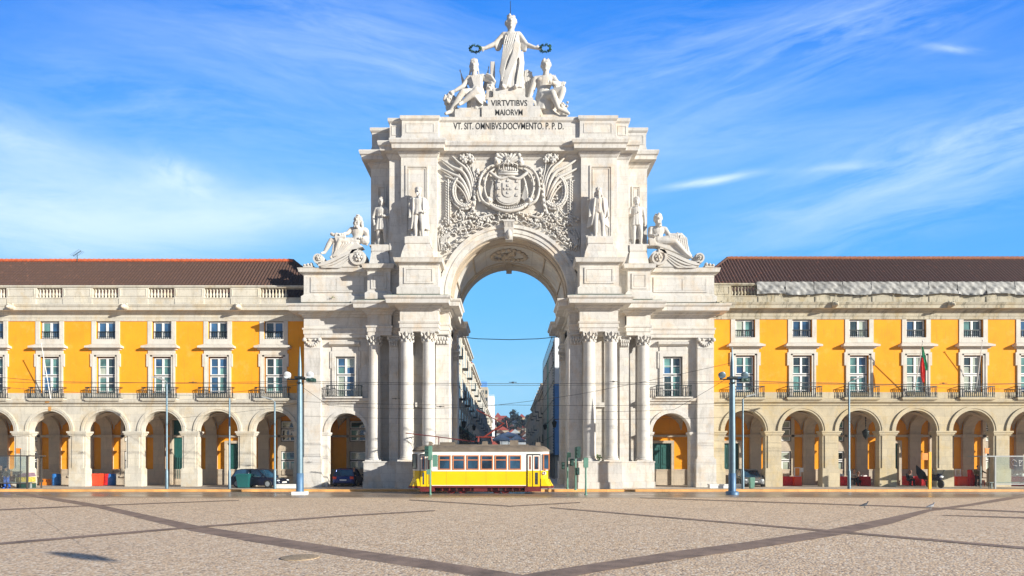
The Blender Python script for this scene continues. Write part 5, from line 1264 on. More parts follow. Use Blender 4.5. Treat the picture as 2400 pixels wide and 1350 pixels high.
# ------------------------------------------------------------------ street behind the arch
M['streetwall'] = stone('street_plaster', (.52, .46, .36), warm=(.42, .29, .14), dirt=(.10, .10, .09), warm_amt=.4, dirt_amt=.4, joints=False)
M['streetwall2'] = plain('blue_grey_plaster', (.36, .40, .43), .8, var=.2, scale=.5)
M['awning'] = plain('dark_green_awning', (.05, .12, .11), .7)
M['wrap'] = plain('white_scaffold_wrap', (.84, .88, .90), .6, var=.08, scale=.4); M['wrapblue'] = plain('blue_scaffold_wrap', (.11, .32, .72), .6, var=.1); M['wrapteal'] = plain('teal_scaffold_net', (.35, .68, .66), .7, var=.2)
M['redroof'] = plain('red_roof', (.34, .07, .05), .8, var=.25); M['creamwall'] = plain('cream_wall', (.62, .50, .33), .8); M['treefar'] = plain('dark_foliage', (.030, .048, .045), .9, var=.5, scale=1.2)
def street_house(s, y0, y1, h, wallm, label, rooftype=0, bays=4, awn=False):
    root = empty('street_house', (s * 5.9, (y0 + y1) / 2, .15), label, 'building', 'houses lining the street behind the arch')
    x0, x1 = s * 5.7, s * 13.0; w = MB()
    # facade towards the street is the plane x = s*5.7
    w.box(x0, x1, y0, y1, .1, h); w.build('wall', wallm, root)
    tr = MB(); xo = x0 - s * .02
    def bar(z0, z1, d, ya=y0, yb=y1): tr.box(xo - s * d, xo + s * .1, ya, yb, z0, z1)
    bar(h - .5, h - .2, .35); bar(h - .2, h, .55); bar(4.4, 4.7, .2); bar(h * .5 + 1.9, h * .5 + 2.05, .12)
    for k in range(bays + 1): yy = y0 + (y1 - y0) * k / bays; tr.box(xo - s * .12, xo + s * .1, max(y0, yy - .25), min(y1, yy + .25), .1, h - .5)
    tr.build('cornice', 'trim', root)
    nfl = max(2, int((h - 4.6) / 3.3)); fh = (h - 5.0) / nfl
    wi = MB(); wi.box(-.04, .06, -.62, .62, 0, fh * .68); su = MB(); frame(su, -.78, .78, -.14, fh * .68 + .14, .16, -.08, .04)
    first = None
    for k in range(bays):
        for fl in range(nfl):
            yy = y0 + (y1 - y0) * (k + .5) / bays; zz = 4.9 + fl * fh + .35
            if first is None:
                first = wi.build('window', 'glassmid'); first.parent = root
                fr = su.build('window_frame', 'trim'); fr.parent = first; fr.rotation_euler = (0, 0, R(90 if s < 0 else -90)); o = first
            else: o = copy_tree(first)
            o.location = (s * 5.68 - s * .0 - root.location.x, yy - root.location.y, zz - .15)
            if (k + fl) % 2 == 0:
                b = MB(); b.box(s * 5.6, s * 5.0, yy - .8, yy + .8, zz - .2, zz - .08)
                for q in range(9): b.box(s * 5.03, s * 5.0, yy - .8 + q * .2, yy - .77 + q * .2, zz - .1, zz + .8)
                b.box(s * 5.04, s * 4.98, yy - .8, yy + .8, zz + .78, zz + .84); b.build('balcony', 'iron', root)
        sp = MB(); sp.box(s * 5.66, s * 5.8, y0 + (y1 - y0) * (k + .18) / bays, y0 + (y1 - y0) * (k + .82) / bays, .2, 4.0); sp.build('shop_window', 'glassdark', root)
    rf_ = MB(); rf_.prism([(x0 - s * .5, h), (x1, h), ((x0 + x1) / 2, h + 3.4)], y0, y1); rf_.build('roof', 'redroof' if rooftype == 0 else 'tileR', root)
    for k in range(bays):
        if rooftype == 1:
            yy = y0 + (y1 - y0) * (k + .5) / bays; d = MB(); d.box(s * 6.2, s * 8, yy - .6, yy + .6, h, h + 1.8); d.prism([(yy - .8, h + 1.8), (yy + .8, h + 1.8), (yy, h + 2.5)], min(s * 6.0, s * 8), max(s * 6.0, s * 8), axis='x'); d.build('dormer', 'creamwall', root)
    if awn:
        for zz in (5.0,):
            aw = MB(); aw.prism([(s * 5.6, zz + 1.1), (s * 5.6, zz + .9), (s * 4.2, zz), (s * 4.2, zz + .2)], y0 + 1, y1 - 1); aw.build('awning', 'awning', root)
    return root
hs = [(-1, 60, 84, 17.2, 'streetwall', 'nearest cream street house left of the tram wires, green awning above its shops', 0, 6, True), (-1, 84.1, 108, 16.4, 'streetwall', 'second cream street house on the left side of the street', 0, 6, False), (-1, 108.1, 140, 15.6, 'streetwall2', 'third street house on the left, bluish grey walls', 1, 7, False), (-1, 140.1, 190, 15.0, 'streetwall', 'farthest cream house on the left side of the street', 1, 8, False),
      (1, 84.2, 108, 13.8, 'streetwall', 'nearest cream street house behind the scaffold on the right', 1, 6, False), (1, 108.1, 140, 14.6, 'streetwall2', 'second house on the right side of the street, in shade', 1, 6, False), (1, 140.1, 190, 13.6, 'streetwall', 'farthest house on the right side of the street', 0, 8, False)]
for s, y0, y1, h, wm, lab, rt_, by, aw in hs: street_house(s, y0, y1, h, wm, lab, rt_, by, aw)
# scaffold-wrapped house
sw = empty('scaffolded_house', (6.4, 70, .15), 'street house wrapped in white and blue scaffold sheeting on the right', 'building')
b = MB(); b.box(5.4, 13, 63.5, 84, .1, 15.2); b.build('wall', 'streetwall2', sw)
for y0, y1, z0, z1, m in ((63, 64.2, 10.6, 15.6, 'wrap'), (63, 64.2, 2.8, 10.56, 'wrapblue'), (64.4, 72, 3, 15.4, 'wrap'), (72.2, 76, 3, 15.3, 'wrapteal'), (76.2, 83.8, 3, 15.3, 'wrap')):
    b = MB(); n = 24; V = []
    for i in range(n + 1):
        yy = y0 + (y1 - y0) * i / n; V += [(5.0 + .06 * math.sin(i * 1.9), yy, z0), (5.0 + .06 * math.sin(i * 1.3 + 1), yy, z1)]
    b.add(V, [(2 * i, 2 * i + 2, 2 * i + 3, 2 * i + 1) for i in range(n)]); b.box(5.08, 5.12, y0, y1, z0, z1)
    if y0 < 64: b.box(5.0, 8.5, y0 - .1, y0, z0, z1)
    b.build('scaffold_sheet', m, sw)
b = MB()
for k in range(13):
    yy = 63 + k * 1.74; b.cone((4.94, yy, .15), (4.94, yy, 16.4), .035, None, 5)
for z in (3, 5, 7, 9, 11, 13, 15, 16.5): b.cone((4.94, 63, z), (4.94, 83.8, z), .03, None, 5)
for k in range(40): b.box(4.86, 4.98, 64.2, 64.36, 3.2 + k * .31, 3.35 + k * .31)
b.build('scaffold', 'iron', sw)
# wall lanterns on the street
for k, (sx, y) in enumerate(((1, 57.2), (1, 72), (-1, 57.4), (-1, 74))):
    m = MB(); x = sx * 5.6; x2 = sx * 4.5; z = 6.0 if k % 2 == 0 else 6.6
    m.tube([(x, y, z - .3), (x - sx * .5, y, z + .3), (x2, y, z + .25)], .04, 5); m.lathe([(.02, .75), (.12, .62), (.30, .5), (.24, .46), (.16, 0), (.05, -.08)], x2, y, z - .5, 6)
    m.build('wall_lantern', 'iron', loc=(x, y, z), label=('black iron wall lantern on the %s side of the street just behind the arch' if k % 2 == 0 else 'black iron wall lantern on the %s side, farther along the street') % ('right' if sx > 0 else 'left'), cat='lantern', group='wall lanterns along the street')
# tents / parasols in the street and the hill
M['parasol'] = plain('pale_blue_canvas', (.72, .80, .88), .7)
for k, (px_, py_, Y, r) in enumerate(((1192, 1012, 150, 3.2), (1176, 1018, 120, 2.2), (1212, 1020, 118, 1.8))):
    m = MB(); x = X_(px_, Y); z = Z_(py_, Y); m.lathe([(.05, 0), (r * .55, -.6), (r, -1.1), (r, -1.35)], x, Y, z, 8); m.cone((x, Y, .15), (x, Y, z), .06, None, 5)
    m.build('parasol', 'parasol', loc=(x, Y, .15), label=['large pale canvas tent in the middle of the far street', 'small pale parasol left of the far street tent', 'small pale parasol right of the far street tent'][k], cat='parasol')
hl = MB(); n = 30; V = []
for i in range(n + 1):
    for j in range(11):
        xx = -90 + 180 * i / n; t = j / 10; yy = 215 + t * 260
        zz = 34 * (t ** .75) * (1 + .10 * math.sin(xx * .09 + 2)) + 1.5 * math.sin(xx * .3 + t * 9) * t; V.append((xx, yy, zz))
hl.add(V, [(i * 11 + j, (i + 1) * 11 + j, (i + 1) * 11 + j + 1, i * 11 + j + 1) for i in range(n) for j in range(10)], 0, True)
hl.build('hill', 'treefar', kind='structure')
rnd = random.Random(4); kinds = 0
for k in range(46):
    px_ = 1134 + rnd.random() * 116; t = rnd.random(); Y = 222 + t * 130; gz = 34 * (max(0, (Y - 215) / 260) ** .75)
    w = 3 + rnd.random() * 3; h = 3.5 + rnd.random() * 3; x = X_(px_, Y); r_ = empty('hillside_house', (x, Y, gz), None, 'building', 'small houses on the far hillside')
    r_['label'] = 'small dim house stacked on the far hillside beyond the street'
    m = MB(); m.box(x - w / 2, x + w / 2, Y, Y + 7, gz - 3, gz + h); m.build('wall', rnd.choice(['streetwall2', 'streetwall', 'streetwall2', 'creamwall']), r_)
    m = MB(); m.prism([(x - w / 2 - .3, gz + h), (x + w / 2 + .3, gz + h), (x, gz + h + 1.8)], Y - .3, Y + 7.3); m.build('roof', rnd.choice(['tileR', 'redroof', 'streetwall2']), r_)
    m = MB()
    for a in (-.28, .05, .32):
        for z in (.3, .65): m.box(x + a * w - .4, x + a * w + .4, Y - .05, Y + .1, gz + h * z - .6, gz + h * z + .6)
    m.build('window', 'glassdark', r_)
for (px0, px1, pyb, pyt, Y, lab) in ((1163, 1196, 985, 973, 330, 'cream house with bright red hipped roof on top of the hill'), (1214, 1232, 978, 969, 345, 'small orange-walled house with red roof at the right of the hilltop'), (1158, 1176, 978, 966, 350, 'cream house with red roof behind the hilltop house')):
    x0, x1, z0, z1 = X_(px0, Y), X_(px1, Y), Z_(pyb, Y), Z_(pyt, Y); r_ = empty('hilltop_house', ((x0 + x1) / 2, Y, z0 - 4), lab, 'building')
    m = MB(); m.box(x0 + .4, x1 - .4, Y, Y + 9, z0 - 8, z0 + .2); m.build('wall', 'creamwall', r_)
    m = MB(); m.loft([[(x0, Y - .5, z0), (x1, Y - .5, z0), (x1, Y + 9.5, z0), (x0, Y + 9.5, z0)], [(x0 + 2.2, Y + 4, z1), (x1 - 2.2, Y + 4, z1), (x1 - 2.2, Y + 5, z1), (x0 + 2.2, Y + 5, z1)]], 0, False); m.build('roof', 'redroof', r_)
    m = MB()
    for k in range(4): xx = x0 + (x1 - x0) * (k + .5) / 4; m.box(xx - .45, xx + .45, Y - .06, Y + .1, z0 - 3.0, z0 - 1.3)
    m.build('window', 'glassdark', r_)
# far tower-like block with blue top
tb = empty('tower_block', (X_(1135, 240), 240, .15), 'tall pale weathered block with blue top rising behind the left street houses', 'building')
m = MB(); x0, x1 = X_(1090, 240), X_(1143, 240); m.box(x0, x1, 240, 252, 0, Z_(907, 240)); m.build('wall', 'streetwall', tb)
m = MB(); m.box(X_(1100, 240), X_(1141, 240), 240.4, 251, Z_(907, 240), Z_(894, 240)); m.build('roof_storey', 'wrapblue', tb)
m = MB()
for i in range(6):
    for j in range(9): xx = x0 + 1 + i * 1.5; zz = 6 + j * 3; m.box(xx, xx + .8, 239.93, 240.1, zz, zz + 1.5)
m.build('window', 'glassdark', tb)
sc_ = MB()
for k in range(8): sc_.box(X_(1143, 238) + k * .4, X_(1143, 238) + k * .4 + .06, 238, 238.1, 0, Z_(925, 238))
for k in range(12): sc_.box(X_(1143, 238), X_(1158, 238), 238, 238.06, 3 + k * 2.4, 3.08 + k * 2.4)
sc_.box(X_(1144, 240), X_(1158, 240), 240, 250, 0, Z_(928, 240)); sc_.build('scaffold_tower', 'wrap', tb)
# trees on the hill
def leafy(name, c, rx, rz, n, mat, label, group=None, trunk=2.0, sz=.5):
    root = empty(name, (c[0], c[1], c[2] - rz - trunk), label, 'tree', group); m = MB(); rn = random.Random(int(c[0] * 10) + n)
    cl = [(c[0] + rn.uniform(-.6, .6) * rx, c[1] + rn.uniform(-.6, .6) * rx, c[2] + rn.uniform(-.6, .7) * rz, rn.uniform(.3, .55) * rx) for _ in range(9)]
    for k in range(n):
        a = rn.choice(cl); d = Vector((rn.gauss(0, 1), rn.gauss(0, 1), rn.gauss(0, 1))).normalized() * a[3] * rn.random() ** .3; p = Vector(a[:3]) + d
        u = Vector((rn.gauss(0, 1), rn.gauss(0, 1), rn.gauss(0, 1))).normalized() * sz; w = u.cross(Vector((rn.random(), rn.random(), rn.random()))).normalized() * sz * .6
        m.add([p - u, p + w, p + u, p - w], [(0, 1, 2, 3)])
    m.build('crown', mat, root); t = MB(); t.cone((c[0], c[1], c[2] - rz - trunk), (c[0], c[1], c[2]), rx * .12, rx * .05, 7)
    for k in range(4): t.cone((c[0], c[1], c[2] - rz * .4), (c[0] + math.cos(k * 1.6) * rx * .5, c[1] + math.sin(k * 1.6) * rx * .5, c[2] + rz * .2), rx * .05, rx * .02, 5)
    t.build('trunk', 'darkframe', root); return root
for k, (px_, py_, Y, rx, rz, lab) in enumerate(((1206, 980, 320, 4.6, 4.4, 'rounded dark tree right of the red-roofed hilltop house'), (1222, 990, 300, 4.2, 3.4, 'low dark tree at the right of the hill'), (1183, 996, 290, 4.5, 2.8, 'dark tree below the hilltop houses'), (1150, 970, 330, 1.4, 3.6, 'slim cypress at the left of the hill'), (1240, 985, 310, 3, 3, 'dark tree at the right edge of the street view'))):
    leafy('hill_tree', (X_(px_, Y), Y, Z_(py_, Y)), rx, rz, 700, 'treefar', lab, 'trees on the far hill', 3, .55)
for k in range(12):
    px_ = 1140 + 8.6 * k + rnd.random() * 5; Y = 230 + rnd.random() * 80; gz = 34 * (max(0, (Y - 215) / 260) ** .75); leafy('hill_tree', (X_(px_, Y), Y, gz + 4.5), 2.2, 2.4, 260, 'treefar', 'small dark tree among the dim hillside houses', 'small trees among the hillside houses', 2, .5)
# strung cable across the passage
cw = MB(); Yc = 52.0; cw.tube([(X_(1062, Yc), Yc, Z_(788, Yc)), (X_(1120, Yc), Yc, Z_(794, Yc)), (X_(1193, Yc), Yc, Z_(796, Yc)), (X_(1260, Yc), Yc, Z_(794, Yc)), (X_(1325, Yc), Yc, Z_(788, Yc))], .035, 5)
cw.build('cable', 'ink', loc=(0, Yc, 12), label='single black cable strung across the rear opening of the arch', cat='cable')
# ------------------------------------------------------------------ tram
M['tram_yellow'] = plain('tram_yellow_paint', (.84, .55, .003), .25, var=.05, scale=1.2); M['tram_white'] = plain('tram_white_paint', (.80, .79, .74), .35, var=.03)
M['tram_red'] = plain('oxide_red_paint', (.13, .014, .014), .55, var=.35, scale=2.5); M['tram_roof'] = plain('grey_brown_canvas_roof', (.17, .135, .10), .8, var=.25, scale=2)
M['orange_frame'] = plain('orange_varnished_wood', (.56, .20, .07), .4); M['tglass'] = glassy('tram_glass', (.015, .05, .09), .04, var=.9); M['tglass2'] = glassy('tram_end_glass', (.30, .33, .22), .08); M['black'] = plain('black_rubber', (.015, .015, .015), .6); M['red'] = plain('pantograph_red', (.20, .03, .022), .45)  # tglass: varied reflections put into the base colour as noise
TY = 37.2; ts = sc(TY)
def TX(px): return X_(px, TY)
def TZ(py): return Z_(py, TY)
tcx = (TX(960) + TX(1293)) / 2
TR = empty('tram', (tcx, TY + 1.2, 0), 'yellow and white vintage tram passing in front of the arch', 'tram')
def outline(x0, x1, w, rnd_, n=8):
    """plan outline with bowed ends; y from TY to TY + 2.4"""
    y0, y1 = TY, TY + 2.4; P = []
    P += [(x0 + rnd_ + .0, y0)] + [(x1 - rnd_, y0)]
    for k in range(1, n): a = math.pi * (-.5 + k / n); P.append((x1 - rnd_ + rnd_ * math.cos(a), (y0 + y1) / 2 + 1.2 * (abs(math.sin(a)) ** .55) * (1 if math.sin(a) > 0 else -1)))
    P += [(x1 - rnd_, y1), (x0 + rnd_, y1)]
    for k in range(1, n): a = math.pi * (.5 + k / n); P.append((x0 + rnd_ + rnd_ * math.cos(a), (y0 + y1) / 2 + 1.2 * (abs(math.sin(a)) ** .55) * (1 if math.sin(a) > 0 else -1)))
    return P
def band_(mb, P, z0, z1, sc0=1.0, sc1=1.0, cap=True):
    cx, cy = tcx, TY + 1.2
    mb.loft([[(cx + (x - cx) * a, cy + (y - cy) * b, z) for x, y in P] for (a, b), z in (((sc0, sc0), z0), ((sc1, sc1), z1))], 0, False, cap)
x0, x1 = TX(963), TX(1290)
P0 = outline(x0, x1, 2.4, .75)
m = MB(); band_(m, P0, TZ(1137), TZ(1103)); m.build('lower_body', 'tram_yellow', TR)
m = MB(); band_(m, P0, TZ(1103) + .001, TZ(1057)); m.build('upper_body', 'tram_white', TR)
# flared skirts at both ends
for e, xa, xb in ((-1, TX(985), TX(957)), (1, TX(1268), TX(1296))):
    m = MB(); rs = []
    for k in range(5):
        t = k / 4; z = TZ(1122) + (TZ(1139) - TZ(1122)) * t; xx = (x0 if e < 0 else x1); ex = xx + e * .24 * t ** 1.5
        rs.append([(xa, TY - .01 - .05 * t, z), (ex - e * .35, TY - .01 - .05 * t, z), (ex, TY + .6, z), (ex, TY + 1.8, z), (ex - e * .35, TY + 2.41, z), (xa, TY + 2.41, z)])
    m.loft(rs, 0, False); m.build('end_apron', 'tram_yellow', TR)
    m = MB(); m.prism([(x, y) for x, y, z in [(xa, TY - .07, 0), (rs[-1][1][0], TY - .07, 0), (rs[-1][2][0] + e * .02, TY + .6, 0), (rs[-1][2][0] + e * .02, TY + 1.8, 0), (rs[-1][1][0], TY + 2.45, 0), (xa, TY + 2.45, 0)]][::(1 if e < 0 else -1)], TZ(1144), TZ(1139), axis='z'); m.build('bumper', 'tram_red', TR)
m = MB(); band_(m, P0, TZ(1143), TZ(1137) - .001, 1.0, 1.003); 
for a, b in ((985, 1018), (1230, 1268)): m.box(TX(a), TX(b), TY - .04, TY + 2.4, TZ(1152), TZ(1139))
m.box(TX(1030), TX(1225), TY + .35, TY + 2.0, TZ(1151), TZ(1142)); m.box(TX(1110), TX(1142), TY + .1, TY + .4, TZ(1152), TZ(1142))
for k in range(12): x = TX(1035 + k * 16.5); m.box(x, x + .08, TY + .12, TY + .3, TZ(1150), TZ(1142))
m.build('underframe', 'tram_red', TR)
m = MB()
for q in (1046, 1092, 1139, 1186): m.box(TX(q), TX(q) + .018, TY - .006, TY + .01, TZ(1137), TZ(1104))
m.build('panel_seam', plain('dull_yellow_seam', (.45, .30, .01), .6), TR)
# doors
def door(pxa, pxb, leaves, name='door'):
    r_ = MB(); r_.box(TX(pxa), TX(pxb), TY - .035, TY + .01, TZ(1141), TZ(1064)); dk = r_.build(name, 'black', TR)
    mw, my, gl, og = MB(), MB(), MB(), MB()
    for a, b in leaves:
        frame(mw, TX(a), TX(b), TZ(1103), TZ(1067), .07, TY - .075, TY - .03); frame(og, TX(a) + .07, TX(b) - .07, TZ(1101), TZ(1069), .04, TY - .065, TY - .03)
        frame(my, TX(a), TX(b), TZ(1140), TZ(1103), .12, TY - .075, TY - .03)
        gl.box(TX(a) + .1, TX(b) - .1, TY - .045, TY - .03, TZ(1137), TZ(1070))
    mw.build('door_frame', 'tram_white', TR).parent = dk; my.build('door_panel', 'tram_yellow', TR).parent = dk; og.build('door_trim', 'orange_frame', TR).parent = dk; gl.build('pane', 'tglass', TR).parent = dk
door(984, 1011, ((986, 999), (1000, 1010))); door(1235, 1267, ((1237, 1247), (1249, 1265)))
# side windows
def twin(a, b, top=1067, bot=1101, mid=1078, glass='tglass', nm='window'):
    fr_ = MB(); frame(fr_, TX(a), TX(b), TZ(bot), TZ(top), .065, TY - .04, TY + .02); fr_.box(TX(a), TX(b), TY - .035, TY + .02, TZ(mid) - .03, TZ(mid) + .03) if mid else None
    o = fr_.build(nm, 'orange_frame', TR); g_ = MB(); g_.box(TX(a) + .06, TX(b) - .06, TY - .02, TY + .01, TZ(bot) + .06, TZ(top) - .06); p = g_.build('pane', glass, TR); p.parent = o; 
    return o
for a in (1028, 1061, 1094, 1127, 1160, 1193): twin(a, a + 28.5)
twin(1273, 1288, 1064, 1101, 0, 'tglass', 'end_window'); twin(966, 977, 1064, 1099, 0, 'tglass2', 'end_window').data.materials[0] = M['darkframe']
m = MB(); m.box(TX(1012), TX(1233), TY - .02, TY, TZ(1104.5), TZ(1102.5)); m.box(TX(1012), TX(1233), TY - .02, TY, TZ(1138.5), TZ(1137)); m.build('belt_moulding', 'tram_white', TR)
# roof: lofted shallow dome with overhang
m = MB(); cx, cy = tcx, TY + 1.2; rs = []
for a, b, z in ((1.012, 1.05, TZ(1058)), (1.015, 1.06, TZ(1056.5)), (1.00, 1.0, TZ(1053)), (.965, .86, TZ(1048)), (.92, .62, TZ(1044.5)), (.86, .30, TZ(1043)), (.82, .05, TZ(1042.6))):
    rs.append([(cx + (x - cx) * a, cy + (y - cy) * b, z) for x, y in P0])
m.loft(rs, 0, True); m.build('roof', 'tram_roof', TR)
m = MB()
for a, b, c, d, y in ((1000, 1008, 1046, 1034, 1.0), (1128, 1142, 1045, 1033, 1.1), (1194, 1216, 1045, 1031, 1.0), (1256, 1269, 1048, 1036, .9)):
    m.loft([[(TX(a), TY + y - .3, TZ(c)), (TX(b), TY + y - .3, TZ(c)), (TX(b), TY + y + .5, TZ(c)), (TX(a), TY + y + .5, TZ(c))], [(TX(a) + .03, TY + y - .2, TZ(d)), (TX(b) - .03, TY + y - .2, TZ(d)), (TX(b) - .03, TY + y + .4, TZ(d)), (TX(a) + .03, TY + y + .4, TZ(d))]], 0, False)
m.box(TX(1012), TX(1240), TY + .75, TY + 1.0, TZ(1045), TZ(1041)); m.box(TX(1026), TX(1062), TY + 1.1, TY + 1.5, TZ(1042), TZ(1035)); m.ell((TX(1046), TY + .42, TZ(1047)), (.22, .1, .07)); m.ell((TX(1204), TY + .42, TZ(1047)), (.22, .1, .07))
m.build('roof_boxes', 'tram_roof', TR)
m = MB(); f3 = lambda px, py, dy=1.2: (TX(px), TY + dy, TZ(py))
m.tube([f3(1110, 1034), f3(1020, 1022), f3(943, 1013)], .035, 6); m.cone(f3(1023, 1042), f3(1023, 1023), .03, None, 6); m.build('trolley_pole', 'tram_red', TR)
m = MB(); m.cone(f3(943, 1013), f3(952, 1046), .006, None, 4); m.build('trolley_rope', 'black', TR)
m = MB()
for dy in (.8, 1.6):
    m.cone(f3(1114, 1023, dy), f3(1158, 1023, dy), .04, None, 6); m.cone(f3(1130, 1024, dy), f3(1180, 990, dy), .032, .03, 6); m.cone(f3(1180, 990, 1.2), f3(1117, 958, dy * .6 + .5), .03, .026, 6)
    m.cone(f3(1118, 1034, dy), f3(1120, 1023, dy), .05, None, 6); m.cone(f3(1152, 1034, dy), f3(1150, 1023, dy), .05, None, 6)
m.cone(f3(1180, 990, .8), f3(1180, 990, 1.6), .05, None, 6); m.cone(f3(1117, 958, .5), f3(1117, 958, 1.9), .045, None, 6); m.cone(f3(1186, 983, 1.2), f3(1189, 1000, 1.2), .035, None, 6); m.cone(f3(1136, 1020, 1.2), f3(1176, 993, 1.2), .06, .05, 6)
m.build('pantograph', 'red', TR)
# wheels
wm_ = None
for px_ in (1056, 1082, 1164, 1184):
    for yy in (.5, 1.9):
        if wm_ is None:
            m = MB(); rs = [[(r * math.cos(2 * math.pi * k / 20), y, r * math.sin(2 * math.pi * k / 20)) for k in range(20)] for r, y in ((.05, -.08), (.12, -.08), (.14, -.03), (.27, -.03), (.28, -.07), (.33, -.07), (.33, .05), (.30, .08))]
            m.loft(rs, 0, False); wm_ = m.build('wheel', 'tram_red'); wm_.parent = TR; o = wm_
        else: o = wm_.copy(); C.objects.link(o)
        o.location = (TX(px_) - tcx, yy - 1.2, .335)
m = MB(); m.box(TX(990), TX(1270), TY + .9, TY + 1.5, TZ(1151), TZ(1142))
for px_ in (1069, 1174): m.box(TX(px_) - .6, TX(px_) + .6, TY + .22, TY + .36, .34, .52); m.box(TX(px_) - .1, TX(px_) + .1, TY + .15, TY + .36, .2, .6)
m.cone((TX(1286), TY + .5, TZ(1144)), (TX(1286), TY + .5, .06), .03, None, 5); m.cone((TX(1203), TY + .3, TZ(1144)), (TX(1203), TY + .3, .08), .025, None, 5); m.build('bogie', 'black', TR)
# small round emblem with a numeral on the end panel
m = MB(); c = (TX(1276), TY - .012, TZ(1109)); m.loft([[(c[0] + .12 * math.cos(2 * math.pi * k / 20), y, c[2] + .12 * math.sin(2 * math.pi * k / 20)) for k in range(20)] for y in (TY + .0, TY - .02)][::-1], 0, False); em = m.build('route_disc', 'tram_white', TR)
t_ = lettering('2', 'numeral', 1273.8, 1278.2, 1105.6, 1112.2, TY - .03, TR, 'red')
def tram_person(px_, lab): pass
# ------------------------------------------------------------------ street furniture
M['polegrey'] = plain('blue_grey_galvanised', (.13, .20, .25), .45, .5, var=.15); M['poleblue'] = plain('blue_painted_pole', (.075, .16, .28), .5, .2); M['siggreen'] = plain('pale_green_signal', (.11, .25, .19), .5); M['sigdark'] = plain('dark_green_signal', (.02, .06, .05), .5)
M['lampwhite'] = plain('pale_lamp_glass', (.62, .66, .68), .25); M['grey'] = plain('lamp_grey', (.30, .32, .32), .5); M['red2'] = plain('red_cloth', (.55, .015, .02), .8, var=.25, scale=5); M['redlit'] = plain('scarlet_plastic', (.78, .06, .015), .5)
M['bluebin'] = plain('blue_plastic', (.02, .14, .42), .5); M['greenbox'] = plain('dark_teal_plastic', (.012, .10, .10), .5); M['white'] = plain('white_paint', (.74, .73, .70), .6); M['yellowp'] = plain('yellow_enamel', (.82, .42, .01), .4); M['orangep'] = plain('orange_enamel', (.75, .24, .02), .4)
def glass_clear(name, tint=(.85, .92, .90), fac=.14):
    m, T, b = newmat(name); tr = T.n('ShaderNodeBsdfTransparent'); tr.inputs[0].default_value = tint + (1,); gl = T.n('ShaderNodeBsdfGlossy'); gl.inputs['Roughness'].default_value = .04; gl.inputs[0].default_value = (.9, .95, 1, 1)
    mx = T.n('ShaderNodeMixShader'); mx.inputs[0].default_value = fac; T.L.new(tr.outputs[0], mx.inputs[1]); T.L.new(gl.outputs[0], mx.inputs[2]); T.L.new(mx.outputs[0], T.N['Material Output'].inputs[0]); return m
M['clear'] = glass_clear('clear_glass')
# big blue-grey poles with paired floodlights
def flood_pole(px_, Y, label):
    x = X_(px_, Y); r_ = empty('flood_pole', (x, Y, 0), label, 'lamp post', 'tall flood lamp posts in front of the arch'); k = Y / F
    m = MB(); m.lathe([(.21, .25), (.21, 1.5), (.205, 3.0), (.17, 6.8), (.17, 6.9), (.15, 7.0), (.10, 8.4), (.05, 8.9), (.012, 9.4)], x, Y, 0, 16); m.build('pole', 'polegrey', r_)
    m = MB(); m.lathe([(.24, .2), (.23, .3), (.225, 1.35), (.21, 1.36)], x, Y, 0, 16); m.build('pole_sleeve', 'poleblue', r_)
    m = MB(); m.lathe([(.40, -.02), (.40, .18), (.34, .22), (.24, .22)], x, Y, 0, 20) if px_ > 1000 else m.box(x - .40, x + .40, Y - .4, Y + .4, -.02, .2); m.build('base', 'poleblue' if px_ > 1000 else 'white', r_)
    m = MB(); z = Z_(889, Y); m.box(x - .78, x + .72, Y - .06, Y + .04, z - .04, z + .03); m.box(x - .26, x + .26, Y - .26, Y + .26, z + .02, z + .16); m.box(x - .1, x + .1, Y - .3, Y + .3, z - .3, z - .2); m.build('crossbar', 'iron', r_)
    for e, dx in ((-1, -.70), (1, .74)):
        m = MB(); c = Vector((x + dx, Y - .1, z + .17)); m.cone(c + Vector((0, .14, -.06)), c + Vector((-.02, -.10, .06)), .10, .24, 14); m.ell(c + Vector((-.02, -.11, .065)), (.24, .07, .235), (R(25), 0, 0), 14, 6); m.build('floodlight', 'lampwhite' if px_ < 1000 else 'polegrey', r_)
    m = MB(); m.box(x + .50, x + 1.0, Y - .3, Y + .1, z - .18, z + .04); m.ell((x + .76, Y - .3, z - .07), (.14, .05, .09)); m.build('control_box', 'sigdark', r_)
    return x
flood_pole(703, 36.6, 'tall blue-grey flood lamp post on white block, left of the arch')
flood_pole(1716, 36.6, 'tall blue-grey flood lamp post on round blue base, right of the arch')
# slender lamp posts
def lamp(px_, pyt, Y, e, label, head=True):
    x = X_(px_, Y); zt = Z_(pyt, Y); r_ = empty('street_lamp', (x, Y, .15), label, 'street lamp', 'slim grey street lamps along the kerb'); m = MB()
    m.lathe([(.11, .15), (.10, 1.4), (.07, 1.5), (.06, zt - .25), (.05, zt - .1)], x, Y, 0, 10); m.build('pole', 'polegrey', r_)
    if head:
        m = MB(); m.tube([(x, Y, zt - .15), (x + e * .10, Y - .05, zt), (x + e * .55, Y - .2, zt + .1)], .035, 6)
        m.loft([[(x + e * a, Y - .25 + w, zt + b + h) for w, h in ((-.16, 0), (.16, 0), (.14, .10), (-.14, .10))] for a, b in ((.1, .0), (.55, .11), (.78, .16))], 0, False); m.build('lamp_head', 'grey', r_)
for a in ((391, 892, 41.2, -1, 'slim street lamp with flat head before the fourth arch from the left edge'), (644, 938, 41.2, -1, 'short slim street lamp just left of the left flood post'), (1741, 932, 41.2, 1, 'short slim street lamp behind the right flood post'), (1990, 892, 41.0, 1, 'slim street lamp with flat head before the third arcade arch on the right')): lamp(*a)
lamp(538, 930, 41.2, 1, 'plain slim pole without lamp head beside the green container', False)
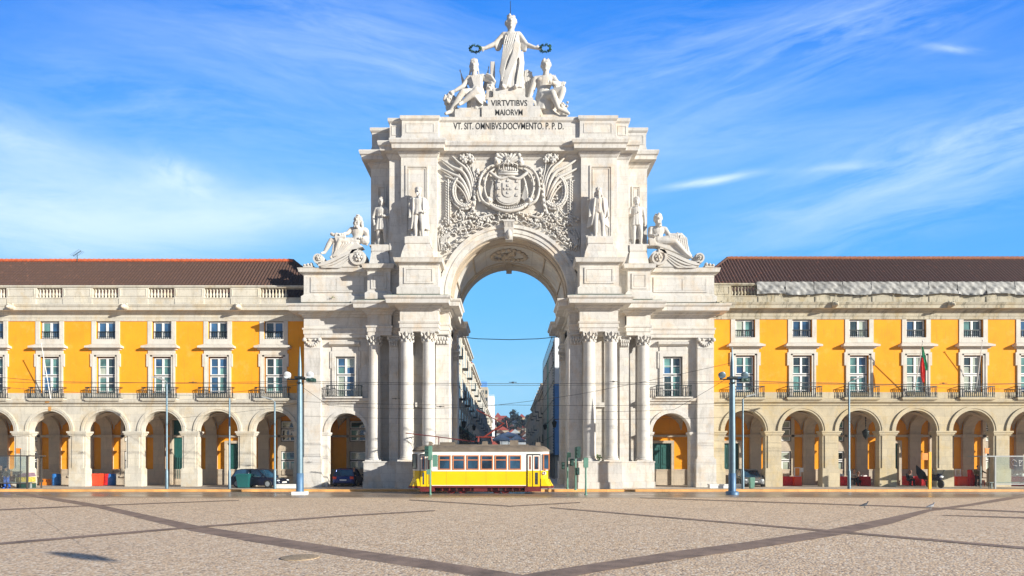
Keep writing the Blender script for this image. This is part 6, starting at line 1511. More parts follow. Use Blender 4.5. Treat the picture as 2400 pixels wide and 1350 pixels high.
# traffic signals
def signal(px_, pyt, pyb, Y, heads, label, mat='siggreen'):
    x = X_(px_, Y); z0 = max(0, Z_(pyb, Y)); r_ = empty('traffic_signal', (x, Y, z0), label, 'traffic light', 'green traffic signals around the tram track'); m = MB(); m.lathe([(.10, 0), (.10, .05), (.06, .08), (.055, Z_(pyt, Y) - z0)], x, Y, z0, 10); m.build('pole', mat, r_)
    for (dx, pa, pb, w, back) in heads:
        za, zb = Z_(pa, Y), Z_(pb, Y); m = MB(); cx = x + dx; m.box(cx - w / 2, cx + w / 2, Y - .12, Y + .12, zb, za)
        n = 3 if (za - zb) > .6 else 2
        for k in range(n):
            zz = za - (za - zb) * (k + .5) / n; sgn = 1 if back else -1
            m.cone((cx, Y + sgn * .12, zz), (cx, Y + sgn * .34, zz + .02), w * .42, w * .44, 10)
            if not back: m.box(cx - w * .42, cx + w * .42, Y - .3, Y - .12, zz + w * .32, zz + w * .4)
        m.build('signal_head', 'siggreen' if back else 'sigdark', r_)
signal(1008.5, 1046, 1159, 36.5, ((-.22, 1046, 1070, .24, False), (.0, 1045, 1078, .22, True), (.30, 1066, 1094, .28, True), (-.12, 1100, 1112, .18, True)), 'traffic signal with pale green heads in front of the left end of the tram')
signal(1330, 1068, 1146, 39.6, ((.1, 1061, 1072, .26, True), (-.3, 1083, 1100, .2, False), (.3, 1075, 1092, .26, False)), 'traffic signal with small dark heads just right of the tram')
signal(1349, 1048, 1149, 39.0, ((.16, 1048, 1073, .34, False), (.14, 1096, 1113, .22, False)), 'taller traffic signal with three hooded lenses, between two others')
signal(1373, 1075, 1162, 36.3, ((0, 1073, 1096, .28, True),), 'traffic signal with one head seen from behind, nearest the right pier')
# bus shelters
def shelter(x0, x1, Y, zb, zt, label, right):
    r_ = empty('bus_shelter', ((x0 + x1) / 2, Y, .15), label, 'bus shelter', 'glass bus shelters'); m = MB(); post = 'grey' if right else 'darkframe'
    for x in ((x0, x1) if right else (x1, x0)): m.box(x - .05, x + .05, Y - .05, Y + .05, .15, zt + .02); m.box(x - .04, x + .04, Y + 1.2, Y + 1.28, .15, zt)
    m.box(x0 - (.9 if right else 0), x1 + .3, Y - .06, Y + 1.3, zt - .02, zt + .06); m.box(x0, x1, Y - .03, Y + .03, zb, zb + .08); m.build('frame', post, r_)
    g_ = MB(); g_.box(x0 + .05, x1 - .05, Y - .006, Y + .006, zb + .08, zt - .04); g_.build('glass_panel', 'clear', r_)
    m = MB(); m.box(x0 + .3, x1 - .3, Y + .8, Y + 1.1, .55, .6); m.box(x0 + .5, x0 + .58, Y + .9, Y + 1.0, .15, .55); m.box(x1 - .58, x1 - .5, Y + .9, Y + 1.0, .15, .55); m.build('bench', 'grey', r_)
    return r_
sh1 = shelter(X_(-60, 41.3), X_(64, 41.3), 41.3, .5, Z_(1069, 41.3), 'dark-framed glass bus shelter at the left edge with people beside it', False)
sh2 = shelter(X_(2332, 41.0), X_(2460, 41.0), 41.0, Z_(1136, 41.0), Z_(1070, 41.0), 'grey-framed glass bus shelter with scratched white graffiti at the right edge', True)
gm = MB()
for pts in ([(2383, 1082), (2376, 1077), (2370, 1082), (2374, 1090), (2383, 1092)], [(2388, 1078), (2389, 1092)], [(2388, 1080), (2396, 1079), (2390, 1085), (2397, 1090), (2389, 1092)], [(2400, 1078), (2404, 1084), (2400, 1091), (2410, 1090)]):
    gm.tube([(X_(a, 40.98), 40.98, Z_(b, 40.98)) for a, b in pts], .018, 5)
gm.build('graffiti', 'white', sh2)
# yellow post, orange signs, low walls
m = MB(); Y = 40.9; x = X_(2179, Y); m.box(x - .09, x + .09, Y - .06, Y + .06, .15, Z_(1059, Y)); yp = m.build('sign_post', 'yellowp', loc=(x, Y, .15), label='tall yellow ticket post in front of the right arcade beside the motorbike', cat='post')
m = MB(); m.box(x - .55, x - .09, Y - .03, Y + .03, Z_(1078, Y), Z_(1062, Y)); m.build('sign_plate', 'orangep', yp)
for px_, lab in ((48, 'small orange sign on a thin post above the left bus shelter'), (2318, 'small orange sign on a thin post left of the right bus shelter')):
    m = MB(); Y = 41.8; x = X_(px_, Y); m.cone((x, Y, .15), (x, Y, Z_(1052, Y)), .03, None, 6); p = m.build('stop_sign', 'darkframe', loc=(x, Y, .15), label=lab, cat='sign', group='orange stop signs'); m = MB(); m.box(x - .30, x - .03, Y - .03, Y + .03, Z_(1063, Y), Z_(1052, Y)); m.box(x - .32, x + .04, Y - .035, Y + .035, Z_(1052, Y), Z_(1050.5, Y)); m.build('sign_plate', 'orangep', p)
for a, b, lab in ((646, 698, 'low white stone slab beside the left flood post'), (1664, 1740, 'low white stone slab behind the right flood post')):
    m = MB(); Y = 42.0; m.box(X_(a, Y), X_(b, Y), Y, Y + .5, .15, .40); m.box(X_(a, Y) - .03, X_(b, Y) + .03, Y - .03, Y + .53, .36, .44); m.build('stone_slab', 'white', loc=(X_(a, Y), Y, .15), label=lab, cat='slab')
# barrels, bins, container
def barrel(px_, Y, lab):
    m = MB(); x = X_(px_, Y); m.lathe([(.27, 0), (.30, .04), (.30, .28), (.315, .31), (.30, .34), (.30, .60), (.315, .63), (.30, .66), (.29, .92), (.25, .95), (.02, .95)], x, Y, .15, 18); m.build('barrel', 'bluebin', loc=(x, Y, .15), label=lab, cat='barrel', group='blue barrels under the left arcade')
barrel(132.5, 46.6, 'blue plastic barrel under the second arch from the left edge'); barrel(262, 46.6, 'blue plastic barrel beside the orange bins')
def bin_(px_, Y, mat, nm, lab, w=.34, h=.98):
    m = MB(); x = X_(px_, Y); m.loft([[(x + a * k, Y + b * k, z) for a, b in ((-w, -w), (w, -w), (w, w), (-w, w))] for k, z in ((.78, .19), (1, .15 + h * .86), (1.06, .15 + h * .87), (1.06, .15 + h * .92), (.9, .15 + h))], 0, False); m.box(x - w * .9, x + w * .9, Y + w, Y + w + .12, .15 + h * .85, .15 + h * .95); m.cone((x - w * .7, Y + w * .8, .24), (x + w * .7, Y + w * .8, .24), .09, None, 8); m.build(nm, mat, loc=(x, Y, .15), label=lab, cat='bin')
bin_(229.5, 45.9, 'redlit', 'wheelie_bin', 'bright orange-red wheeled bin under the third arch from the left'); bin_(249, 46.7, 'red2', 'wheelie_bin', 'darker red bin just behind the orange-red one', .42, .96)
bin_(574, 42.6, 'greenbox', 'waste_container', 'dark teal waste container in front of the arcade pier, beside the slim pole', .46, 1.05)
bin_(1762, 41.6, 'siggreen', 'litter_bin', 'small grey-green litter bin in front of the silver car', .17, .8)
m = MB(); x, Y = X_(108, 46.9), 46.9; m.box(x - .5, x + .4, Y, Y + .5, .15, .42); m.box(x - .3, x + .2, Y + .1, Y + .4, .42, .62); m.box(x - .36, x + .26, Y + .05, Y + .45, .62, .67); m.build('crate_pile', 'orangep', loc=(x, Y, .15), label='low orange crates stacked under the second arch from the left edge', cat='crates')
# market tables with red cloth
def table(pa, pb, Y, mat, lab, goods, h=.72):
    x0, x1 = X_(pa, Y), X_(pb, Y); m = MB(); V = []; n = 26
    for i in range(n + 1):
        t = i / n; xx = x0 + (x1 - x0) * t; V += [(xx, Y - .02 + .03 * math.sin(i * 1.9), .17), (xx, Y, .15 + h)]
    m.add(V, [(2 * i, 2 * i + 2, 2 * i + 3, 2 * i + 1) for i in range(n)], 0, True); m.box(x0, x1, Y + .01, Y + .8, .17, .15 + h); m.box(x0 - .02, x1 + .02, Y - .02, Y + .82, .15 + h, .18 + h)
    r_ = m.build('market_table', mat, loc=((x0 + x1) / 2, Y, .15), label=lab, cat='market table', group='red-clothed market tables under the right arcade'); rn = random.Random(int(pa)); g_ = MB()
    for k in range(goods):
        xx = x0 + .15 + (x1 - x0 - .3) * rn.random(); ww = rn.uniform(.04, .12); g_.box(xx - ww, xx + ww, Y + .1 + .4 * rn.random(), Y + .55, .18 + h, .18 + h + rn.uniform(.05, .25))
    if goods: o = g_.build('small_goods', rn.choice(['white', 'creamwall', 'lampwhite']), loc=((x0 + x1) / 2, Y, .18 + h), label='little pale wares laid out on the ' + lab.split(' with')[0][:60].replace('red-clothed ', '').replace('dark red ', ''), cat='goods')
for a in ((1829, 1860, 45.9, 'red2', 'dark red table with white wares under the second right arch', 7), (1862, 1879, 45.6, 'redlit', 'bright red table end beside the framed pictures', 2), (1955, 1986, 45.9, 'red2', 'dark red table left of the slim lamp post', 6), (2021, 2041, 45.7, 'red2', 'small red table right of the seated vendor', 3), (2130, 2143, 46.3, 'red2', 'narrow red table behind the black umbrella', 3), (2160, 2174, 46.0, 'red2', 'narrow red table beside the yellow post', 0), (2226, 2245, 46.4, 'red2', 'dark red table set back right of the motorbike', 2), (2244, 2267, 45.8, 'redlit', 'bright red table with small wares in the middle of the fifth arch', 6), (2365, 2420, 45.9, 'red2', 'long red table seen through the right bus shelter', 8)): table(*a)
m = MB(); Y = 45.8; frame(m, X_(1862, Y), X_(1876, Y), .9, 1.62, .05, Y, Y + .05); m.box(X_(1864, Y), X_(1874, Y), Y + .02, Y + .04, .95, 1.58, 1); m.box(X_(1877, Y), X_(1883, Y), Y, Y + .03, 1.25, 1.6); m.build('framed_picture', ['white', 'orangep'], loc=(X_(1869, Y), Y, .9), label='small white-framed pictures standing on the bright red table', cat='picture')
m = MB(); Y = 46.2; frame(m, X_(2239, Y), X_(2252, Y), .9, 1.5, .07, Y, Y + .05); m.box(X_(2241, Y), X_(2250, Y), Y + .02, Y + .04, .95, 1.45, 1); m.build('framed_picture', ['white', 'creamwall'], loc=(X_(2245, Y), Y, .9), label='white-framed picture standing behind the reddish wares, fifth arch', cat='picture')
m = MB(); Y = 45.4; x = X_(2160, Y); m.loft([[(x - .45, Y, 1.75), (x - .35, Y, 1.78), (x - .37, Y + .1, 1.76)], [(x - .5, Y - .1, 1.2), (x + .2, Y - .1, 1.25), (x, Y + .3, 1.2)], [(x - .3, Y - .1, .75), (x + .5, Y - .1, .6), (x + .2, Y + .3, .7)]], 0, False); m.cone((x - .4, Y, 1.8), (x + .35, Y, .45), .03, None, 6)
for e in (-.1, .2): m.cone((x + e, Y, .7), (x + e, Y, .15), .02, None, 5)
m.build('folded_umbrella', 'black', loc=(x, Y, .15), label='folded black umbrella leaning over the red tables left of the yellow post', cat='umbrella')
# ---- people
SK = plain('skin', (.38, .20, .13), .6); M['skin'] = SK
def person(px_, Y, label, jacket, trousers, hair=(.02, .015, .012), pose='stand', face=(0, 1, 0), z=.15, hgt=1.72, mir_=1):
    x = X_(px_, Y); u = hgt / 1.82
    mk_ = lambda nm, c: M.setdefault(nm, plain(nm, c, .85, var=.2, scale=6))
    jm = mk_('cloth_%d_%d_%d' % tuple(int(v * 99) for v in jacket), jacket); tm_ = mk_('cloth_%d_%d_%d' % tuple(int(v * 99) for v in trousers), trousers); hm = mk_('hair_%d' % int(hair[0] * 999), hair)
    V = lambda a, b, c: Vector((x + mir_ * a * u, Y + b * u, z + c * u))
    if pose == 'stand': J_ = dict(h=V(.02, -.06, 1.64), n=V(0, 0, 1.46), p=V(0, 0, .96), sl=V(-.19, 0, 1.40), sr=V(.19, 0, 1.40), el=V(-.28, .0, 1.12), wl=V(-.24, -.12, .90), hl=V(-.22, -.16, .84), er=V(.27, -.06, 1.12), wr=V(.22, -.26, 1.02), hr=V(.20, -.32, 1.02), kl=V(-.11, -.04, .50), al=V(-.11, .02, .08), tl=V(-.12, -.14, .03), kr=V(.12, -.06, .50), ar=V(.13, .02, .08), tr=V(.15, -.14, .03))
    elif pose == 'reach': J_ = dict(h=V(.02, -.05, 1.60), n=V(0, 0, 1.42), p=V(0, 0, .94), sl=V(-.19, 0, 1.36), sr=V(.19, 0, 1.38), el=V(-.27, .0, 1.10), wl=V(-.2, -.15, .95), hl=V(-.15, -.2, .93), er=V(.42, -.06, 1.22), wr=V(.62, -.1, 1.10), hr=V(.68, -.1, 1.06), kl=V(-.13, -.04, .50), al=V(-.16, .02, .08), tl=V(-.18, -.14, .03), kr=V(.12, -.06, .50), ar=V(.16, .02, .08), tr=V(.18, -.14, .03))
    elif pose == 'bend': J_ = dict(h=V(.12, -.22, 1.56), n=V(.06, -.08, 1.42), p=V(0, 0, .95), sl=V(-.13, -.02, 1.36), sr=V(.24, -.06, 1.34), el=V(-.16, -.12, 1.08), wl=V(.0, -.34, .95), hl=V(.05, -.40, .93), er=V(.36, -.2, 1.10), wr=V(.42, -.36, .92), hr=V(.46, -.42, .90), kl=V(-.10, -.06, .50), al=V(-.12, .02, .08), tl=V(-.13, -.14, .03), kr=V(.12, -.02, .50), ar=V(.16, .1, .08), tr=V(.17, -.06, .03))
    else: J_ = dict(h=V(.03, -.16, 1.20), n=V(0, -.06, 1.02), p=V(0, 0, .50), sl=V(-.19, -.03, .95), sr=V(.19, -.03, .95), el=V(-.25, -.12, .70), wl=V(-.12, -.34, .62), hl=V(-.08, -.40, .62), er=V(.25, -.12, .70), wr=V(.12, -.34, .62), hr=V(.08, -.40, .62), kl=V(-.13, -.44, .50), al=V(-.14, -.42, .08), tl=V(-.15, -.58, .03), kr=V(.13, -.44, .50), ar=V(.15, -.40, .08), tr=V(.16, -.56, .03))
    f = Fig(u); f.torso(J_['n'], J_['p'], J_['sl'], J_['sr']); f.head(J_['h'], face, 'none'); f.arm(J_['sl'], J_['el'], J_['wl'], J_['hl']); f.arm(J_['sr'], J_['er'], J_['wr'], J_['hr']); f.leg(J_['p'] + Vector((-.09 * mir_ * u, 0, -.02)), J_['kl'], J_['al'], J_['tl']); f.leg(J_['p'] + Vector((.09 * mir_ * u, 0, -.02)), J_['kr'], J_['ar'], J_['tr'])
    b = remesh(f.mb, .016, 'person', ['skin'], (x, Y, z), 1, label=label, cat='person')
    g_ = Fig(u * 1.22); g_.torso(J_['n'] - Vector((0, 0, .05 * u)), J_['p'], J_['sl'], J_['sr']); g_.limb([J_['sl'], J_['el'], J_['wl']], [.066, .054, .042]); g_.limb([J_['sr'], J_['er'], J_['wr']], [.066, .054, .042]); j = remesh(g_.mb, .02, 'jacket', [jm], (x, Y, z)); j.parent = b; j.location = (0, 0, 0)
    g_ = Fig(u * 1.2); g_.limb([J_['p'] + Vector((-.08 * mir_ * u, 0, 0)), J_['kl'], J_['al']], [.10, .075, .055]); g_.limb([J_['p'] + Vector((.08 * mir_ * u, 0, 0)), J_['kr'], J_['ar']], [.10, .075, .055]); g_.limb([J_['al'], J_['tl']], [.05, .04]); g_.limb([J_['ar'], J_['tr']], [.05, .04]); j = remesh(g_.mb, .02, 'trousers', [tm_], (x, Y, z)); j.parent = b; j.location = (0, 0, 0)
    g_ = Fig(u * 1.14); hc = J_['h']; fd = Vector(face).normalized(); g_.mb.ell(hc - fd * .02 * u + Vector((0, 0, .03 * u)), (.098 * u, .105 * u, .115 * u), None, 12, 8); j = remesh(g_.mb, .016, 'hair', [hm], (x, Y, z)); j.parent = b; j.location = (0, 0, 0)
    return b
person(15.5, 41.9, 'person in grey jacket and bright blue trousers leaning beside the left bus shelter', (.075, .075, .09), (.035, .12, .52), pose='bend')
person(3, 42.4, 'person in black jacket at the very left edge behind the grey-jacketed one', (.012, .012, .02), (.02, .012, .03), pose='stand', face=(.3, -1, 0))
person(29, 42.6, 'person in dark maroon coat beside the covered stall at the left', (.06, .012, .018), (.02, .02, .025), pose='sit', face=(.5, -1, 0))
person(830, 44.9, 'person in dark clothes standing behind the blue car', (.02, .018, .018), (.02, .02, .03), pose='stand', face=(0, -1, 0), hgt=1.55)
person(1999, 45.7, 'seated vendor with long brown hair and pale scarf by the slim lamp post', (.42, .32, .24), (.015, .015, .02), (.05, .02, .01), 'sit', (0, -1, 0), z=.25)
person(2008, 46.3, 'person in black seated just right of the vendor with pale scarf', (.02, .02, .03), (.012, .012, .015), pose='sit', face=(.3, -1, 0), z=.05)
person(2130, 46.4, 'person in dark clothes seated behind the narrow red table', (.02, .025, .03), (.012, .012, .015), pose='sit', face=(0, -1, 0))
person(2291, 45.4, 'person in olive brown jacket stretching one arm toward the right', (.13, .085, .03), (.03, .012, .012), (.03, .015, .01), 'reach', (.4, -1, 0))
for px_, Y, lab, mt in ((1290, 0, '', ''),):
    pass
m = MB(); Y = 45.6; x = X_(2281, Y); m.prism([(x - .12, .15), (x + .10, .15), (x + .18, .8), (x - .1, 1.45), (x - .2, 1.4)], Y, Y + .35); m.box(x - .3, x - .2, Y, Y + .3, .15, .9); m.build('red_chair', 'red2', loc=(x, Y, .15), label='dark red folding chair left of the person stretching an arm', cat='chair')
m = MB(); Y = 45.5; x = X_(2303, Y); m.box(x - .1, x + .16, Y, Y + .35, .55, .62); 
for e in (-.08, .14): m.cone((x + e, Y, .15), (x + e + .03, Y, .6), .025, None, 5); m.cone((x + e, Y + .3, .15), (x + e, Y + .3, 1.1), .025, None, 5)
m.box(x - .1, x + .16, Y + .29, Y + .32, .8, 1.1); m.build('red_chair', 'redlit', loc=(x, Y, .15), label='bright red chair right of the person stretching an arm', cat='chair')
# covered stall at the left edge
m = MB(); Y = 42.2; x0, x1 = X_(36, Y), X_(66, Y); m.loft([[(x0, Y + a, .95), (x0 + .25, Y + a, 1.2), (x1 - .1, Y + a, 1.28), (x1, Y + a, 1.0)] for a in (0, .7)], 0, False); st_ = m.build('covered_stall', plain('faded_purple_cloth', (.20, .13, .17), .9, var=.3), loc=(x0, Y, .15), label='low stall with faded purple cover and yellow goods beside the left shelter', cat='stall')
m = MB(); m.box(x0, x1, Y + .02, Y + .68, .5, .95); m.build('goods', plain('mixed_yellow_goods', (.50, .36, .06), .8, var=.6, scale=9), st_); m = MB(); m.box(x0 + .05, x1 + .1, Y + .04, Y + .6, .15, .5); m.build('base', 'sigdark', st_)
# ---- cars
def car(cx, cy, rz, L, W, H, paint, label, rear=False, cat='car', open_top=False):
    r_ = empty('parked_car', (cx, cy, .15), label, cat, None, rz)
    def add(mb, name, mat, parent=None):
        o = mb.build(name, mat); o.parent = parent or r_; return o
    # x is the long axis, front at +x. local coordinates
    def sec(x, w, z0, z1, r=.18, n=6):
        P = []
        for sx, sz, a0 in ((1, 1, 0), (-1, 1, 90), (-1, -1, 180), (1, -1, 270)):
            rr = r if sz > 0 else r * .5
            for k in range(n): a = R(a0 + 90 * k / (n - 1)); P.append((x, sx * (w - rr) + rr * math.cos(a), (z1 - rr if sz > 0 else z0 + rr) + rr * math.sin(a)))
        return P
    b = MB(); h = H * .56; hl = L / 2
    b.loft([sec(x * hl, w * W / 2, z0, z1 * h / .8, .12) for x, w, z0, z1 in ((-1, .72, .34, .62), (-.975, .90, .24, .74), (-.9, .97, .20, .84), (-.6, 1, .18, .86), (0, 1, .18, .83), (.45, .99, .18, .80), (.78, .95, .20, .70), (.93, .86, .22, .60), (.985, .72, .26, .50))])
    body = add(b, 'body', paint)
    g_ = MB(); top = H - .02
    prof = [(-.86, h * .98, .90), (-.74, top * .93, .74), (-.55, top * .99, .72), (-.10, top, .72), (.16, top * .95, .74), (.52, h * .96, .88)]
    g_.loft([[(x * hl, s_ * w * W / 2 * k, z if q else h * .9) for s_, q, k in ((-1, 0, 1.04), (-1, 1, .92), (-.8, 1, .92), (.8, 1, .92), (1, 1, .92), (1, 0, 1.04))] for x, z, w in prof], 0, False); add(g_, 'windows', 'tglass')
    rf_ = MB(); rf_.loft([[(x * hl, -w * W / 2 * .93, z), (x * hl, w * W / 2 * .93, z), (x * hl, w * W / 2 * .90, z + .04), (x * hl, -w * W / 2 * .90, z + .04)] for x, z, w in ((-.76, top * .92, .70), (-.55, top * .98, .73), (-.1, top - .01, .73), (.16, top * .945, .74))], 0, False)
    for s_ in (-1, 1):
        for (xa, za, wa), (xb, zb, wb) in (((.16, top * .95, .74), (.52, h * .96, .88)), ((-.74, top * .93, .74), (-.86, h * .98, .90)), ((-.18, top, .73), (-.2, h, .97))):
            rf_.cone((xa * hl, s_ * wa * W / 2 * .95, za), (xb * hl, s_ * wb * W / 2, zb), .035, None, 6)
    add(rf_, 'roof', paint)
    wh = None
    for xx in (-.62, .60):
        for s_ in (-1, 1):
            t_ = MB(); rr = .31; t_.loft([[(xx * hl + q * math.cos(2 * math.pi * k / 20), s_ * (W / 2 - yy), rr + q * math.sin(2 * math.pi * k / 20)) for k in range(20)] for q, yy in ((.20, 0), (rr - .02, -.01), (rr, .04), (rr, .18), (.2, .2))], 0, False); w_ = add(t_, 'wheel', 'black')
            rm = MB(); rm.loft([[(xx * hl + q * math.cos(2 * math.pi * k / 20), s_ * (W / 2 - yy), rr + q * math.sin(2 * math.pi * k / 20)) for k in range(20)] for q, yy in ((.19, -.012), (.12, -.005), (.04, -.02), (.01, -.02))], 0, False); add(rm, 'rim', 'grey', w_)
    for s_ in (-1, 1):
        l = MB(); l.ell((hl * .93, s_ * W * .34, h * .70), (.10, .16, .07)); add(l, 'headlight', 'lampwhite')
        l = MB(); l.box(-hl * 1.0, -hl * .93, s_ * W * .30, s_ * W * .46, h * .74, h * .98); add(l, 'tail_light', 'redlit')
        l = MB(); l.ell((hl * .42, s_ * (W / 2 + .09), h + .06), (.07, .09, .06)); add(l, 'wing_mirror', paint)
    l = MB(); l.box(-hl * 1.005, -hl * .96, -.26, .26, h * .58, h * .58 + .11); l.box(hl * .96, hl * 1.0, -.26, .26, .36, .46); add(l, 'number_plate', 'white')
    l = MB(); l.box(hl * .95, hl * .99, -W * .28, W * .28, .24, .34); l.box(hl * .955, hl * .985, -W * .2, W * .2, h * .58, h * .66); l.box(-hl * 1.0, -hl * .97, -W * .42, W * .42, .20, .30); add(l, 'grille', 'black')
    return r_
M['carblue'] = plain('deep_blue_car_paint', (.012, .035, .16), .18, .3); M['carsilver'] = plain('silver_car_paint', (.30, .31, .31), .25, .5); M['cardark'] = plain('black_blue_car_paint', (.012, .015, .035), .2, .3); M['cargreen'] = plain('grey_green_car_paint', (.10, .13, .11), .3, .4)
car(X_(804, 44.6), 46.15, R(92), 3.55, 1.72, 1.42, 'carblue', 'deep blue hatchback seen from behind under the left side bay arch')
car(X_(1768, 44.4), 45.55, R(-99), 3.6, 1.75, 1.36, 'carsilver', 'silver car facing forward under the first arch right of the flood post')
car(X_(596, 42.4), 43.3, R(-12), 4.2, 1.7, 1.40, 'cardark', 'dark car parked sideways behind the teal waste container')
# motorbike
mx_, my_ = X_(2192, 42.6), 42.6; mr = empty('motorbike', (mx_, my_, .15), 'black motorbike parked against the pier beside the yellow post', 'motorbike')
for dy in (-.55, .65):
    m = MB(); m.loft([[(mx_ + xx, my_ + dy + q * math.cos(2 * math.pi * k / 20), .45 + q * math.sin(2 * math.pi * k / 20)) for k in range(20)] for q, xx in ((.2, -.05), (.28, -.06), (.30, 0), (.28, .06), (.2, .05))], 0, False); m.build('wheel', 'black', mr)
m = MB(); m.loft([[(mx_ + w * math.cos(a), y, z + hh * math.sin(a)) for a in [2 * math.pi * k / 12 for k in range(12)]] for y, z, w, hh in ((my_ - .55, .85, .10, .10), (my_ - .45, .95, .22, .28), (my_ - .15, .90, .20, .26), (my_ + .2, .85, .16, .18), (my_ + .7, .92, .12, .12))]); m.build('body', 'cardark', mr)
m = MB(); m.ell((mx_, my_ - .62, .98), (.16, .06, .09)); m.build('headlight', 'lampwhite', mr); m = MB(); m.ell((mx_, my_ + .3, 1.08), (.16, .42, .09)); m.build('saddle', 'black', mr)
m = MB(); m.cone((mx_ - .36, my_ - .3, 1.22), (mx_ + .36, my_ - .3, 1.22), .022, None, 6); m.cone((mx_, my_ - .55, .45), (mx_, my_ - .3, 1.22), .04, None, 6)
for e in (-1, 1): m.cone((mx_ + e * .3, my_ - .3, 1.22), (mx_ + e * .38, my_ - .35, 1.42), .012, None, 5); m.ell((mx_ + e * .40, my_ - .36, 1.45), (.07, .02, .05))
m.build('handlebar', 'iron', mr)
# pigeons
def pigeon(px_, py_, mat, lab, e=1):
    x, y = G(px_, py_); m = MB(); m.loft([[(x + e * a, y + w * math.cos(q), z + h * math.sin(q)) for q in [2 * math.pi * k / 10 for k in range(10)]] for a, z, w, h in ((-.24, .10, .015, .01), (-.14, .12, .04, .03), (0, .15, .07, .065), (.09, .18, .06, .06), (.13, .24, .032, .035), (.15, .285, .032, .032), (.18, .29, .02, .018), (.215, .28, .004, .004))])
    for s_ in (-1, 1): m.cone((x, y + s_ * .03, .10), (x + .01, y + s_ * .03, .0), .008, None, 5); m.cone((x + .01, y + s_ * .03, .006), (x + e * .05, y + s_ * .03, .006), .007, None, 4)
    m.build('pigeon', mat, loc=(x, y, 0), label=lab, cat='pigeon', group='pigeons on the plaza')
M['pgrey'] = plain('slate_feathers', (.07, .08, .10), .7); M['ppale'] = plain('pale_feathers', (.32, .33, .35), .7, var=.6, scale=14)
pigeon(2026, 1191, 'pgrey', 'slate grey pigeon walking on the plaza, the left of the two'); pigeon(2181, 1194, 'ppale', 'pale pigeon standing where the dark paving band ends')
# unseen bird-shaped blocker added behind the viewer to cast the lower-left plaza shadow
gx, gy = G(200, 1307); tt = 6.5 / SUN.z; gp = Vector((gx, gy, 0)) + SUN * tt; m = MB()
wv = Vector((.89, -.455, 0)); cv = Vector((.30, .58, 0)); m.ell(gp, (.16, .42, .14), (0, 0, .9), 10, 6)
m.loft([[gp + wv * a + cv * w + Vector((0, 0, h + .03)), gp + wv * a - cv * w * .7 + Vector((0, 0, h + .03)), gp + wv * a - cv * w * .7 + Vector((0, 0, h)), gp + wv * a + cv * w + Vector((0, 0, h))] for a, w, h in ((-1.6, .02, .0), (-1.1, .20, .08), (-.5, .36, .12), (0, .42, .05), (.5, .40, .12), (.95, .25, .08), (1.25, .05, 0))], 0, False)
m.build('added_shadow_caster', 'white', loc=tuple(gp), label='unseen white bird-shaped shadow caster added behind the viewer', cat='added_shadow_caster')
# ---- overhead wires
def wire(pts, Ys, r, lab, name='overhead_wire', cat='wire'):
    P = [Vector((X_(a, y), y, Z_(b, y))) for (a, b), y in zip(pts, Ys)]; Q = []
    for p, q in zip(P, P[1:]):
        n = 14; L = (q - p).length
        for k in range(n): t = k / n; v = p.lerp(q, t); v.z -= L * .006 * 4 * t * (1 - t); Q.append(v)
    Q.append(P[-1]); m = MB(); m.tube(Q, r, 5); m.build(name, 'ink', loc=tuple(P[0]), label=lab, cat=cat, group='overhead tram wires')
wy = 36.6
wire([(-60, 878), (120, 894), (703, 893), (1716, 893), (2460, 899)], [wy] * 5, .015, 'upper of the two long tram wires running straight across the whole square')
wire([(-60, 893), (340, 897), (703, 897), (1716, 897), (2460, 897)], [wy + .3] * 5, .013, 'lower twin of the long straight tram wire pair')
wire([(-60, 902), (205, 921), (460, 926), (703, 902)], [wy, 40, 40, wy], .012, 'sagging support wire left of the left flood post')
wire([(703, 903), (770, 950), (930, 958), (1130, 953), (1350, 925), (1716, 850)], [wy, 38, 38, 38, 38, wy], .013, 'wire rising from the left pier to the top of the right flood post')
wire([(703, 941), (1190, 949), (1716, 945)], [37.4, 37.4, 37.4], .012, 'straight contact wire just above the pantograph')
wire([(703, 975), (1190, 981), (1716, 978)], [38.8, 38.8, 38.8], .010, 'thin straight wire crossing at the height of the side arches')
wire([(1716, 880), (1580, 960), (1400, 965)], [wy, 39, 39], .012, 'slanting wire from the right flood post down toward the right columns')
wire([(1716, 890), (1960, 897), (2100, 905), (2460, 912)], [wy, 38, 38, 38], .012, 'sagging support wire right of the right flood post')
wire([(350, 985), (470, 975), (590, 962), (703, 945)], [43.6, 43.6, 42, wy], .010, 'thin cable drooping along the left string course')
# little insulators on the wires
for k, (a, b) in enumerate(((1202, 896), (452, 896), (928, 934), (1032, 953), (1438, 894), (2211, 898))):
    m = MB(); Y = 36.7; c = (X_(a, Y), Y, Z_(b, Y)); m.ell(c, (.11, .04, .045)); m.cone((c[0] - .25, Y, c[2]), (c[0] + .25, Y, c[2]), .02, None, 5); m.build('insulator', 'ink', loc=c, label='small black insulator ' + ['at the middle of the long wires before the street view', 'on the long wires left of the slim lamp', 'at the left pier columns', 'above the tram roof', 'on the long wires before the right columns', 'on the long wires before the far right windows'][k], cat='insulator')
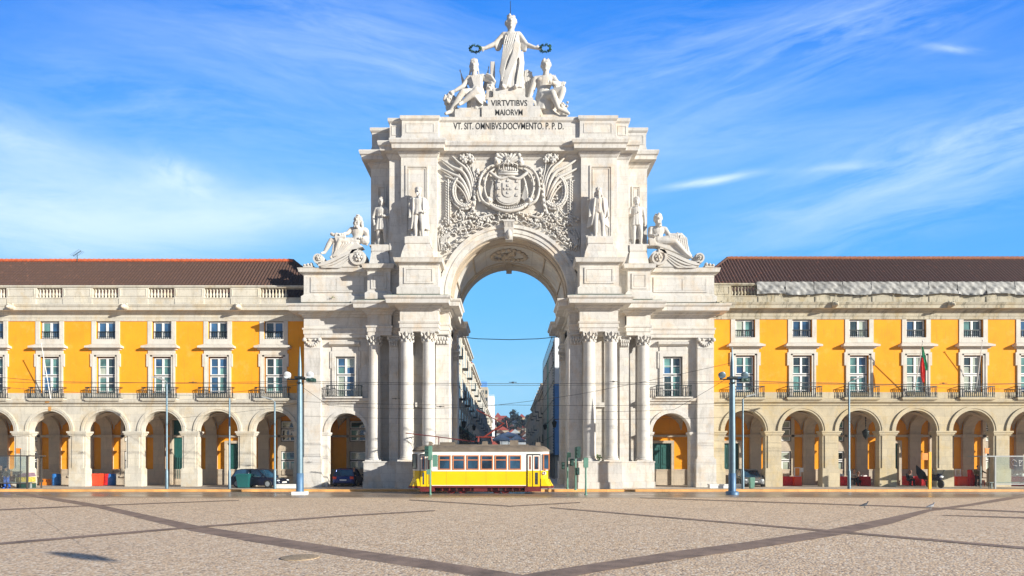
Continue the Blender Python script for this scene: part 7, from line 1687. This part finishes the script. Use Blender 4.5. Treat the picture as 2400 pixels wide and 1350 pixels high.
# ---- flags and flagpoles
m = MB(); Y = 44.0; a, b = Vector((X_(2147, Y), Y + .3, Z_(932, Y))), Vector((X_(2163, 42.6), 42.6, Z_(800, 42.6))); m.cone(a, b, .035, .025, 8); m.ell(b, .06); fp = m.build('flagpole', 'white', loc=tuple(a), label='slanted white flagpole carrying the red and green flag on the right building', cat='flagpole', group='slanted flagpoles on balconies')
M['flag_green'] = plain('flag_green', (.015, .34, .14), .8, var=.15); M['flag_red'] = plain('flag_red', (.80, .03, .02), .8, var=.15); m = MB()
for mi_, pts in ((0, ((812, 2161, 2163), (825, 2161, 2166), (840, 2162, 2169), (852, 2164, 2172), (862, 2166, 2173), (868, 2170, 2173))), (1, ((838, 2159, 2162), (850, 2157, 2164), (862, 2157, 2166), (875, 2158, 2167), (888, 2160, 2166), (897, 2162, 2165)))):
    rs = []
    for k, (py_, xa_, xb_) in enumerate(pts):
        rs.append([(X_(xa_ + (xb_ - xa_) * q / 6, 42.7), 42.7 - .03 * mi_ + .05 * math.sin(q * 1.6 + k * .5), Z_(py_, 42.7)) for q in range(7)])
    m.loft(rs, mi_, True, False, False)
m.build('flag', ['flag_green', 'flag_red'], loc=(X_(2163, 42.7), 42.7, 8), label='limp green and red flag hanging from a pole on the right building', cat='flag')
for (pa, pb, lab) in (((114, 934), (97, 806), 'slanted white flagpole on the balcony of the left building'), ((2290, 932), (2303, 798), 'bare slanted flagpole on the far right balcony')):
    m = MB(); a, b = Vector((X_(pa[0], 44.3), 44.5, Z_(pa[1], 44.3))), Vector((X_(pb[0], 43.2), 43.2, Z_(pb[1], 43.2))); m.cone(a, b, .035, .022, 8); m.ell(b, .055); m.build('flagpole', 'white', loc=tuple(a), label=lab, cat='flagpole', group='slanted flagpoles on balconies')
# hanging lantern in the right arcade
m = MB(); Y = 46.4; x, z = X_(2029, Y), Z_(1018, Y); m.cone((x, Y, z + .4), (x, Y, 6.0), .03, None, 6)
for k in range(5): m.ell((x, Y, z + .7 + k * .2), (.05, .05, .08))
m.lathe([(.02, .42), (.10, .38), (.26, .26), (.27, .20), (.16, -.22), (.06, -.32), (.02, -.42)], x, Y, z, 8); m.build('arcade_lantern', 'iron', loc=(x, Y, z), label='ornate hanging lantern under the third arcade arch right of the arch', cat='lantern')
# weeds growing on ledges
for (px_, py_, Y, n, sz, lab) in ((1399, 1073, 42.2, 90, .10, 'green weed tuft growing between two right column bases'), (1475, 598, 43.6, 50, .07, 'small green weed beside the far right statue pedestal'), (780, 696, 43.6, 16, .05, 'tiny moss tuft on the left side parapet')):
    c = Vector((X_(px_, Y), Y, Z_(py_, Y))); m = MB(); rn = random.Random(int(px_))
    for k in range(n):
        p = c + Vector((rn.gauss(0, sz * 1.4), rn.gauss(0, sz), rn.gauss(0, sz * 1.3))); u = Vector((rn.gauss(0, 1), rn.gauss(0, 1), rn.gauss(0, 1))).normalized() * sz; w = u.cross(Vector((rn.random(), .3, rn.random()))).normalized() * sz * .5; m.add([p - u, p + w, p + u, p - w], [(0, 1, 2, 3)])
    m.build('weed', plain('weed_green', (.07, .18, .02), .8, var=.4, scale=12), loc=tuple(c), label=lab, cat='weed')
# ------------------------------------------------------------------ haze
hz = MB(); hz.box(-160, 160, -20, 560, -1.0, 52)
hm, T, b = newmat('haze_volume'); T.N.remove(b); pvn = T.n('ShaderNodeVolumePrincipled'); pvn.inputs['Color'].default_value = (.72, .86, 1, 1); pvn.inputs['Density'].default_value = .00045; pvn.inputs['Anisotropy'].default_value = .2
T.L.new(pvn.outputs[0], T.N['Material Output'].inputs['Volume']); hz.build('haze', hm, kind='stuff')
